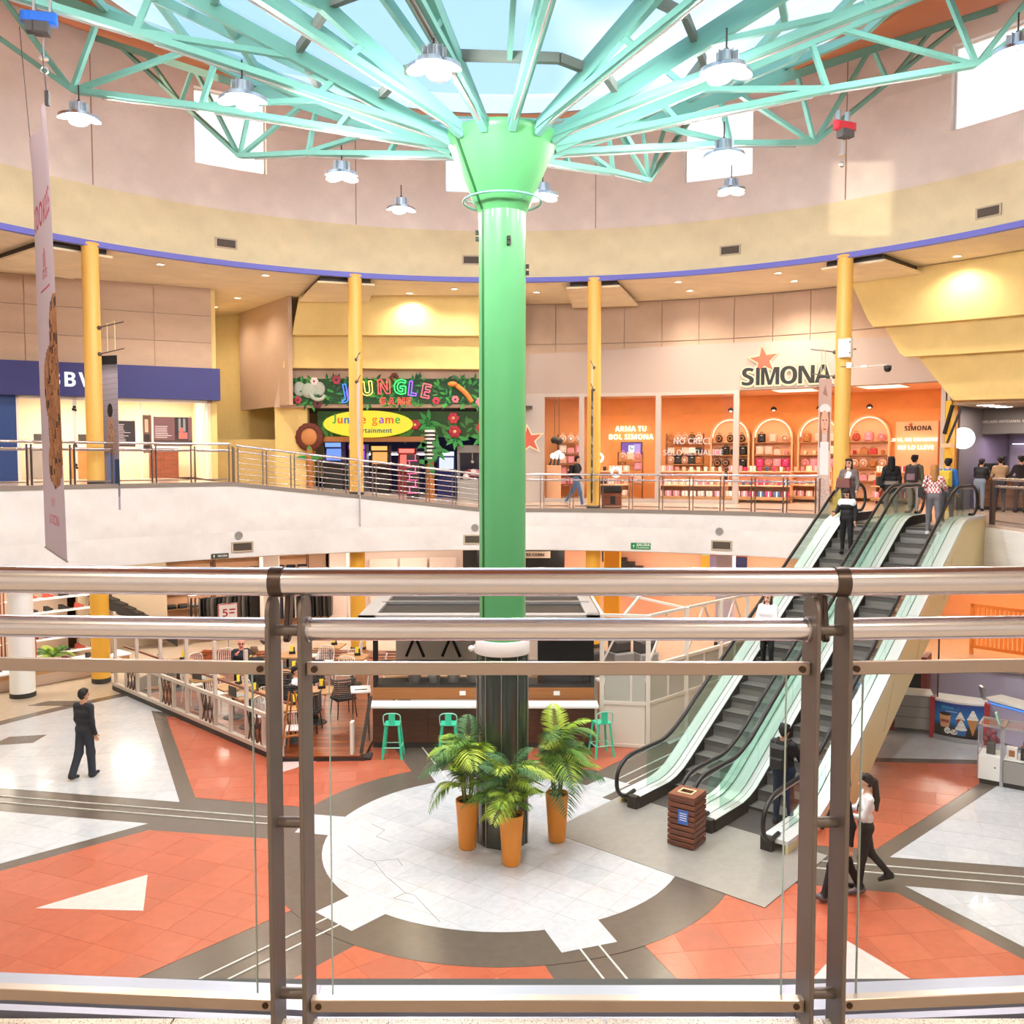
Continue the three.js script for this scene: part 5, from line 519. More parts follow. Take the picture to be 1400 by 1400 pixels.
// ---------- cafe terrace on a timber deck ----------
{ const deckP = [[-10.35, -9.45], [-4.45, -3.72], [-2.85, -3.78], [-2.85, -10.5], [-3.4, -14.0], [-9.6, -13.4]], dk = thing('timber_deck', 'low timber deck of the cafe terrace', 'deck');
  obj('base', poly(deckP, 0.005, 0.085), M.dark, dk); const pm = [mat(0xa4552c, 0.28, { map: woodT }), mat(0x8d4726, 0.3, { map: woodT }), mat(0xb8662f, 0.28, { map: woodT })]; let n = 0;
  for (let z = -14; z < -3.7; z += 0.14) { let x = -11 + (n * 0.7) % 2.2; for (let k = 0; k < 5; k++) { const q = clip([[x + 0.004, z + 0.003], [x + 2.2 - 0.004, z + 0.003], [x + 2.2 - 0.004, z + 0.137], [x + 0.004, z + 0.137]], deckP.length ? [[-10.35, -9.45], [-4.45, -3.72], [-2.85, -3.78], [-2.85, -14], [-9.6, -14]] : []); x += 2.2; if (q.length < 3 || z < -11.5 && k % 2) continue; if (n < 290) obj('plank', slab(q, 0.085, 0.11), pm[Math.floor(hash(n, k) * 3)], dk); n++; } }
  // glazed fence along the deck
  const a = V(-10.38, 0, -9.42), b = V(-4.5, 0, -3.68), L = b.distanceTo(a), ry = Math.atan2(-(b.z - a.z), b.x - a.x), f = frame(a.x, 0, a.z, ry), t = thing('terrace_fence', 'pale metal fence with glass and dark lattice panels round the cafe', 'fence', [a.x, 0, a.z], ry), pm2 = mat(0xcdbdb0, 0.5), nB = 12, w = L / nB;
  obj('kerb', b2(-0.1, L, 0, 0.12, -0.06, 0.06), M.dark, t); obj('sill', b2(-0.1, L, 0.12, 0.2, -0.06, 0.06), pm2, t); obj('top_rail', b2(0, L, 0.82, 0.9, -0.035, 0.035), pm2, t); obj('hand_rail', b2(0, L, 1.12, 1.16, -0.28, -0.22), M.woodRed, t);
  for (let i = 0; i <= nB; i++) obj('post', b2(i * w - 0.035, i * w + 0.035, 0.2, i % 2 ? 0.82 : 2.1, -0.035, 0.035), pm2, t);
  for (let i = 0; i < nB; i++) { if (i % 3 === 1) { const g = []; for (let k = 0; k < 3; k++) { const x0 = i * w + 0.06 + k * (w - 0.12) / 3, x1 = x0 + (w - 0.12) / 3; g.push(bar([x0, 0.2, 0], [x1, 0.82, 0], 0.025, 0.02, V(0, 0, 1)), bar([x1, 0.2, 0.02], [x0, 0.82, 0.02], 0.025, 0.02, V(0, 0, 1))); } obj('lattice_panel', mg(g), M.woodDark, t); } else obj('glass_panel', b2(i * w + 0.04, (i + 1) * w - 0.04, 0.2, 0.82, -0.006, 0.006), M.glass, t); }
}
// tables, chairs and table ware
const Y = 0.11; let tn = 0;
const tblProto = (() => { const t = thing('cafe_table', 'square light wood cafe table on the timber deck', 'table', [0, 0, 0], 0, 'cafe tables on the deck'); obj('table_top', cb(0.75, 0.04, 0.7, 0.006, 0, 0.74, 0), M.woodLight, t); obj('pedestal', cy(0.035, 0.035, 0.7, 0, 0.37, 0, 10), M.black, t); obj('foot', [cy(0.22, 0.24, 0.025, 0, 0.0125, 0, 20), cy(0.05, 0.1, 0.05, 0, 0.05, 0, 12)], M.black, t); return t; })();
const chairProto = (() => { const t = thing('wire_chair', 'white metal chair with a slatted back on the cafe deck', 'chair', [0, 0, 0], 0, 'white chairs on the cafe deck'), m = mat(0xe9e6e2, 0.4); obj('seat', cb(0.42, 0.025, 0.42, 0.01, 0, 0.45, 0), m, t);
  for (const [x, z] of [[-1, -1], [1, -1], [-1, 1], [1, 1]]) obj('leg', rod([x * 0.19, 0.45, z * 0.19], [x * 0.23, 0, z * 0.23], 0.013), m, t); obj('back_frame', tb([[-0.2, 0.45, -0.2], [-0.21, 0.72, -0.24], [-0.17, 0.83, -0.26], [0.17, 0.83, -0.26], [0.21, 0.72, -0.24], [0.2, 0.45, -0.2]], 0.012, 30, 6), m, t); for (let i = -3; i <= 3; i++) obj('back_slat', rod([i * 0.05, 0.46, -0.2], [i * 0.05, 0.82, -0.255], 0.007, 6), m, t); return t; })();
const wickProto = (() => { const t = thing('wicker_chair', 'dark wicker armchair on the cafe deck', 'chair', [0, 0, 0], 0, 'dark wicker chairs on the cafe deck'), m = mat(0x2e2a2b, 0.7); obj('seat', cb(0.48, 0.05, 0.46, 0.015, 0, 0.44, 0), m, t); const g = []; for (let i = 0; i < 9; i++) { const y = 0.48 + i * 0.045; g.push(tb([[-0.25, y, 0.12], [-0.25, y, -0.15], [-0.12, y, -0.26], [0.12, y, -0.26], [0.25, y, -0.15], [0.25, y, 0.12]], 0.016, 14, 5)); } obj('woven_back', mg(g), m, t); obj('back_rim', tb([[-0.25, 0.88, 0.14], [-0.25, 0.9, -0.15], [-0.12, 0.92, -0.27], [0.12, 0.92, -0.27], [0.25, 0.9, -0.15], [0.25, 0.88, 0.14]], 0.02, 20, 6), mat(0x453d3c, 0.6), t); for (const [x, z] of [[-1, -1], [1, -1], [-1, 1], [1, 1]]) obj('leg', rod([x * 0.2, 0.44, z * 0.18], [x * 0.24, 0, z * 0.22], 0.014), M.black, t); return t; })();
const caddyProto = (() => { const t = thing('table_caddy', 'black caddy with a yellow menu card on a cafe table', 'caddy', [0, 0, 0], 0, 'table caddies on the deck'); obj('tray', cb(0.16, 0.07, 0.1, 0.01, 0, 0.035, 0), M.black, t); obj('menu_card', bx(0.1, 0.17, 0.006, 0, 0.14, 0, 0, -0.15), mat(0xf0d23a, 0.5), t); obj('bottle', cy(0.02, 0.022, 0.13, 0.05, 0.12, 0.02, 8), M.charcoal, t); return t; })();
{ let ti = 0, ci = 0, wi = 0, ki = 0; const tab = (x, z, ry) => { const p = V(x, Y, z), t = ti++ ? dup(tblProto, p, ry) : tblProto; t.position.copy(p); t.rotation.y = ry; const q = V(x + 0.1, Y + 0.76, z - 0.1), k = ki++ ? dup(caddyProto, q, ry + 0.4) : caddyProto; k.position.copy(q); k.rotation.y = ry + 0.4; };
  const ch = (x, z, ry) => { const p = V(x, Y, z), t = ci++ ? dup(chairProto, p, ry) : chairProto; t.position.copy(p); t.rotation.y = ry; t.userData.label = 'white metal slat back chair ' + (z > -5.2 ? 'beside the easel on the cafe deck' : x - z < 0.6 && x < -5 && z > -9.7 ? 'at the tables along the terrace fence' : x > -4.6 ? 'on the kiosk side of the cafe deck' : 'at the back of the cafe deck'); }, wk = (x, z, ry) => { const p = V(x, Y, z), t = wi++ ? dup(wickProto, p, ry) : wickProto; t.position.copy(p); t.rotation.y = ry; };
  for (const [x, z, r] of [[-4.6, -4.75, 0.2], [-4.32, -6.1, 0.1], [-4.1, -9.6, -0.1], [-5.0, -11.0, -0.1], [-5.4, -7.95, 0.1], [-7.3, -7.3, 0.75], [-6.35, -6.5, 0.75], [-5.75, -5.75, 0.75], [-6.65, -8.6, 0.2], [-8.6, -9.1, 0.75], [-5.9, -9.8, 0]]) tab(x, z, r);
  for (const [x, z, r] of [[-4.35, -4.2, 3.3], [-5.15, -5.1, 1.9], [-7.7, -7.75, 0.7], [-6.1, -7.1, 0.5], [-5.35, -6.25, 0.2], [-6.9, -6.95, 2.4], [-3.45, -9.5, -1.6], [-4.1, -10.3, 0.1], [-4.2, -8.9, 3.2], [-5.6, -11.1, 1.5], [-4.4, -11.2, -1.5], [-5.0, -10.3, 3.1], [-9.0, -9.6, 0.8], [-8.1, -9.4, 2.2], [-5.3, -9.7, -1.6], [-7.6, -9.9, 2.9]]) ch(x, z, r);
  for (const [x, z, r] of [[-4.35, -5.45, 3.1], [-4.9, -6.2, 1.5], [-5.45, -7.25, 3.2], [-5.95, -8.0, 1.6], [-3.8, -6.6, -0.6], [-4.9, -8.3, -1.2]]) wk(x, z, r);
  const lp = (x, z, ry, l) => { const t = thing('laptop', l, 'laptop', [x, Y + 0.76, z], ry); obj('base', cb(0.33, 0.016, 0.23, 0.004, 0, 0.01, 0), M.grey, t); obj('screen_lid', cb(0.33, 0.22, 0.012, 0.004, 0, 0.12, -0.14, 0), M.charcoal, t); obj('screen', bx(0.3, 0.19, 0.004, 0, 0.12, -0.132), M.dark, t); };
  lp(-5.95, -5.6, 2.4, 'open dark laptop on the table by the fence'); lp(-7.3, -7.15, 2.6, 'open pale laptop on the table next to the lattice fence');
  { const t = thing('menu_easel', 'wooden easel standing before the cafe deck', 'easel', [-4.22, 0, -3.5], 0.5); obj('leg', rod([-0.05, 1.5, -0.05], [-0.3, 0, 0.05], 0.02), M.wood, t); obj('leg', rod([0.05, 1.5, -0.05], [0.28, 0, 0.05], 0.02), M.wood, t); obj('leg', rod([0, 1.45, -0.05], [0, 0, -0.5], 0.018), M.wood, t); obj('ledge', bx(0.4, 0.03, 0.06, 0, 0.62, 0.02), M.wood, t); }
  { const t = thing('folding_stand', 'folding stand of crossed dark legs with a white tray', 'stand', [-3.12, Y, -5.0], 0.2); obj('tray', cb(0.42, 0.05, 0.5, 0.01, 0, 1.05, 0), M.white, t); obj('tray_slot', bx(0.26, 0.012, 0.05, 0, 1.077, 0.12), M.dark, t); for (const s of [-1, 1]) { obj('leg', bar([s * 0.17, 0, -0.24], [s * 0.17, 1.02, 0.22], 0.03, 0.04), M.woodDark, t); obj('leg', bar([s * 0.17, 0, 0.24], [s * 0.17, 1.02, -0.22], 0.03, 0.04), M.woodDark, t); } }
  { const t = thing('leaning_post', 'dark barrier post leaning beside a pale gate panel', 'post', [-2.95, 0.02, -3.95], 0); obj('foot', cb(0.55, 0.06, 0.3, 0.01, -0.05, 0.03, 0), M.dark, t); obj('post', bar([0.0, 0.05, 0], [0.2, 1.25, -0.1], 0.06, 0.06), M.charcoal, t); obj('gate_panel', b2(-0.2, -0.14, 0.06, 0.75, -0.1, 0.1), M.offwhite, t); obj('wheel', cy(0.05, 0.05, 0.04, 0.05, 0.08, 0.12, 12).rotateX(0), M.black, t); } }
// ---------- kiosk in the middle: counter, display, black roof ----------
{ const t = thing('food_kiosk', 'food kiosk with brown counter front, white ledge and black roof', 'kiosk', [-0.45, 0, -4.6]); const W = 2.35; obj('counter_front', b2(-W, W, 0.12, 0.95, -0.2, 0.0), M.woodDark, t); for (let i = 0; i < 4; i++) obj('front_panel', b2(-W + i * W / 2 + 0.01, -W + (i + 1) * W / 2 - 0.01, 0.14, 0.93, 0.0, 0.02), mat(0x6f4634, 0.45, { map: woodT }), t); obj('kick_board', b2(-W, W, 0, 0.13, -0.2, -0.02), M.dark, t); obj('ledge', cb(2 * W + 0.1, 0.06, 0.42, 0.01, 0, 0.99, 0.18), M.white, t); obj('wood_band', b2(-W, W, 1.02, 1.28, -0.25, -0.1), M.wood, t); for (const x of [-0.45, 1.55]) obj('socket_plate', bx(0.13, 0.09, 0.012, x, 1.16, -0.092), M.white, t);
  obj('display_frame', [b2(-W, W, 1.28, 1.34, -0.7, -0.1), b2(-W, W, 1.68, 1.74, -0.7, -0.1), ...[-W, -1.0, 0.55, W - 0.06].map((x) => b2(x, x + 0.06, 1.34, 1.68, -0.16, -0.1))], M.dark, t); obj('display_glass', b2(-W, W, 1.34, 1.68, -0.135, -0.125), M.glass, t);
  obj('roof', b2(-W - 0.05, W + 0.05, 2.72, 2.82, -4.6, 0.05), M.black, t); obj('roof_border', [b2(-W - 0.25, -W + 0.1, 2.7, 2.88, -4.7, 0.2), b2(W - 0.2, W + 0.08, 2.7, 2.88, -4.7, 0.2), b2(-W - 0.25, W + 0.08, 2.7, 2.88, -0.1, 0.2), b2(-W - 0.25, W + 0.08, 2.7, 2.88, -4.8, -4.5)], M.grey, t); obj('roof_rail', [b2(-W, W, 2.84, 2.9, -1.6, -1.5), b2(-W, W, 2.84, 2.88, -2.6, -2.55)], M.alu, t);
  obj('corner_post', b2(-W, -W + 0.1, 1.28, 2.72, -0.2, -0.1), M.black, t); obj('black_wall', b2(1.15, W, 1.3, 2.72, -0.35, -0.25), M.black, t); obj('back_wall', b2(-W, W, 0, 2.72, -4.5, -4.4), M.offwhite, t);
  for (const x of [-1.55, -0.75]) obj('cross_brace', [bar([x - 0.2, 1.75, -1.0], [x + 0.2, 2.7, -1.0], 0.06, 0.05, V(0, 0, 1)), bar([x + 0.2, 1.75, -0.95], [x - 0.2, 2.7, -0.95], 0.06, 0.05, V(0, 0, 1))], M.black, t); obj('back_panel', b2(-2.0, 0.1, 1.3, 2.5, -1.2, -1.15), M.offwhite, t); { const lp = obj('light_panel', b2(-1.6, 0.9, 2.66, 2.7, -2.6, -1.6), glow(0xfff2e0, 2), t); area([-0.8, 2.62, -6.7], [-0.8, 0, -6.5], 0xfff0dc, 9, 2.4, 0.9); } obj('work_top', b2(-W + 0.1, W - 0.1, 1.2, 1.26, -1.5, -0.7), M.woodLight, t);  // panel and area light under the roof added to brighten the kiosk interior
  for (let i = 0; i < 4; i++) { const d = thing('food_tub', 'grey food tub behind the kiosk display glass', 'tub', [-1.75 + i * 0.42 - 0.2, 1.34, -4.98], 0, 'food tubs in the kiosk display'); obj('tub', la([[0, 0], [0.12, 0], [0.15, 0.2], [0.14, 0.2], [0.11, 0.02], [0, 0.02]], 14), mat(0x8b857f, 0.5), d); obj('lid', cy(0.15, 0.15, 0.02, 0, 0.21, 0, 14), M.charcoal, d); }
  for (const [x, z] of [[0.15, -5.8], [0.5, -5.85], [0.4, -5.5]]) { const d = thing('glass_jar', 'round glass jar of pastries on the kiosk worktop', 'jar', [x, 1.27, z], 0, 'glass jars on the kiosk worktop'); obj('jar', la([[0, 0], [0.13, 0], [0.16, 0.1], [0.12, 0.22], [0.08, 0.25]], 16), M.glass, d); obj('pastry', sp(0.1, 0, 0.09, 0, 1, 0.7, 1), mat(0xe0a868, 0.7), d); obj('lid', sp(0.09, 0, 0.26, 0, 1, 0.4, 1), M.white, d); } }
const stool = (() => { const t = thing('bar_stool', 'turquoise metal bar stool at the kiosk ledge', 'stool', [-2.3, 0, -4.05], 0, 'turquoise stools at the kiosk ledge'); obj('seat', cb(0.32, 0.03, 0.32, 0.012, 0, 0.7, 0), M.turquoise, t); for (const [x, z] of [[-1, -1], [1, -1], [-1, 1], [1, 1]]) obj('leg', bar([x * 0.13, 0.7, z * 0.13], [x * 0.2, 0, z * 0.2], 0.035, 0.035), M.turquoise, t); obj('foot_ring', mg([[-1, -1, 1, -1], [1, -1, 1, 1], [1, 1, -1, 1], [-1, 1, -1, -1]].map(([a, b, c, d]) => rod([a * 0.18, 0.24, b * 0.18], [c * 0.18, 0.24, d * 0.18], 0.012))), mat(0x9fe6d0, 0.4), t); obj('back_rail', tb([[-0.16, 0.7, 0.16], [-0.17, 0.9, 0.17], [-0.12, 0.94, 0.17], [0.12, 0.94, 0.17], [0.17, 0.9, 0.17], [0.16, 0.7, 0.16]], 0.013, 28, 6), mat(0x8fd8bd, 0.4), t); obj('back_plate', bx(0.13, 0.24, 0.012, 0, 0.82, 0.165), M.turquoise, t); return t; })();
dup(stool, [-1.15, 0, -4.05]); dup(stool, [2.0, 0, -4.15], 0.3);
// ---------- pale booth with framed panels beside the escalator ----------
{ const t = thing('panel_booth', 'pale booth of framed panels beside the escalator', 'booth'), m = mat(0xdfd4c9, 0.5), g = mat(0xb8b3aa, 0.3), pts = [[2.06, -4.72], [3.02, -4.58], [4.02, -5.6], [5.02, -6.65], [5.9, -7.6]];
  pts.slice(1).forEach((b, i) => { const a = pts[i], q = (k, y) => V(a[0] + (b[0] - a[0]) * k, y, a[1] + (b[1] - a[1]) * k); obj('low_panel', bar(q(0.06, 0.5), q(0.94, 0.5), 0.04, 0.86), m, t); for (const [k0, k1] of i ? [[0.06, 0.48], [0.54, 0.94]] : [[0.06, 0.6], [0.66, 0.94]]) obj('upper_pane', bar(q(k0, 1.36), q(k1, 1.36), 0.02, 0.74), g, t); obj('frame_rail', [0.05, 0.96, 1.76].map((y) => bar(q(0, y), q(1, y), 0.07, 0.07)), m, t); obj('mullion', bar(q(i ? 0.51 : 0.63, 0.96), q(i ? 0.51 : 0.63, 1.74), 0.05, 0.05, V(1, 0, 0)), m, t); obj('skirting', bar(q(0, 0.03), q(1, 0.03), 0.05, 0.06), M.dark, t); obj('roof_brace', [bar(q(0, 1.8), q(0.5, 2.8), 0.04, 0.04), bar(q(0.5, 2.8), q(1, 1.8), 0.04, 0.04)].slice(0, i > 1 ? 2 : 1), m, t); });
  pts.forEach(([x, z], i) => obj('corner_post', b2(x - 0.045, x + 0.045, 0, 2.85, z - 0.045, z + 0.045), m, t)); obj('roof_rail', [bar([2.06, 2.83, -4.72], [2.06, 2.83, -9.5], 0.06, 0.06), bar([5.9, 2.83, -7.6], [3.6, 2.83, -10.5], 0.06, 0.06), bar([2.06, 2.83, -4.72], [3.02, 2.83, -4.58], 0.06, 0.06), bar([3.02, 2.83, -4.58], [5.9, 2.83, -7.6], 0.06, 0.06), bar([2.5, 2.83, -4.6], [3.4, 2.83, -8], 0.05, 0.05), bar([4, 2.83, -5.6], [2.4, 2.83, -8.6], 0.05, 0.05)], m, t); obj('inner_floor', slab([[2.06, -4.8], [3.0, -4.7], [5.8, -7.6], [3.6, -10.4], [2.06, -9.4]], 0.016, 0.02), M.floorGrey, t);
  for (const [x, z, r] of [[2.7, -6.4, 0.3], [3.9, -7.4, 0.7]]) { const d = thing('booth_table', r < 0.5 ? 'white work table inside the pale booth near the kiosk' : 'white work table inside the pale booth near the escalator', 'table', [x, 0.02, z], r); obj('top', cb(1.1, 0.05, 0.6, 0.008, 0, 1.0, 0), M.white, d); for (const s of [-1, 1]) for (const q of [-1, 1]) obj('leg', bx(0.05, 0.98, 0.05, s * 0.48, 0.49, q * 0.24), M.woodLight, d); obj('drawer', b2(-0.5, 0, 0.7, 0.95, -0.25, 0.25), M.woodLight, d); }
  for (const [x, z, y] of [[2.2, -8.2, 1.0], [2.9, -8.6, 1.2], [3.6, -9.0, 1.1]]) { const d = thing('covered_machine', 'grey machine under the booth roof frame, height ' + (y === 1 ? 'low' : y > 1.15 ? 'tall' : 'middle'), 'machine', [x, 0.02, z], 0.5); obj('body', cb(0.6, y, 0.5, 0.04, 0, y / 2, 0), M.grey, d); obj('hood', cb(0.5, 0.3, 0.4, 0.05, 0, y + 0.15, 0), M.charcoal, d); } }
// ---------- potted palms round the column ----------
const leafM = [mat(0x8fae2a, 0.55, { side: THREE.DoubleSide }), mat(0x5d8a2c, 0.55, { side: THREE.DoubleSide }), mat(0x3f6e3a, 0.6, { side: THREE.DoubleSide }), mat(0xa9bd3e, 0.55, { side: THREE.DoubleSide })];
function frond(len, droop, m) { // arched rachis with paired leaflets
  const pos = [], N = 30; const pt = (t) => V(0, Math.sin(t * 1.2) * len * 0.75 - droop * t * t * len, t * len * (0.55 + 0.25 * t)); const tri = (a, b, c) => pos.push(a.x, a.y, a.z, b.x, b.y, b.z, c.x, c.y, c.z);
  for (let i = 0; i < 14; i++) { const a = pt(i / 14), b = pt((i + 1) / 14), w = 0.008 * (1 - i / 15); tri(a.clone().add(V(-w, 0, 0)), a.clone().add(V(w, 0, 0)), b); tri(a.clone().add(V(0, w, 0)), a.clone().add(V(0, -w, 0)), b); }
  for (let i = 3; i < N; i++) { const t = i / N, a = pt(t), d = pt(Math.min(1, t + 0.02)).sub(pt(t - 0.02)).normalize(), l = len * 0.36 * Math.sin(Math.PI * (0.18 + 0.8 * t)) + 0.03; for (const s of [-1, 1]) { const tip = a.clone().addScaledVector(V(s, 0, 0), l * 0.8).addScaledVector(d, l * 0.62).add(V(0, -l * (0.18 + 0.3 * hash(i, s + 2)), 0)), mid = a.clone().lerp(tip, 0.45).add(V(0, l * 0.1, 0)), w = d.clone().multiplyScalar(0.016); tri(a, mid.clone().add(w), mid.clone().sub(w)); tri(mid.clone().sub(w), mid.clone().add(w), tip); } }
  const g = new THREE.BufferGeometry(); g.setAttribute('position', new THREE.Float32BufferAttribute(pos, 3)); g.computeVertexNormals(); return g; }
const fronds = [frond(0.8, 0.35), frond(0.95, 0.55), frond(0.7, 0.2), frond(1.05, 0.75)];
[[-0.55, 0.32, 'palm in an orange pot on the side of the kiosk stools', 1.0], [0.14, 0.89, 'palm in an orange pot standing alone in front of the column', 0.85], [0.87, 0.05, 'palm in an orange pot on the side of the escalators', 1.0]].forEach(([x, z, label, sc], n) => { const t = thing('potted_palm', label, 'plant', [x, 0.013, z], n * 2.1); obj('pot', la([[0, 0], [0.125, 0], [0.135, 0.015], [0.185, 0.76], [0.185, 0.78], [0.17, 0.78], [0.165, 0.7], [0, 0.7]], 28), M.potOrange, t); obj('soil', cy(0.165, 0.165, 0.02, 0, 0.715, 0, 20), M.soil, t);
  for (let i = 0; i < 6; i++) { const a = i * 1.05; obj('stem', tb([[Math.cos(a) * 0.05, 0.7, Math.sin(a) * 0.05], [Math.cos(a) * 0.09, 1.05, Math.sin(a) * 0.09], [Math.cos(a) * 0.07, 1.6 * sc, Math.sin(a) * 0.07]], 0.016, 8, 6), mat(0x7c8a3a, 0.6), t); }
  for (let i = 0; i < 30; i++) { const q = obj('frond', fronds[i % 4], leafM[Math.floor(rnd() * 4)], t); q.position.set(0, rr(0.85, 1.62) * sc + 0.02, 0); { const cd = Math.atan2(-x, -z) - n * 2.1; let fa = i * 2.4 + rnd(), df = Math.atan2(Math.sin(fa - cd), Math.cos(fa - cd)); if (Math.abs(df) < 0.95) fa += Math.sign(df || 1) * (1.1 - Math.abs(df) * 0.3); q.rotation.set(rr(-0.5, 0.4), fa, rr(-0.3, 0.3), 'YXZ'); }; q.scale.setScalar(rr(0.75, 1.1) * sc * (i === 3 && n === 0 ? 1.3 : 1)); } });
// ---------- slatted bin ----------
{ const t = thing('slatted_bin', 'wooden slatted litter bin with a blue notice between the escalators', 'bin', [2.93, 0.019, 0.16], -0.62); obj('liner', b2(-0.19, 0.19, 0.02, 0.78, -0.19, 0.19), M.dark, t); for (let i = 0; i < 9; i++) for (const [r, w] of [[0, 0.46], [Math.PI / 2, 0.42], [Math.PI, 0.46], [-Math.PI / 2, 0.42]]) obj('slat', uvm(cb(w, 0.07, 0.022, 0.006, 0, 0.05 + i * 0.088, 0.215)).rotateY(r), i % 2 ? M.woodRed : mat(0x8a5040, 0.5, { map: woodT }), t); obj('lid', ex([[-0.22, -0.22], [0.22, -0.22], [0.22, 0.22], [-0.22, 0.22]], 0.03, 0.004, [[-0.1, -0.08], [0.1, -0.08], [0.1, 0.08], [-0.1, 0.08]]).rotateX(-Math.PI / 2).translate(0, 0.8, 0), M.woodRed, t); obj('opening_rim', ex([[-0.12, -0.1], [0.12, -0.1], [0.12, 0.1], [-0.12, 0.1]], 0.012, 0, [[-0.1, -0.08], [0.1, -0.08], [0.1, 0.08], [-0.1, 0.08]]).rotateX(-Math.PI / 2).translate(0, 0.834, 0), M.cream, t); obj('notice', bx(0.17, 0.22, 0.006, 0.04, 0.5, 0.232), mat(0x2d6fd0, 0.5), t); obj('notice_text', [0, 1, 2, 3].map((k) => bx(0.12, 0.012, 0.003, 0.04, 0.56 - k * 0.035, 0.236)), M.white, t); }
// ---------- ice cream kiosk ----------
{ const F = frame(9.85, 0, -5.05, -0.58), t = thing('ice_cream_kiosk', 'grey and red ice cream kiosk with a curved poster front', 'kiosk', F(0, 0, 0), F.ry), H = 0.9;
  const pt = canvas(384, 300, (c, w, h) => { const g = c.createLinearGradient(0, 0, 0, h); g.addColorStop(0, '#17408f'); g.addColorStop(0.5, '#1f8ad0'); g.addColorStop(0.66, '#1a4a80'); g.addColorStop(0.72, '#2a2422'); c.fillStyle = g; c.fillRect(0, 0, w, h); c.fillStyle = '#35b8e8'; c.font = 'italic bold 34px serif'; c.fillText('Mmm...!', 52, 52); c.fillStyle = '#cfe6f5'; c.fillRect(92, 70, 90, 5);
    const cup = (x, y, w1, h1, col, top) => { c.fillStyle = col; c.beginPath(); c.moveTo(x - w1, y); c.lineTo(x + w1, y); c.lineTo(x + w1 * 0.7, y + h1); c.lineTo(x - w1 * 0.7, y + h1); c.closePath(); c.fill(); c.fillStyle = top; c.beginPath(); c.ellipse(x, y, w1, w1 * 0.32, 0, 0, 7); c.fill(); }, swirl = (x, y, r) => { for (let k = 0; k < 4; k++) { c.fillStyle = k % 2 ? '#efe6dc' : '#fbf6f0'; c.beginPath(); c.ellipse(x, y - k * r * 0.45, r * (1 - k * 0.22), r * 0.42, 0, 0, 7); c.fill(); } };
    cup(88, 98, 48, 120, '#d8a070', '#2c1a14'); c.fillStyle = '#a8483c'; c.fillRect(54, 150, 66, 26); swirl(206, 130, 36); cup(206, 138, 30, 40, '#b0583a', '#8a3a22'); swirl(300, 120, 44); c.fillStyle = '#c88a50'; c.beginPath(); c.moveTo(258, 128); c.lineTo(342, 128); c.lineTo(302, 270); c.closePath(); c.fill(); swirl(214, 212, 44); cup(214, 216, 46, 58, '#2f6fb4', '#fbf6f0'); c.fillStyle = '#f2ece6'; c.beginPath(); c.ellipse(110, 244, 26, 28, 0, 0, 7); c.ellipse(160, 250, 30, 24, 0, 0, 7); c.fill(); c.fillStyle = '#1c1514'; for (let i = 0; i < 14; i++) c.fillRect(90 + hash(i, 1) * 95, 228 + hash(i, 2) * 36, 9, 6); });
  const cw = 0.95, cv = new THREE.CylinderGeometry(1.1, 1.1, H - 0.16, 20, 1, true, -0.45, 0.9).translate(0, 0.1 + (H - 0.16) / 2, -0.98); obj('poster_front', cv, new THREE.MeshStandardMaterial({ map: pt, roughness: 0.35, side: THREE.DoubleSide }), t); obj('curved_base', new THREE.CylinderGeometry(1.12, 1.12, 0.1, 20, 1, false, -0.46, 0.92).translate(0, 0.06, -0.98), M.alu, t);
  const topS = new THREE.Shape(); topS.moveTo(-0.5, -0.5); topS.lineTo(0.5, -0.5); topS.lineTo(0.52, 0.0); topS.quadraticCurveTo(0, 0.28, -0.52, 0.0); topS.closePath(); obj('counter_top', new THREE.ExtrudeGeometry(topS, { depth: 0.04, bevelEnabled: false }).rotateX(Math.PI / 2).translate(0, H, 0).scale(1, 1, 1), M.white, t);
  for (const x of [-0.53, 0.53]) obj('red_post', b2(x - 0.05, x + 0.05, 0, H + 0.01, -0.15, 0.02), M.red, t);
  obj('side_counter', [b2(-0.68, -0.6, 0, 0.01, 0, 0.01), bx(0.75, H - 0.12, 0.5, -0.98, 0.12 + (H - 0.12) / 2, -0.28, 0.25)], M.grey, t); obj('side_top', bx(0.78, 0.04, 0.56, -0.98, H, -0.28, 0.25), M.white, t); obj('panel_groove', [0.38, 0.62].map((y) => bx(0.76, 0.012, 0.505, -0.98, y, -0.28, 0.25)), M.charcoal, t); obj('red_post', bx(0.1, H + 0.02, 0.12, -1.38, H / 2, -0.12, 0.25), M.red, t); obj('far_counter', [bx(0.9, H - 0.1, 0.5, -1.78, H / 2, -0.55, 0.5)], M.grey, t); obj('light_line', [bx(0.88, 0.02, 0.012, -1.66, 0.62, -0.325, 0.5), bx(0.88, 0.02, 0.012, -1.66, 0.3, -0.325, 0.5)], glow(0xff7a5a, 1.2), t);
  obj('right_counter', bx(1.1, H - 0.1, 0.55, 1.05, H / 2, -0.45, -0.55), mat(0xb9aec6, 0.5), t); obj('right_top', bx(1.15, 0.04, 0.6, 1.05, H, -0.45, -0.55), M.white, t); obj('blue_light_line', bx(1.1, 0.03, 0.02, 0.9, H - 0.06, -0.2, -0.55), glow(0x4a8aff, 1.2), t); obj('red_post', bx(0.1, H, 0.12, 1.6, H / 2, -0.5, -0.55), M.red, t);
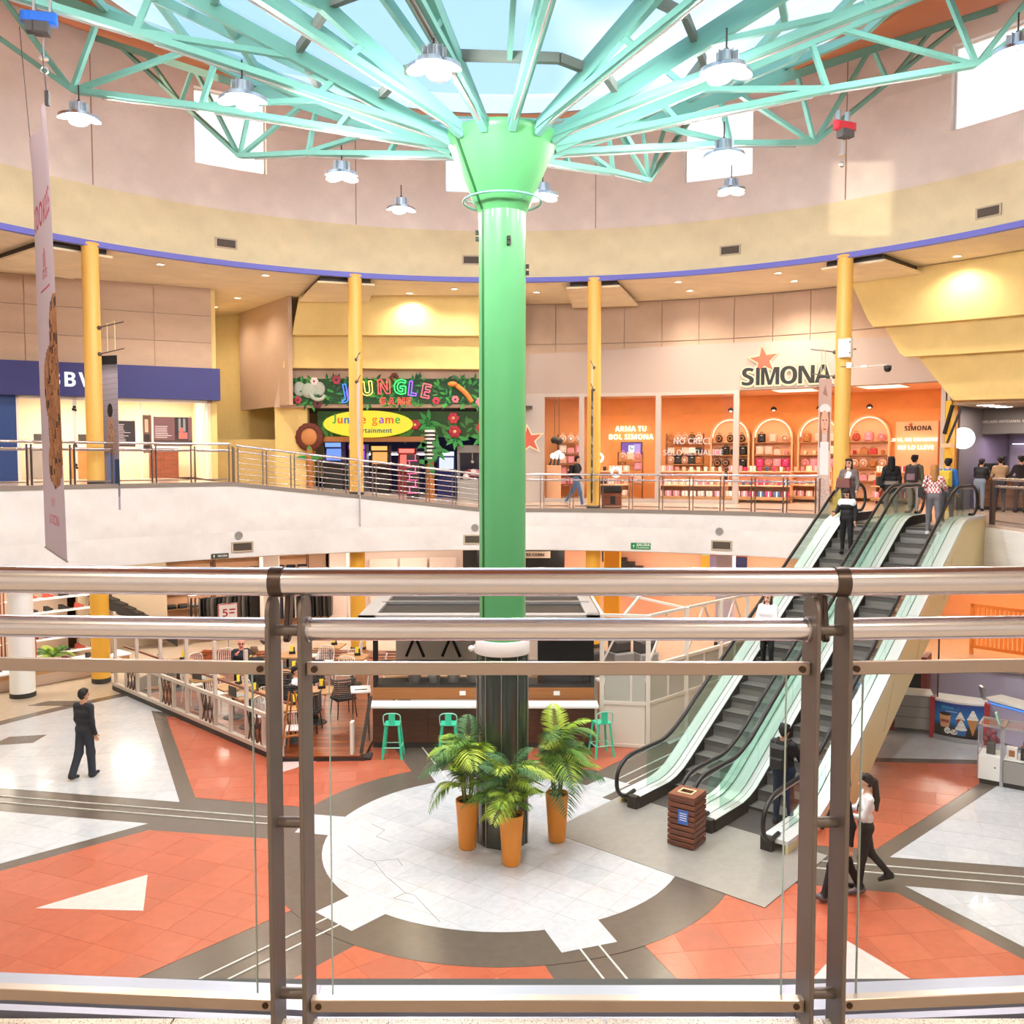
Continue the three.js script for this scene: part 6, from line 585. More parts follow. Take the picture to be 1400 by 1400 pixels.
  obj('back_counter', [b2(-0.9, 1.6, 0, 1.2, -2.2, -2.1)], mat(0xcfc4dc, 0.4), t); obj('back_top', b2(-0.95, 1.65, 1.2, 1.24, -2.25, -2.0), M.alu, t); obj('dark_fridge', b2(-1.9, -1.0, 0, 1.35, -2.2, -1.5), M.black, t); obj('red_trim', [b2(-1.0, -0.88, 0, 1.45, -2.2, -1.5), b2(1.2, 2.0, 1.24, 1.28, -2.1, -1.5)], M.red, t); obj('menu_stand', bx(0.05, 0.28, 0.2, 0.4, H + 0.15, -0.4, 0.4, 0, 0.2), M.alu, t);
  obj('overhead_frame', [rod([-0.45, 0.9, -0.1], [-0.45, 2.35, -0.1], 0.018), rod([1.25, 0.9, -1.6], [1.25, 2.35, -1.6], 0.018), rod([-1.9, 2.35, -0.6], [0.0, 2.35, 0.3], 0.02), rod([0.0, 2.35, 0.3], [1.9, 2.35, -1.3], 0.02), rod([1.9, 2.35, -1.3], [0.1, 2.35, -2.2], 0.02), rod([0.1, 2.35, -2.2], [-1.9, 2.35, -0.6], 0.02)], M.steelDark, t); }
// ---------- glass display case at the right edge ----------
{ const F = frame(8.95, 0, -2.55, -0.62), t = thing('display_case', 'white and steel glass display case of gift goods', 'display case', F(0, 0, 0), F.ry); obj('base_cabinet', b2(0.02, 0.38, 0.1, 0.55, -0.5, 0), M.white, t); obj('long_base', b2(0.42, 2.6, 0.1, 0.5, -0.6, 0), M.grey, t); obj('kick_board', b2(0.04, 2.6, 0, 0.1, -0.5, -0.03), M.dark, t); obj('steel_post', [b2(0.38, 0.44, 0, 1.12, -0.06, 0.0), b2(0.0, 0.02, 0.1, 1.12, -0.02, 0.0), b2(0.0, 0.02, 0.1, 1.12, -0.5, -0.48)], M.alu, t); obj('top_frame', [b2(0, 2.6, 1.1, 1.14, -0.03, 0), b2(0, 0.03, 1.1, 1.14, -0.5, 0), b2(0.38, 0.44, 1.1, 1.14, -0.6, 0), b2(0, 2.6, 1.1, 1.14, -0.6, -0.57)], M.alu, t); obj('glass', [b2(0.02, 0.38, 0.56, 1.1, -0.012, -0.004), b2(0.004, 0.012, 0.56, 1.1, -0.48, -0.02), b2(0.44, 2.6, 0.52, 1.1, -0.012, -0.004), b2(0.02, 2.6, 1.115, 1.125, -0.57, -0.03)], M.glass, t); obj('shelf', b2(0.44, 2.6, 0.52, 0.54, -0.58, -0.02), M.white, t); obj('lock', cy(0.015, 0.015, 0.02, 0.3, 0.35, 0.0, 10).rotateX(0), M.dark, t); obj('price_card', bx(0.03, 0.22, 0.12, 0.3, 1.25, -0.2, 0, 0, 0.3), mat(0x9fdcc4, 0.3), t);
  const it = (n, g, m, x, y, z, l, c) => { const o = thing(n, l, c, F(x, y, z), F.ry); g.forEach((q, i) => obj(q[0], q[1], q[2] ?? m, o)); };
  it('gift_flowers', [['pot', cb(0.14, 0.2, 0.14, 0.01, 0, 0.1, 0), M.charcoal], ['bloom', mg([0, 1, 2, 3, 4, 5, 6].map((k) => sp(0.06, Math.cos(k) * 0.09, 0.26 + (k % 3) * 0.06, Math.sin(k) * 0.07, 1, 1, 1, 8))), mat(0x8a3040, 0.6)]], null, 0.2, 0.56, -0.2, 'dark red flowers in a box in the glass case', 'flowers');
  it('gift_box', [['box', cb(0.18, 0.22, 0.14, 0.01, 0, 0.11, 0), gcol.white], ['print', bx(0.1, 0.12, 0.004, 0, 0.11, 0.072), M.wood]], null, 0.56, 0.54, -0.15, 'white box with a brown print in the glass case', 'box'); it('gift_box', [['box', cb(0.2, 0.24, 0.16, 0.01, 0, 0.12, 0), M.black], ['print', bx(0.12, 0.1, 0.004, 0, 0.1, 0.082), M.charcoal]], null, 0.8, 0.54, -0.18, 'black box in the glass case', 'box'); it('gift_box', [['box', cb(0.22, 0.18, 0.16, 0.01, 0, 0.09, 0), gcol.white], ['bow', mg(sp(0.04, -0.05, 0.1, 0.085), sp(0.04, 0.05, 0.1, 0.085)), gcol.red]], null, 1.05, 0.54, -0.15, 'white box with a red bow in the glass case', 'box'); it('gift_box', [['box', cb(0.3, 0.2, 0.2, 0.01, 0, 0.1, 0), mat(0x2d9ac0, 0.5)], ['lid', cb(0.32, 0.06, 0.22, 0.01, 0, 0.22, 0), mat(0x56c2dc, 0.5)]], null, 1.0, 0.76, -0.42, 'turquoise blue box in the glass case', 'box'); it('gift_box', [['box', cb(0.26, 0.1, 0.18, 0.01, 0, 0.05, 0), mat(0xe0562c, 0.5)], ['print', bx(0.2, 0.05, 0.004, 0, 0.05, 0.092), gcol.white]], null, 0.86, 0.785, -0.2, 'flat orange box in the glass case', 'box'); it('gift_box', [['box', cb(0.2, 0.26, 0.16, 0.01, 0, 0.13, 0), gcol.white], ['print', bx(0.14, 0.14, 0.004, 0, 0.13, 0.082), gcol.red]], null, 1.35, 0.54, -0.2, 'white box with a red print in the glass case', 'box'); }
// ---------- shops of the lower storey ----------
{ const seg = (a0, a1, m, label, r = 20.4) => st('wall_lower', arc(r, r + 0.2, 0, 3.22, a0, a1, 1), m, label);
  seg(-66, -44.2, mat(0xf2d9c4, 0.7), 'cream back wall of the shoe shop'); seg(-44.2, -36, mat(0xd8c4a8, 0.6), 'beige stair wall below the gallery', 19.4); seg(-36, -19.5, mat(0xf3c7a6, 0.7), 'peach back wall of the clothes shop'); seg(-19.5, -5, mat(0xecd6cc, 0.7), 'pale wall behind the kiosk', 19.4); seg(-5, 4, M.dark, 'dark shop opening behind the column', 19.4); seg(4, 34, M.salmon, 'salmon wall below the orange shop', 19.4); seg(34, 66, mat(0xf1b184, 0.7), 'orange lit back wall past the escalators', 24);
  // dark stepped handrail line on the stair wall and on the salmon wall
  const stair = (a0, a1, y0, y1, n, label) => { const t = thing('stair_flight', label, 'stairs'); for (let i = 0; i < n; i++) { const k = i / n, a = a0 + (a1 - a0) * k, b = a0 + (a1 - a0) * (i + 1) / n, y = y0 + (y1 - y0) * k; obj('tread', arc(18.6, 19.35, y, y + 0.06, a, b, 1), M.dark, t); obj('riser', arc(19.2, 19.35, y - 0.2, y, a, b, 1), M.charcoal, t); } obj('stringer', arc(18.5, 18.62, (a) => y0 + (y1 - y0) * (a - a0) / (a1 - a0) - 0.3, (a) => y0 + (y1 - y0) * (a - a0) / (a1 - a0) + 0.02, a0, a1, 0.5), M.dark, t); };
  stair(-43.4, -35.8, 2.0, 0.3, 10, 'dark stair flight running down the beige wall'); stair(10.6, 17.5, 2.75, 1.6, 8, 'dark stair flight crossing the salmon wall');
  // shoe shop
  const shoeG = [ex([[-0.14, 0.02], [0.14, 0.02], [0.14, 0.06], [0.06, 0.09], [-0.03, 0.15], [-0.13, 0.16]], 0.07, 0.012).translate(0, 0, -0.035), b2(-0.155, 0.155, 0, 0.025, -0.045, 0.045), bx(0.06, 0.02, 0.05, 0.0, 0.125, 0, 0, 0, -0.5)];
  const shoeM = [mat(0x5d2a22, 0.6), mat(0x2d2726, 0.6), mat(0x7d6a50, 0.6), mat(0xb04a3a, 0.6), mat(0xd8cfc4, 0.6)]; const protos = shoeM.map((m, i) => { const t = thing('shoe', ['maroon', 'black', 'olive', 'rust', 'pale'][i] + ' shoe on the white shop shelf', 'shoe', [0, -50, 0], 0, 'shoes in the shoe shop'); obj('upper', shoeG[0], m, t); obj('sole', shoeG[1], i === 4 ? M.dark : M.white, t); obj('laces', shoeG[2], M.white, t); return t; }); const used = new Set(); const shoe = (p, ry, i, wh) => { let t = protos[i]; if (used.has(i)) t = dup(protos[i], p, ry); else { used.add(i); t.position.copy(p); t.rotation.y = ry; } t.userData.label = ['maroon', 'black', 'olive', 'rust', 'pale'][i] + ' shoe ' + wh; t.userData.group = 'shoes ' + wh; };
  [[18.4, -56.2, 2.6], [18.2, -47.6, 2.6]].forEach(([r, a, w], k) => { const f = PF(r, a, 0), ys = [0.4, 0.85, 1.25, 1.65, 2.05]; shelves('shoe_shelf', k ? 'white shoe shelf beside the potted palm' : 'white shoe shelf at the far end of the shoe shop', f, w, ys, 0.38, M.white); ys.forEach((y, n) => { for (let i = 0; i < 6; i++) shoe(f(-w / 2 + 0.25 + i * (w - 0.4) / 5, y, 0.02), f.ry + rr(-0.5, 0.5), Math.floor(rnd() * 5), `on the ${['lowest', 'second lowest', 'middle', 'second highest', 'topmost'][n]} board of the white shelf ${k ? 'beside the small palm' : 'at the shoe shop end'}`); }); });
  { const f = PF(16.4, -49.8, 0), t = thing('shoe_bench', 'long pale display bench with boots in front of the shoe shop', 'bench', f(0, 0, 0), f.ry); obj('body', b2(-2.2, 1.9, 0, 0.42, -0.35, 0.35), M.woodLight, t); obj('top', cb(4.2, 0.05, 0.8, 0.01, -0.15, 0.45, 0), M.white, t); obj('front_board', b2(-2.2, 1.9, 0.02, 0.3, 0.35, 0.38), M.taupe, t); for (let i = 0; i < 6; i++) shoe(f(-1.6 + i * 0.62, 0.475, 0.05), f.ry + rr(-0.6, 0.6), i % 3, 'on the long pale display bench'); const l = obj('lettering', text('GRIMOLDI', 0.1, 0.01).translate(1.2, 0.3, 0.385), M.red, t); }
  const sign = (f, label, draw) => { const t = thing('price_board', label, 'sign', f(0, 0, 0), f.ry); obj('board', bx(0.62, 0.95, 0.03, 0, 1.1, 0), new THREE.MeshStandardMaterial({ map: canvas(96, 144, draw), roughness: 0.6 }), t); obj('pole', rod([0, 0, -0.03], [0, 0.65, -0.03], 0.015), M.grey, t); obj('base', cy(0.18, 0.18, 0.02, 0, 0.01, -0.03, 16), M.grey, t); };
  const five = (c, w, h) => { c.fillStyle = '#f4f0ec'; c.fillRect(0, 0, w, h); c.strokeStyle = '#b03038'; c.lineWidth = 5; c.strokeRect(2, 2, w - 4, h - 4); c.fillStyle = '#b03038'; c.font = 'bold 52px sans-serif'; c.fillText('5', 20, 62); c.fillRect(54, 26, 30, 7); c.fillRect(54, 42, 26, 7); c.fillStyle = '#a83a30'; c.fillRect(34, 80, 34, 50); };
  sign(PF(15.9, -53.6, 0), 'red bordered price board in front of the shoe shop', five); sign(PF(16.6, -32.2, 0), 'red bordered price board in front of the clothes rack', five);
  { const f = PF(17.3, -48.9, 0), t = thing('potted_palm', 'small palm in a dark pot inside the shoe shop', 'plant', f(0, 0, 0), 0.4); obj('pot', la([[0, 0], [0.16, 0], [0.2, 0.4], [0, 0.4]], 16), M.dark, t); for (let i = 0; i < 10; i++) { const q = obj('frond', fronds[i % 4], leafM[i % 3], t); q.position.set(0, 0.4, 0); q.rotation.set(rr(-0.4, 0.3), i * 0.63, 0, 'YXZ'); q.scale.setScalar(0.85); } }
  // clothes shop
  const hangG = [ex([[-0.2, 1.5], [0.2, 1.5], [0.24, 1.3], [0.2, 0.55], [-0.2, 0.55], [-0.24, 1.3]], 0.04, 0.008), tb([[0, 1.5, 0.02], [0, 1.58, 0.02], [0.03, 1.62, 0.02]], 0.006, 6, 5)]; const gm = [M.black, mat(0x3a3534, 0.8), mat(0x5d544c, 0.8), mat(0x2a2c3a, 0.8), mat(0xd8c8bc, 0.8)], gar = gm.map((m, i) => { const t = thing('hanging_garment', ['black', 'charcoal', 'brown grey', 'dark navy', 'pale'][i] + ' garment hanging on a rack in the clothes shop', 'garment', [0, -50, 0], 0, 'garments on the clothes racks'); obj('garment', hangG[0], m, t); obj('hook', hangG[1], M.chrome, t); return t; }), gu = new Set(); const hang = (p, ry, i, wh) => { let t = gar[i]; if (gu.has(i)) t = dup(gar[i], p, ry); else { gu.add(i); t.position.copy(p); t.rotation.y = ry; } t.userData.label = ['black', 'charcoal', 'brown grey', 'dark navy', 'pale'][i] + ' garment on the chrome rack ' + wh; t.userData.group = 'garments on the rack ' + wh; };
  [[18.6, -31.2, 2.2, [0, 1, 2, 0], 'behind the price board'], [19.0, -25.4, 1.5, [0, 3, 4], 'beside the white pillar'], [18.8, -21.4, 1.2, [0, 1], 'next to the yellow column']].forEach(([r, a, w, ids, wh]) => { const f = PF(r, a, 0), t = thing('clothes_rack', 'chrome clothes rack ' + wh, 'rack', f(0, 0, 0), f.ry); obj('rail', rod([-w / 2, 1.62, 0], [w / 2, 1.62, 0], 0.015), M.chrome, t); for (const s of [-1, 1]) obj('upright', [rod([s * w / 2, 0, 0], [s * w / 2, 1.62, 0], 0.015), rod([s * w / 2, 0.02, -0.25], [s * w / 2, 0.02, 0.25], 0.015)], M.chrome, t); const n = Math.round(w / 0.13); for (let i = 0; i < n; i++) hang(f(-w / 2 + 0.08 + i * 0.13, 0, 0), f.ry + 1.35, ids[i % ids.length], wh); });
  for (const a of [-33.4, -28.6, -23.8]) { const f = PF(20.1, a, 0); shelves('wall_shelf', a < -30 ? 'pale wall shelf of folded clothes by the beige wall' : a < -25 ? 'pale wall shelf of folded clothes behind the long rack' : 'pale wall shelf of folded clothes behind the pillar', f, 1.6, [0.5, 1.0, 1.6, 2.15, 2.6], 0.35, M.woodLight, M.peach); for (const y of [0.5, 1.0, 2.15]) for (let i = 0; i < 4; i++) { const t = thing('folded_clothes', `folded clothes on the ${y < 0.6 ? 'lowest' : y < 1.5 ? 'second' : 'high'} board of the shelf ${a < -30 ? 'by the beige wall' : a < -25 ? 'behind the long rack' : 'behind the pillar'}`, 'clothes', f(-0.6 + i * 0.4, y, 0), f.ry, 'folded clothes in the clothes shop'); obj('lower_fold', cb(0.3, 0.07, 0.26, 0.015, 0, 0.035, 0), gm[Math.floor(rnd() * 5)], t); obj('upper_fold', cb(0.29, 0.07, 0.25, 0.015, 0, 0.105, 0), gm[Math.floor(rnd() * 5)], t); } }
  for (const [r, a, m, l] of [[17.6, -26.9, mat(0xe8dcd4, 0.5), 'white square pillar in the clothes shop'], [17.8, -17.4, mat(0xddd2cc, 0.5), 'pale square pillar by the kiosk'], [17.2, 12.2, mat(0xe0981f, 0.5), 'orange square pillar before the salmon wall'], [16.9, 25.2, mat(0xb8a9b4, 0.6), 'lavender patterned pillar before the salmon wall'], [15.3, -54.9, M.white, 'white round pillar in front of the shoe shop']]) { const p = P(r, a, 0), t = thing('square_pillar', l, 'pillar', p, -a * D2R); obj('shaft', a === -54.9 ? cy(0.3, 0.3, 3.2, 0, 1.6, 0, 24) : cb(0.55, 3.2, 0.55, 0.02, 0, 1.6, 0), m, t); obj('skirting', a === -54.9 ? cy(0.31, 0.31, 0.12, 0, 0.06, 0, 24) : bx(0.58, 0.12, 0.58, 0, 0.06, 0), M.dark, t); }
  { const f = PF(19.2, -10.5, 0); for (const s of [-1, 0, 1]) { const d = st('door_' + (s + 2), wy(mg(b2(s * 1.1 - 0.5, s * 1.1 + 0.5, 0, 2.5, 0, 0.06)), f), mat(0xe6cfc6, 0.5), 'pale door behind the kiosk'); obj('door_handle', wy(rod([s * 1.1 + 0.4, 1.0, 0.08], [s * 1.1 + 0.4, 1.3, 0.08], 0.015), f), M.chrome, d); } }
  { const f = PF(17.8, 1.0, 0), t = thing('black_stall', 'black stall roof with a pale name board behind the green column', 'stall', f(0, 0, 0), f.ry); obj('canopy', b2(-1.4, 1.7, 2.3, 2.95, -0.8, 0.4), M.black, t); obj('name_board', bx(1.3, 0.24, 0.03, 0.55, 2.78, 0.42), mat(0xd9c6b4, 0.6), t); obj('lettering', text('EXTRA COBRE', 0.1, 0.01).translate(0.55, 2.73, 0.44), M.charcoal, t); obj('post', [bx(0.06, 2.3, 0.06, -1.3, 1.15, 0.3), bx(0.06, 2.3, 0.06, 1.6, 1.15, 0.3)], M.black, t); obj('counter', b2(-1.3, 1.6, 0, 1.1, -0.3, 0.3), M.woodDark, t); obj('basket', cb(0.8, 0.3, 0.4, 0.04, 0.8, 2.0, 0.2), mat(0x7d5a44, 0.8), t); }
  for (const [a, w, l, c] of [[22.8, 0.5, 'photo poster on the salmon wall beside the lamp cup', 0x8a7aa0], [24.6, 0.9, 'dark blue poster on the salmon wall', 0x2a2c58], [21.6, 0.3, 'yellow and green cup shaped sign on the salmon wall', 0xe0a830]]) { const f = PF(19.3, a, 2.5), t = thing('wall_poster', l, 'poster', f(0, 0, 0), f.ry); obj('sheet', bx(w, 0.7, 0.03), mat(c, 0.5), t); obj('top_band', bx(w, 0.16, 0.035, 0, 0.27, 0), a === 21.6 ? mat(0xbfe0b0, 0.5) : mat(0xb05a40, 0.5), t); }
  { const f = PF(20.2, 49.5, 0), t = thing('slatted_gate', 'orange wooden slatted gate past the escalators', 'gate', f(0, 0, 0), f.ry); for (let i = 0; i < 16; i++) obj('slat', b2(-1.0 + i * 0.13, -0.92 + i * 0.13, 0.3, 1.5, 0, 0.03), mat(0xe08a3a, 0.5), t); obj('frame', [b2(-1.08, 1.1, 1.5, 1.6, -0.02, 0.06), b2(-1.08, 1.1, 0.2, 0.3, -0.02, 0.06), b2(-1.1, -1.0, 0, 1.6, -0.02, 0.06), b2(1.05, 1.15, 0, 1.6, -0.02, 0.06)], mat(0xd07a30, 0.5), t); }
  { const f = PF(19.6, 52.2, 0), t = thing('flower_vase', 'white flowers in a tall white vase past the escalators', 'vase', f(0, 0, 0), 0); obj('vase', la([[0, 0], [0.14, 0], [0.2, 0.5], [0.12, 0.95], [0.16, 1.1], [0, 1.1]], 18), M.white, t); obj('blooms', mg(Array.from({ length: 14 }, (_, i) => sp(0.09, Math.cos(i * 2.4) * 0.2, 1.25 + (i % 4) * 0.09, Math.sin(i * 2.4) * 0.2, 1, 1, 1, 8))), mat(0xf6e6e0, 0.7), t); }
  // warm floor in front of the orange lit shop
  inlay('orange_parquet', [pr2(14.2, 46), pr2(19, 46), pr2(22, 52), pr2(22, 62), pr2(15.5, 62)], [phys(0xf0b98e, 0.2, { map: fineT })], 0.004);
  for (const a of [46, 54, 62]) { const q = P(21.5, a, 3.15); area(q, V(q.x, 0, q.z), 0xffc890, 12, 1.4, 1.4); }
}
// ---------- people ----------
const SK = [0.62, 0.40, 0.30];
function field(prims, cell, k) { // smooth union of tapered capsules, meshed by surface nets; vertex colours by nearest capsule
  let lo = [9, 9, 9], hi = [-9, -9, -9]; for (const p of prims) for (const q of [[p.a, p.ra], [p.b, p.rb]]) for (let i = 0; i < 3; i++) { const v = q[0].getComponent(i); lo[i] = Math.min(lo[i], v - q[1] - 0.03); hi[i] = Math.max(hi[i], v + q[1] + 0.03); }
  const n = [0, 1, 2].map((i) => Math.ceil((hi[i] - lo[i]) / cell) + 2), F = new Float32Array(n[0] * n[1] * n[2]).fill(9), id = (x, y, z) => x + n[0] * (y + n[1] * z);
  const pp = prims.map((p) => ({ ax: p.a.x, ay: p.a.y, az: p.a.z, dx: p.b.x - p.a.x, dy: p.b.y - p.a.y, dz: p.b.z - p.a.z, l: Math.max(1e-9, p.a.distanceToSquared(p.b)), ra: p.ra, rb: p.rb, sz: p.sz ?? 1 }));
  const dist = (p, x, y, z) => { const ex = x - p.ax, ey = y - p.ay, ez = z - p.az; let t = (ex * p.dx + ey * p.dy + ez * p.dz) / p.l; t = t < 0 ? 0 : t > 1 ? 1 : t; const qx = ex - t * p.dx, qy = ey - t * p.dy, qz = (ez - t * p.dz) * p.sz; return Math.sqrt(qx * qx + qy * qy + qz * qz) - (p.ra + (p.rb - p.ra) * t); };
  for (const p of pp) { const R = Math.max(p.ra, p.rb) + k + 2 * cell, b = (i, s) => { const o = [p.ax, p.ay, p.az][i], d = [p.dx, p.dy, p.dz][i]; return s < 0 ? Math.max(0, Math.floor((Math.min(o, o + d) - R - lo[i]) / cell)) : Math.min(n[i] - 1, Math.ceil((Math.max(o, o + d) + R - lo[i]) / cell)); };
    for (let z = b(2, -1); z <= b(2, 1); z++) for (let y = b(1, -1); y <= b(1, 1); y++) for (let x = b(0, -1); x <= b(0, 1); x++) { const d = dist(p, lo[0] + x * cell, lo[1] + y * cell, lo[2] + z * cell), q = id(x, y, z), e = F[q], h = Math.max(k - Math.abs(d - e), 0) / k; F[q] = Math.min(d, e) - h * h * k * 0.25; } }
  const vid = new Int32Array(F.length).fill(-1), pos = [], col = [], idx = [];
  for (let z = 0; z < n[2] - 1; z++) for (let y = 0; y < n[1] - 1; y++) for (let x = 0; x < n[0] - 1; x++) { let c = 0, sx = 0, sy = 0, sz = 0, neg = 0; const v = []; for (let q = 0; q < 8; q++) { const f = F[id(x + (q & 1), y + (q >> 1 & 1), z + (q >> 2))]; v.push(f); if (f < 0) neg++; } if (!neg || neg === 8) continue;
    for (const [a, b] of [[0, 1], [2, 3], [4, 5], [6, 7], [0, 2], [1, 3], [4, 6], [5, 7], [0, 4], [1, 5], [2, 6], [3, 7]]) if (v[a] < 0 !== v[b] < 0) { const t = v[a] / (v[a] - v[b]); sx += (a & 1) + t * ((b & 1) - (a & 1)); sy += (a >> 1 & 1) + t * ((b >> 1 & 1) - (a >> 1 & 1)); sz += (a >> 2) + t * ((b >> 2) - (a >> 2)); c++; }
    const X = lo[0] + (x + sx / c) * cell, Yy = lo[1] + (y + sy / c) * cell, Z = lo[2] + (z + sz / c) * cell; vid[id(x, y, z)] = pos.length / 3; pos.push(X, Yy, Z); let best = 9, bc = prims[0].c; pp.forEach((p, i) => { const d = dist(p, X, Yy, Z) - (prims[i].pr ?? 0); if (d < best) { best = d; bc = prims[i].c; } }); col.push(...bc); }
  for (let z = 1; z < n[2] - 1; z++) for (let y = 1; y < n[1] - 1; y++) for (let x = 1; x < n[0] - 1; x++) { const f = F[id(x, y, z)] < 0; for (const [dx, dy, dz, u, w] of [[1, 0, 0, [0, 1, 0], [0, 0, 1]], [0, 1, 0, [0, 0, 1], [1, 0, 0]], [0, 0, 1, [1, 0, 0], [0, 1, 0]]]) { const g = F[id(x + dx, y + dy, z + dz)] < 0; if (f === g) continue; const a = vid[id(x, y, z)], b = vid[id(x - u[0], y - u[1], z - u[2])], c = vid[id(x - u[0] - w[0], y - u[1] - w[1], z - u[2] - w[2])], d = vid[id(x - w[0], y - w[1], z - w[2])]; if (a < 0 || b < 0 || c < 0 || d < 0) continue; if (f) idx.push(a, b, c, a, c, d); else idx.push(a, c, b, a, d, c); } }
  const g = new THREE.BufferGeometry(); g.setAttribute('position', new THREE.Float32BufferAttribute(pos, 3)); g.setAttribute('color', new THREE.Float32BufferAttribute(col, 3)); g.setIndex(idx); g.computeVertexNormals(); return g;
}
const skinMat = new THREE.MeshStandardMaterial({ vertexColors: true, roughness: 0.75 }); const lin = (h) => { const c = C(h); return [c.r, c.g, c.b]; };
function person(label, pos, ry, o) { // facing +z before the turn; angles in degrees
  const k = (o.h ?? 1.7) / 1.75, skin = lin(o.skin ?? 0xd9a585), top = lin(o.top ?? 0x20242c), bot = lin(o.bot ?? 0x22252e), shoe = lin(o.shoe ?? 0x15151a), hairC = o.hair ?? 0x1a1412, sleeve = o.sleeve ?? 1, bulk = o.bulk ?? 1, pr = [], J = {};
  const dir = (f, out, s) => V(Math.sin(out * D2R) * s, -Math.cos(f * D2R) * Math.cos(out * D2R), Math.sin(f * D2R) * Math.cos(out * D2R)), lean = o.lean ?? 0, tw = (p) => { const q = p.clone(); q.y -= 0.95; q.applyAxisAngle(V(1, 0, 0), lean * D2R); q.y += 0.95; return q; };
  const leg = (s, f, b, out) => { const hip = V(s * 0.085, 0.92, 0), kn = hip.clone().addScaledVector(dir(f, out, s), 0.43), an = kn.clone().addScaledVector(dir(f - b, out * 0.5, s), 0.41), fp = o['fp' + (s > 0 ? 'L' : 'R')] ?? Math.max(-40, (f - b) * 0.8), to = an.clone().add(V(0, -0.03 - 0.13 * Math.sin(-fp * D2R) * 1 , 0.15 * Math.cos(fp * D2R))); return { hip, kn, an, to, s }; };
  const L = leg(1, ...(o.legL ?? [4, 4, 3])), R = leg(-1, ...(o.legR ?? [-2, 3, 3])); const low = Math.min(L.an.y - 0.075, R.an.y - 0.075, L.to.y - 0.035, R.to.y - 0.035), dy = o.sit ? 0 : -low;
  const arm = (s, f, out, e, eo) => { const sh = tw(V(s * 0.175, 1.40, -0.01)), el = sh.clone().addScaledVector(dir(f, out, s), 0.28), wr = el.clone().addScaledVector(dir(f + e, eo ?? out * 0.4, s), 0.245); return { sh, el, wr, d: dir(f + e, eo ?? out * 0.4, s), s }; };
  const A = arm(1, ...(o.armL ?? [5, 10, 12])), B = arm(-1, ...(o.armR ?? [-5, 10, 12]));
  const cap = (a, b, ra, rb, c, x = {}) => pr.push({ a, b, ra, rb, c, ...x });
  cap(tw(V(-0.075, 0.97, 0)), tw(V(0.075, 0.97, 0)), 0.112 * bulk, 0.112 * bulk, bot); cap(tw(V(-0.06, 1.1, 0.005)), tw(V(0.06, 1.1, 0.005)), 0.105 * bulk, 0.105 * bulk, top); cap(tw(V(-0.08, 1.28, 0.005)), tw(V(0.08, 1.28, 0.005)), 0.112 * bulk, 0.112 * bulk, top); cap(tw(V(-0.13, 1.4, -0.01)), tw(V(0.13, 1.4, -0.01)), 0.07 * bulk, 0.07 * bulk, top); cap(tw(V(0, 1.4, -0.01)), tw(V(0, 1.52, 0.0)), 0.06, 0.052, o.scarf ? lin(o.scarf) : skin); if (o.coat) cap(tw(V(-0.07, 0.86, 0)), tw(V(0.07, 0.86, 0)), 0.13 * bulk, 0.13 * bulk, top, { pr: 0.01 });
  if (o.shirt) cap(tw(V(-0.035, 1.1, 0.075)), tw(V(0.02, 1.33, 0.085)), 0.062, 0.062, lin(o.shirt), { pr: 0.02 });
  if (o.yoke) cap(tw(V(-0.14, 1.37, 0.02)), tw(V(0.14, 1.37, 0.02)), 0.085, 0.085, lin(o.yoke), { pr: 0.012 });
  for (const l of [L, R]) { const wide = o.wide ? 1.25 : 1; cap(l.hip, l.kn, 0.095 * bulk, 0.062 * wide, bot); cap(l.kn, l.an, 0.062 * wide, 0.046 * wide * (o.wide ? 1.2 : 1), bot); cap(l.an.clone().add(V(0, -0.035, -0.04)), l.an.clone().add(V(0, -0.03, 0.02)), 0.042, 0.045, shoe); cap(l.an.clone().add(V(0, -0.04, 0.0)), l.to, 0.044, 0.034, shoe); }
  for (const a of [A, B]) { cap(a.sh, a.el, 0.056 * bulk, 0.046 * bulk, sleeve > 0.3 ? top : skin); cap(a.el, a.wr, 0.046 * bulk, 0.032 * (sleeve > 0.7 ? 1.2 : 1), sleeve > 0.7 ? (o.cuff ? lin(o.cuff) : top) : skin); cap(a.wr, a.wr.clone().addScaledVector(a.d, 0.05), 0.03, 0.03, skin); }
  const geos = [field(pr, o.cell ?? 0.016, 0.045)];
  for (const a of [A, B]) { // hands: palm, four fingers of different length, thumb off the side
    const hp = [], u = a.d.clone().normalize(), side = V(0, 0, 1).sub(u.clone().multiplyScalar(u.z)).normalize(), n = u.clone().cross(side).multiplyScalar(-a.s), w = a.wr.clone(); const pt = (x, y, z) => w.clone().addScaledVector(u, x).addScaledVector(side, y).addScaledVector(n, z);
    for (const y of [-0.025, -0.008, 0.009, 0.025]) hp.push({ a: pt(0, y * 0.6, 0), b: pt(0.085, y, 0), ra: 0.015, rb: 0.014, c: skin }); [[-0.03, 0.06], [-0.01, 0.075], [0.011, 0.08], [0.031, 0.07]].forEach(([y, l], i) => { hp.push({ a: pt(0.085, y, 0), b: pt(0.085 + l * 0.5, y * 1.1, 0.008), ra: 0.0095, rb: 0.009, c: skin }, { a: pt(0.085 + l * 0.5, y * 1.1, 0.008), b: pt(0.085 + l * 0.85, y * 1.1, 0.03), ra: 0.009, rb: 0.0075, c: skin }); }); hp.push({ a: pt(0.025, 0.03, 0.0), b: pt(0.06, 0.055, 0.015), ra: 0.013, rb: 0.0105, c: skin }, { a: pt(0.06, 0.055, 0.015), b: pt(0.085, 0.06, 0.028), ra: 0.0105, rb: 0.009, c: skin }); geos.push(field(hp, 0.0055, 0.006)); }
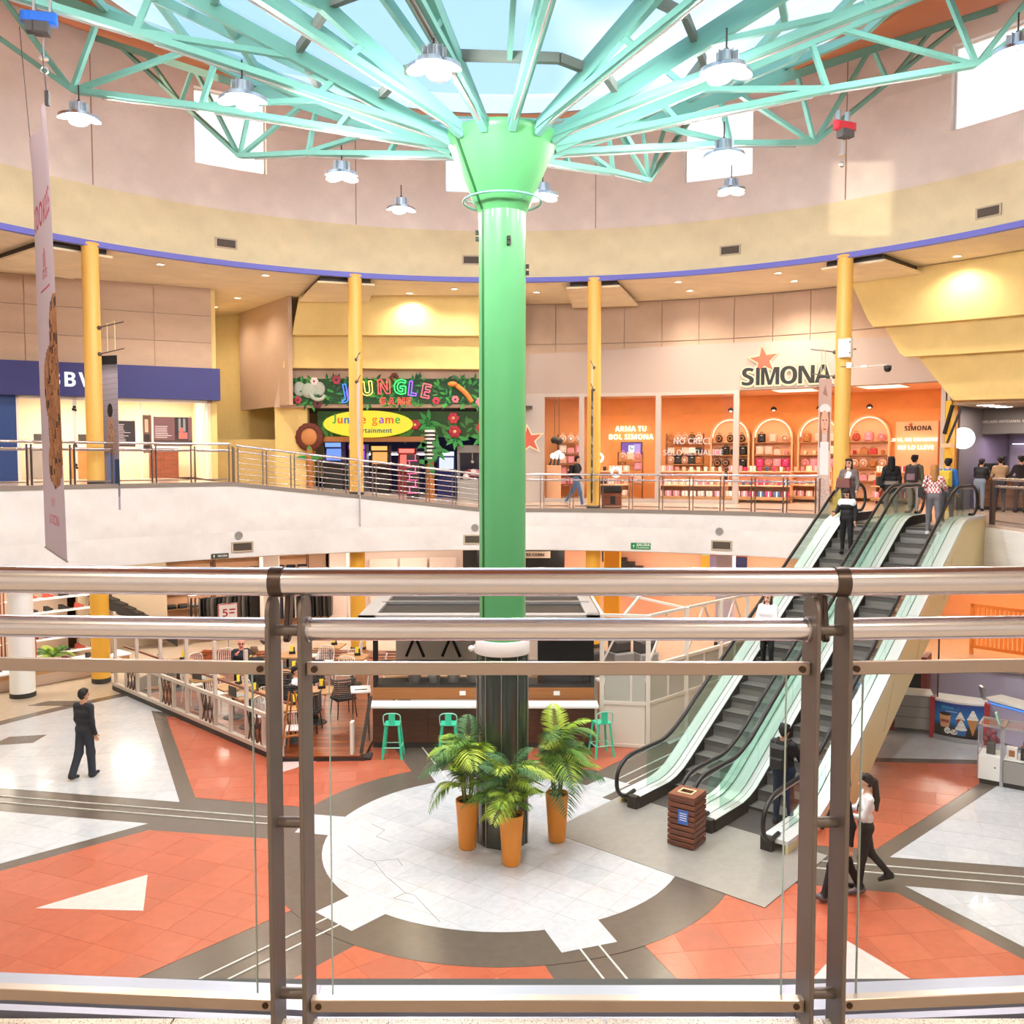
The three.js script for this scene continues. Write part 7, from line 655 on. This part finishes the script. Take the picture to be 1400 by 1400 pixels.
  // head
  const hy0 = (o.nod ?? 0) * D2R, yaw = (o.yaw ?? 0) * D2R, nk = tw(V(0, 1.5, 0)), H = (x, y, z) => V(x, y, z).applyEuler(new THREE.Euler(hy0 + lean * D2R * 0.4, yaw, 0, 'YXZ')).add(nk), lip = lin(0xb0665c), eye = lin(0x1c1614), brow = lin(hairC), hd = [];
  const hc = (x, y, z, x2, y2, z2, r, r2, c, e = {}) => hd.push({ a: H(x, y, z), b: H(x2, y2, z2), ra: r, rb: r2, c, ...e });
  hc(0, 0.15, -0.012, 0, 0.145, 0.01, 0.082, 0.08, skin); hc(0, 0.1, 0.025, 0, 0.055, 0.045, 0.06, 0.038, skin); hc(-0.03, 0.065, 0.03, 0.03, 0.065, 0.03, 0.035, 0.035, skin); hc(0, 0.125, 0.088, 0, 0.093, 0.103, 0.009, 0.014, skin); hc(-0.078, 0.13, 0, -0.08, 0.1, 0, 0.014, 0.011, skin); hc(0.078, 0.13, 0, 0.08, 0.1, 0, 0.014, 0.011, skin); hc(0, -0.03, -0.005, 0, 0.06, 0.0, 0.05, 0.05, skin);
  for (const s of [-1, 1]) { hc(s * 0.03, 0.128, 0.084, s * 0.032, 0.128, 0.083, 0.0085, 0.0085, eye, { pr: 0.003 }); hc(s * 0.018, 0.147, 0.088, s * 0.044, 0.147, 0.078, 0.005, 0.005, brow, { pr: 0.003 }); } hc(-0.018, 0.06, 0.084, 0.018, 0.06, 0.084, 0.007, 0.007, lip, { pr: 0.003 }); geos.push(field(hd, 0.0065, 0.012));
  if (o.print) { const c = geos[0].attributes.color, q = geos[0].attributes.position, w = lin(o.print); for (let i = 0; i < c.count; i++) if (Math.abs(c.getX(i) - top[0]) < 1e-5 && Math.abs(c.getY(i) - top[1]) < 1e-5 && (Math.floor(Math.atan2(q.getX(i), q.getZ(i)) * 3.2 + 40) + Math.floor(q.getY(i) / 0.055)) % 2) c.setXYZ(i, ...w); }
  const body = mergeGeometries(geos), t = thing('person', label, 'person', pos, ry); t.scale.setScalar(k); body.translate(0, dy, 0); obj('body', body, skinMat, t);
  // hair
  const hr = [], hp = (x, y, z, x2, y2, z2, r, r2) => hr.push({ a: H(x, y, z).add(V(0, dy, 0)), b: H(x2, y2, z2).add(V(0, dy, 0)), ra: r, rb: r2, c: lin(hairC) }); const style = o.style ?? 'short';
  if (style !== 'bald') { hp(0, 0.17, -0.022, 0, 0.168, 0.006, 0.084, 0.078); hp(0, 0.12, -0.04, 0, 0.09, -0.03, 0.07, 0.058); hp(-0.055, 0.21, 0.03, 0.055, 0.215, 0.03, 0.036, 0.036); hp(-0.07, 0.14, -0.015, -0.072, 0.165, 0.0, 0.026, 0.026); hp(0.07, 0.14, -0.015, 0.072, 0.165, 0.0, 0.026, 0.026); }
  if (style === 'long') { hp(0, 0.1, -0.06, 0, -0.12, -0.09, 0.075, 0.07); hp(-0.06, 0.13, -0.01, -0.075, -0.08, 0.01, 0.035, 0.035); hp(0.06, 0.13, -0.01, 0.075, -0.08, 0.01, 0.035, 0.035); } if (style === 'pony') { hp(0, 0.16, -0.09, 0, 0.12, -0.13, 0.035, 0.04); hp(0, 0.12, -0.13, 0, -0.15, -0.12, 0.045, 0.05); hp(0, -0.15, -0.12, 0, -0.32, -0.1, 0.05, 0.025); } if (style === 'bun') hp(0, 0.2, -0.1, 0, 0.2, -0.12, 0.04, 0.04); if (o.hood) { hr.forEach((q) => { q.ra *= 1.12; q.rb *= 1.12; }); }
  const extra = o.hood ? lin(o.hood) : null; if (hr.length) obj(o.hood ? 'hood' : 'hair', field(hr, 0.009, 0.02), mat(o.hood ?? hairC, 0.8), t);
  const at = (p) => p.clone().add(V(0, dy, 0)); J.A = at(A.wr); J.B = at(B.wr); J.chest = at(tw(V(0, 1.25, 0))); J.back = at(tw(V(0, 1.22, -0.14))); J.dy = dy; J.t = t;
  if (o.backpack) { const b = obj('backpack', cb(0.3, 0.42, 0.16, 0.05, J.back.x, J.back.y, J.back.z - 0.05), mat(o.backpack, 0.7), t); obj('backpack_pocket', cb(0.22, 0.18, 0.06, 0.02, J.back.x, J.back.y - 0.08, J.back.z - 0.15), mat(o.pocket ?? o.backpack, 0.75), b); obj('backpack_strap', [-1, 1].map((s) => tb([[s * 0.1, J.back.y + 0.18, J.back.z], [s * 0.11, J.chest.y + 0.24, 0.02], [s * 0.11, J.chest.y + 0.05, 0.125], [s * 0.12, J.chest.y - 0.1, 0.02], [s * 0.1, J.back.y - 0.16, J.back.z]], 0.016, 20, 6)), mat(o.strap ?? o.backpack, 0.7), b); }
  if (o.bag) { const [sx, y, z] = o.bagAt ?? [0.2, 0.98, 0.05]; const b = obj('shoulder_bag', ex([[-0.17, 0], [0.17, 0], [0.15, 0.22], [-0.15, 0.22]], 0.1, 0.02).rotateY(Math.PI / 2 * (o.bagTurn ?? 1)).translate(sx, y, z), mat(o.bag, 0.6), t); obj('bag_strap', tb([[sx, y + 0.22, z - 0.08], [sx * 0.7, J.chest.y + 0.1, -0.13], [sx * 0.6, J.chest.y + 0.24, 0.0], [sx * 0.7, J.chest.y + 0.08, 0.14], [sx, y + 0.22, z + 0.12]], 0.01, 24, 5), mat(o.bag, 0.6), b); }
  return J; }
person('man in a navy sweater and dark jeans walking away over the white floor', [-8.06, 0.01, -2.84], Math.PI - 0.3, { h: 1.74, top: 0x141a26, bot: 0x1d2432, shoe: 0x14161c, skin: 0xc48c6c, legL: [-8, 18, 1], legR: [6, 3, 1], armL: [8, 8, 14], armR: [-6, 9, 18], sleeve: 0.75, cell: 0.014, wide: 1, yaw: -20 });
{ const j = person('woman in a white blouse and black trousers with a long ponytail', [5.2, 0.01, 1.6], -1.75, { h: 1.66, top: 0xf1edf0, bot: 0x121216, shoe: 0x1a1517, skin: 0xe0b094, hair: 0x2a1a14, style: 'pony', legL: [9, 4, 2], legR: [-12, 30, 2], armL: [22, 8, 72, -18], armR: [20, 8, 74, -18], sleeve: 1, bulk: 0.9, cell: 0.013, nod: 8 }); obj('maroon_folder', cb(0.2, 0.27, 0.03, 0.006, 0, 1.1, 0.3), mat(0x6a2028, 0.5), j.t); obj('lanyard', tb([[-0.07, 1.42 + j.dy, 0.03], [-0.02, 1.25 + j.dy, 0.12], [0.0, 1.16 + j.dy, 0.13], [0.02, 1.25 + j.dy, 0.12], [0.07, 1.42 + j.dy, 0.03]], 0.008, 16, 5), M.dark, j.t); }
person('person in black striding beside the woman in the white blouse', [4.72, 0.01, 1.95], -1.65, { h: 1.78, top: 0x17171b, bot: 0x1d1e22, shoe: 0x6d6468, legL: [20, 6, 3], legR: [-16, 10, 3], armL: [-14, 8, 20], armR: [16, 8, 20], cell: 0.014 });
{ const e = EF(1), e0 = EF(0), at = (f, s, x = 0) => f(x, escProf(s + 0.15) + 0.01, -s);
  person('man with a black backpack standing low on the escalator', at(e, 1.0, 0.3), ERY + Math.PI, { h: 1.72, top: 0x17171a, bot: 0x1e2b46, shoe: 0x1a1a1c, skin: 0xb98468, legL: [2, 2, 4], legR: [3, 3, 4], armL: [28, 12, 30], armR: [30, 14, 34], backpack: 0x1c1d20, bulk: 1.12, hair: 0x0f0d0d });
  person('person in a white sweatshirt and black trousers going down the escalator', at(e0, 4.25, -0.1), ERY, { h: 1.6, top: 0xf0eef0, bot: 0x111114, shoe: 0x1a1a1c, skin: 0xe3b59c, style: 'long', hair: 0x3a2a24, legL: [8, 8, 4], legR: [-4, 4, 4], armL: [14, 10, 75, -25], armR: [14, 10, 75, -25], bulk: 1.1 });
  person('young person in a black and white tracksuit looking down on the escalator', at(e0, 7.9, 0.1), ERY, { h: 1.55, top: 0x131318, yoke: 0xe8e8ee, bot: 0x0f0f12, shoe: 0x141416, skin: 0xd8a284, hair: 0x241a18, style: 'long', nod: 28, legL: [6, 6, 4], legR: [-2, 3, 4], armL: [4, 12, 18], armR: [16, 14, 60, -5], bulk: 1.05 });
  person('woman in a grey jacket over a white top at the escalator head', at(e0, 9.0, -0.3), ERY, { h: 1.66, top: 0x6f6460, shirt: 0xf2f0f2, bot: 0x5a5252, shoe: 0xd8d4d0, skin: 0xdca98a, hair: 0x241713, style: 'long', legL: [2, 2, 3], legR: [-2, 2, 3], armL: [4, 14, 30], armR: [0, 20, 14], bag: 0x7a4a44, bagAt: [-0.05, 1.0, 0.14], bagTurn: 0, bulk: 1.05 });
  person('woman in a red and white patterned top and grey jeans stepping off the escalator', at(e, 8.75, 0.28), ERY + Math.PI + 0.3, { h: 1.62, top: 0xc4585a, print: 0xf4ece8, cell: 0.012, bot: 0x6d6a70, shoe: 0xcfcac8, skin: 0xd9a585, hair: 0xa8763e, style: 'long', legL: [8, 6, 3], legR: [-6, 6, 3], armL: [4, 12, 20], armR: [34, 16, 40], bag: 0x161417, bagAt: [0.24, 0.95, 0.0], bulk: 1.05 });
  person('person in a bright blue jacket beside the patterned top', at(e, 9.9, 0.25), ERY + Math.PI, { h: 1.6, top: 0x2a6fc0, bot: 0x4a4a52, shoe: 0xd0d0d0, hair: 0x14110f, legL: [2, 2, 3], backpack: 0xd8b83a, bulk: 1.1 });
  person('person in a long black coat with two black bags at the escalator head', [10.3, 4.56, -9.9], ERY + Math.PI + 0.5, { h: 1.66, top: 0x101114, bot: 0x8a8078, shoe: 0xcfcac8, coat: 1, hair: 0x0e0b0b, style: 'long', bag: 0x18181b, bagAt: [0.26, 0.92, 0.02], bulk: 1.15, legL: [12, 8, 3], legR: [-10, 8, 3] });
  person('person in an olive jacket with a floral backpack at the escalator head', [10.85, 4.56, -9.75], ERY + Math.PI, { h: 1.7, top: 0x5d5846, bot: 0x9a9088, shoe: 0xbdb8b4, hair: 0x1c1512, style: 'bun', backpack: 0x3a2d32, pocket: 0x8a6a74, bulk: 1.08, legL: [10, 6, 3], legR: [-8, 6, 3] }); }
person('person in a dark jacket and blue jeans walking behind the yellow column', [2.35, 4.56, -16.1], 1.35, { h: 1.72, top: 0x1d1b26, bot: 0x4f6f9a, shoe: 0xcfc8c4, hair: 0x17110f, legL: [-24, 12, 2], legR: [16, 6, 2], armL: [-8, 8, 16], armR: [14, 8, 20], backpack: 0x17161c, cell: 0.018 });
[[46.7, 0x24262e, 'person in dark clothes leaning on the coffee bar counter', 0x8a9ab0], [48.4, 0xb89a78, 'person in a tan top at the coffee bar counter', 0x3a3a44], [50.1, 0x2a2128, 'person in a dark top with tied hair at the coffee bar counter', 0x4a4248]].forEach(([a, c, l, b], i) => { const p = P(19.7, a + 0.6, 4.56); person(l, p, -a * D2R + Math.PI + 0.4 * i, { h: 1.62 + i * 0.04, top: c, bot: b, cell: 0.02, lean: i === 0 ? 14 : 4, hair: 0x17110f, style: i === 2 ? 'bun' : 'short', armL: [30, 10, 40], armR: [30, 10, 40] }); });
// guests sitting at the cafe
const sitPose = { sit: 1, legL: [88, 88, 6], legR: [88, 88, 6], cell: 0.018 };
person('balding man in a dark blue jumper resting chin on hands at a cafe table', [-6.95, 0.11 - 0.4, -9.15], 0.3, { ...sitPose, h: 1.76, top: 0x14192a, bot: 0x1c1c22, skin: 0xd88a78, style: 'bald', armL: [40, 8, 105, -20], armR: [40, 8, 105, -20], lean: 12, bulk: 1.2 });
person('man in a black jacket seated with his back turned at a cafe table', [-6.3, 0.11 - 0.4, -8.05], 3.4, { ...sitPose, h: 1.74, top: 0x1b1e20, bot: 0x26262c, skin: 0xb58a6c, hair: 0x6a4f3a, armL: [30, 12, 60], armR: [30, 12, 60], lean: 8, bulk: 1.2 });
person('guest in black and white seated beside the fence post', [-4.9, 0.11 - 0.4, -6.25], 1.4, { ...sitPose, h: 1.68, top: 0x16171c, yoke: 0xe4e2e6, bot: 0x121214, skin: 0xcf9a7a, hair: 0x15100e, armL: [30, 10, 60], armR: [30, 10, 60], lean: 8 });
renderer.render(scene, camera);
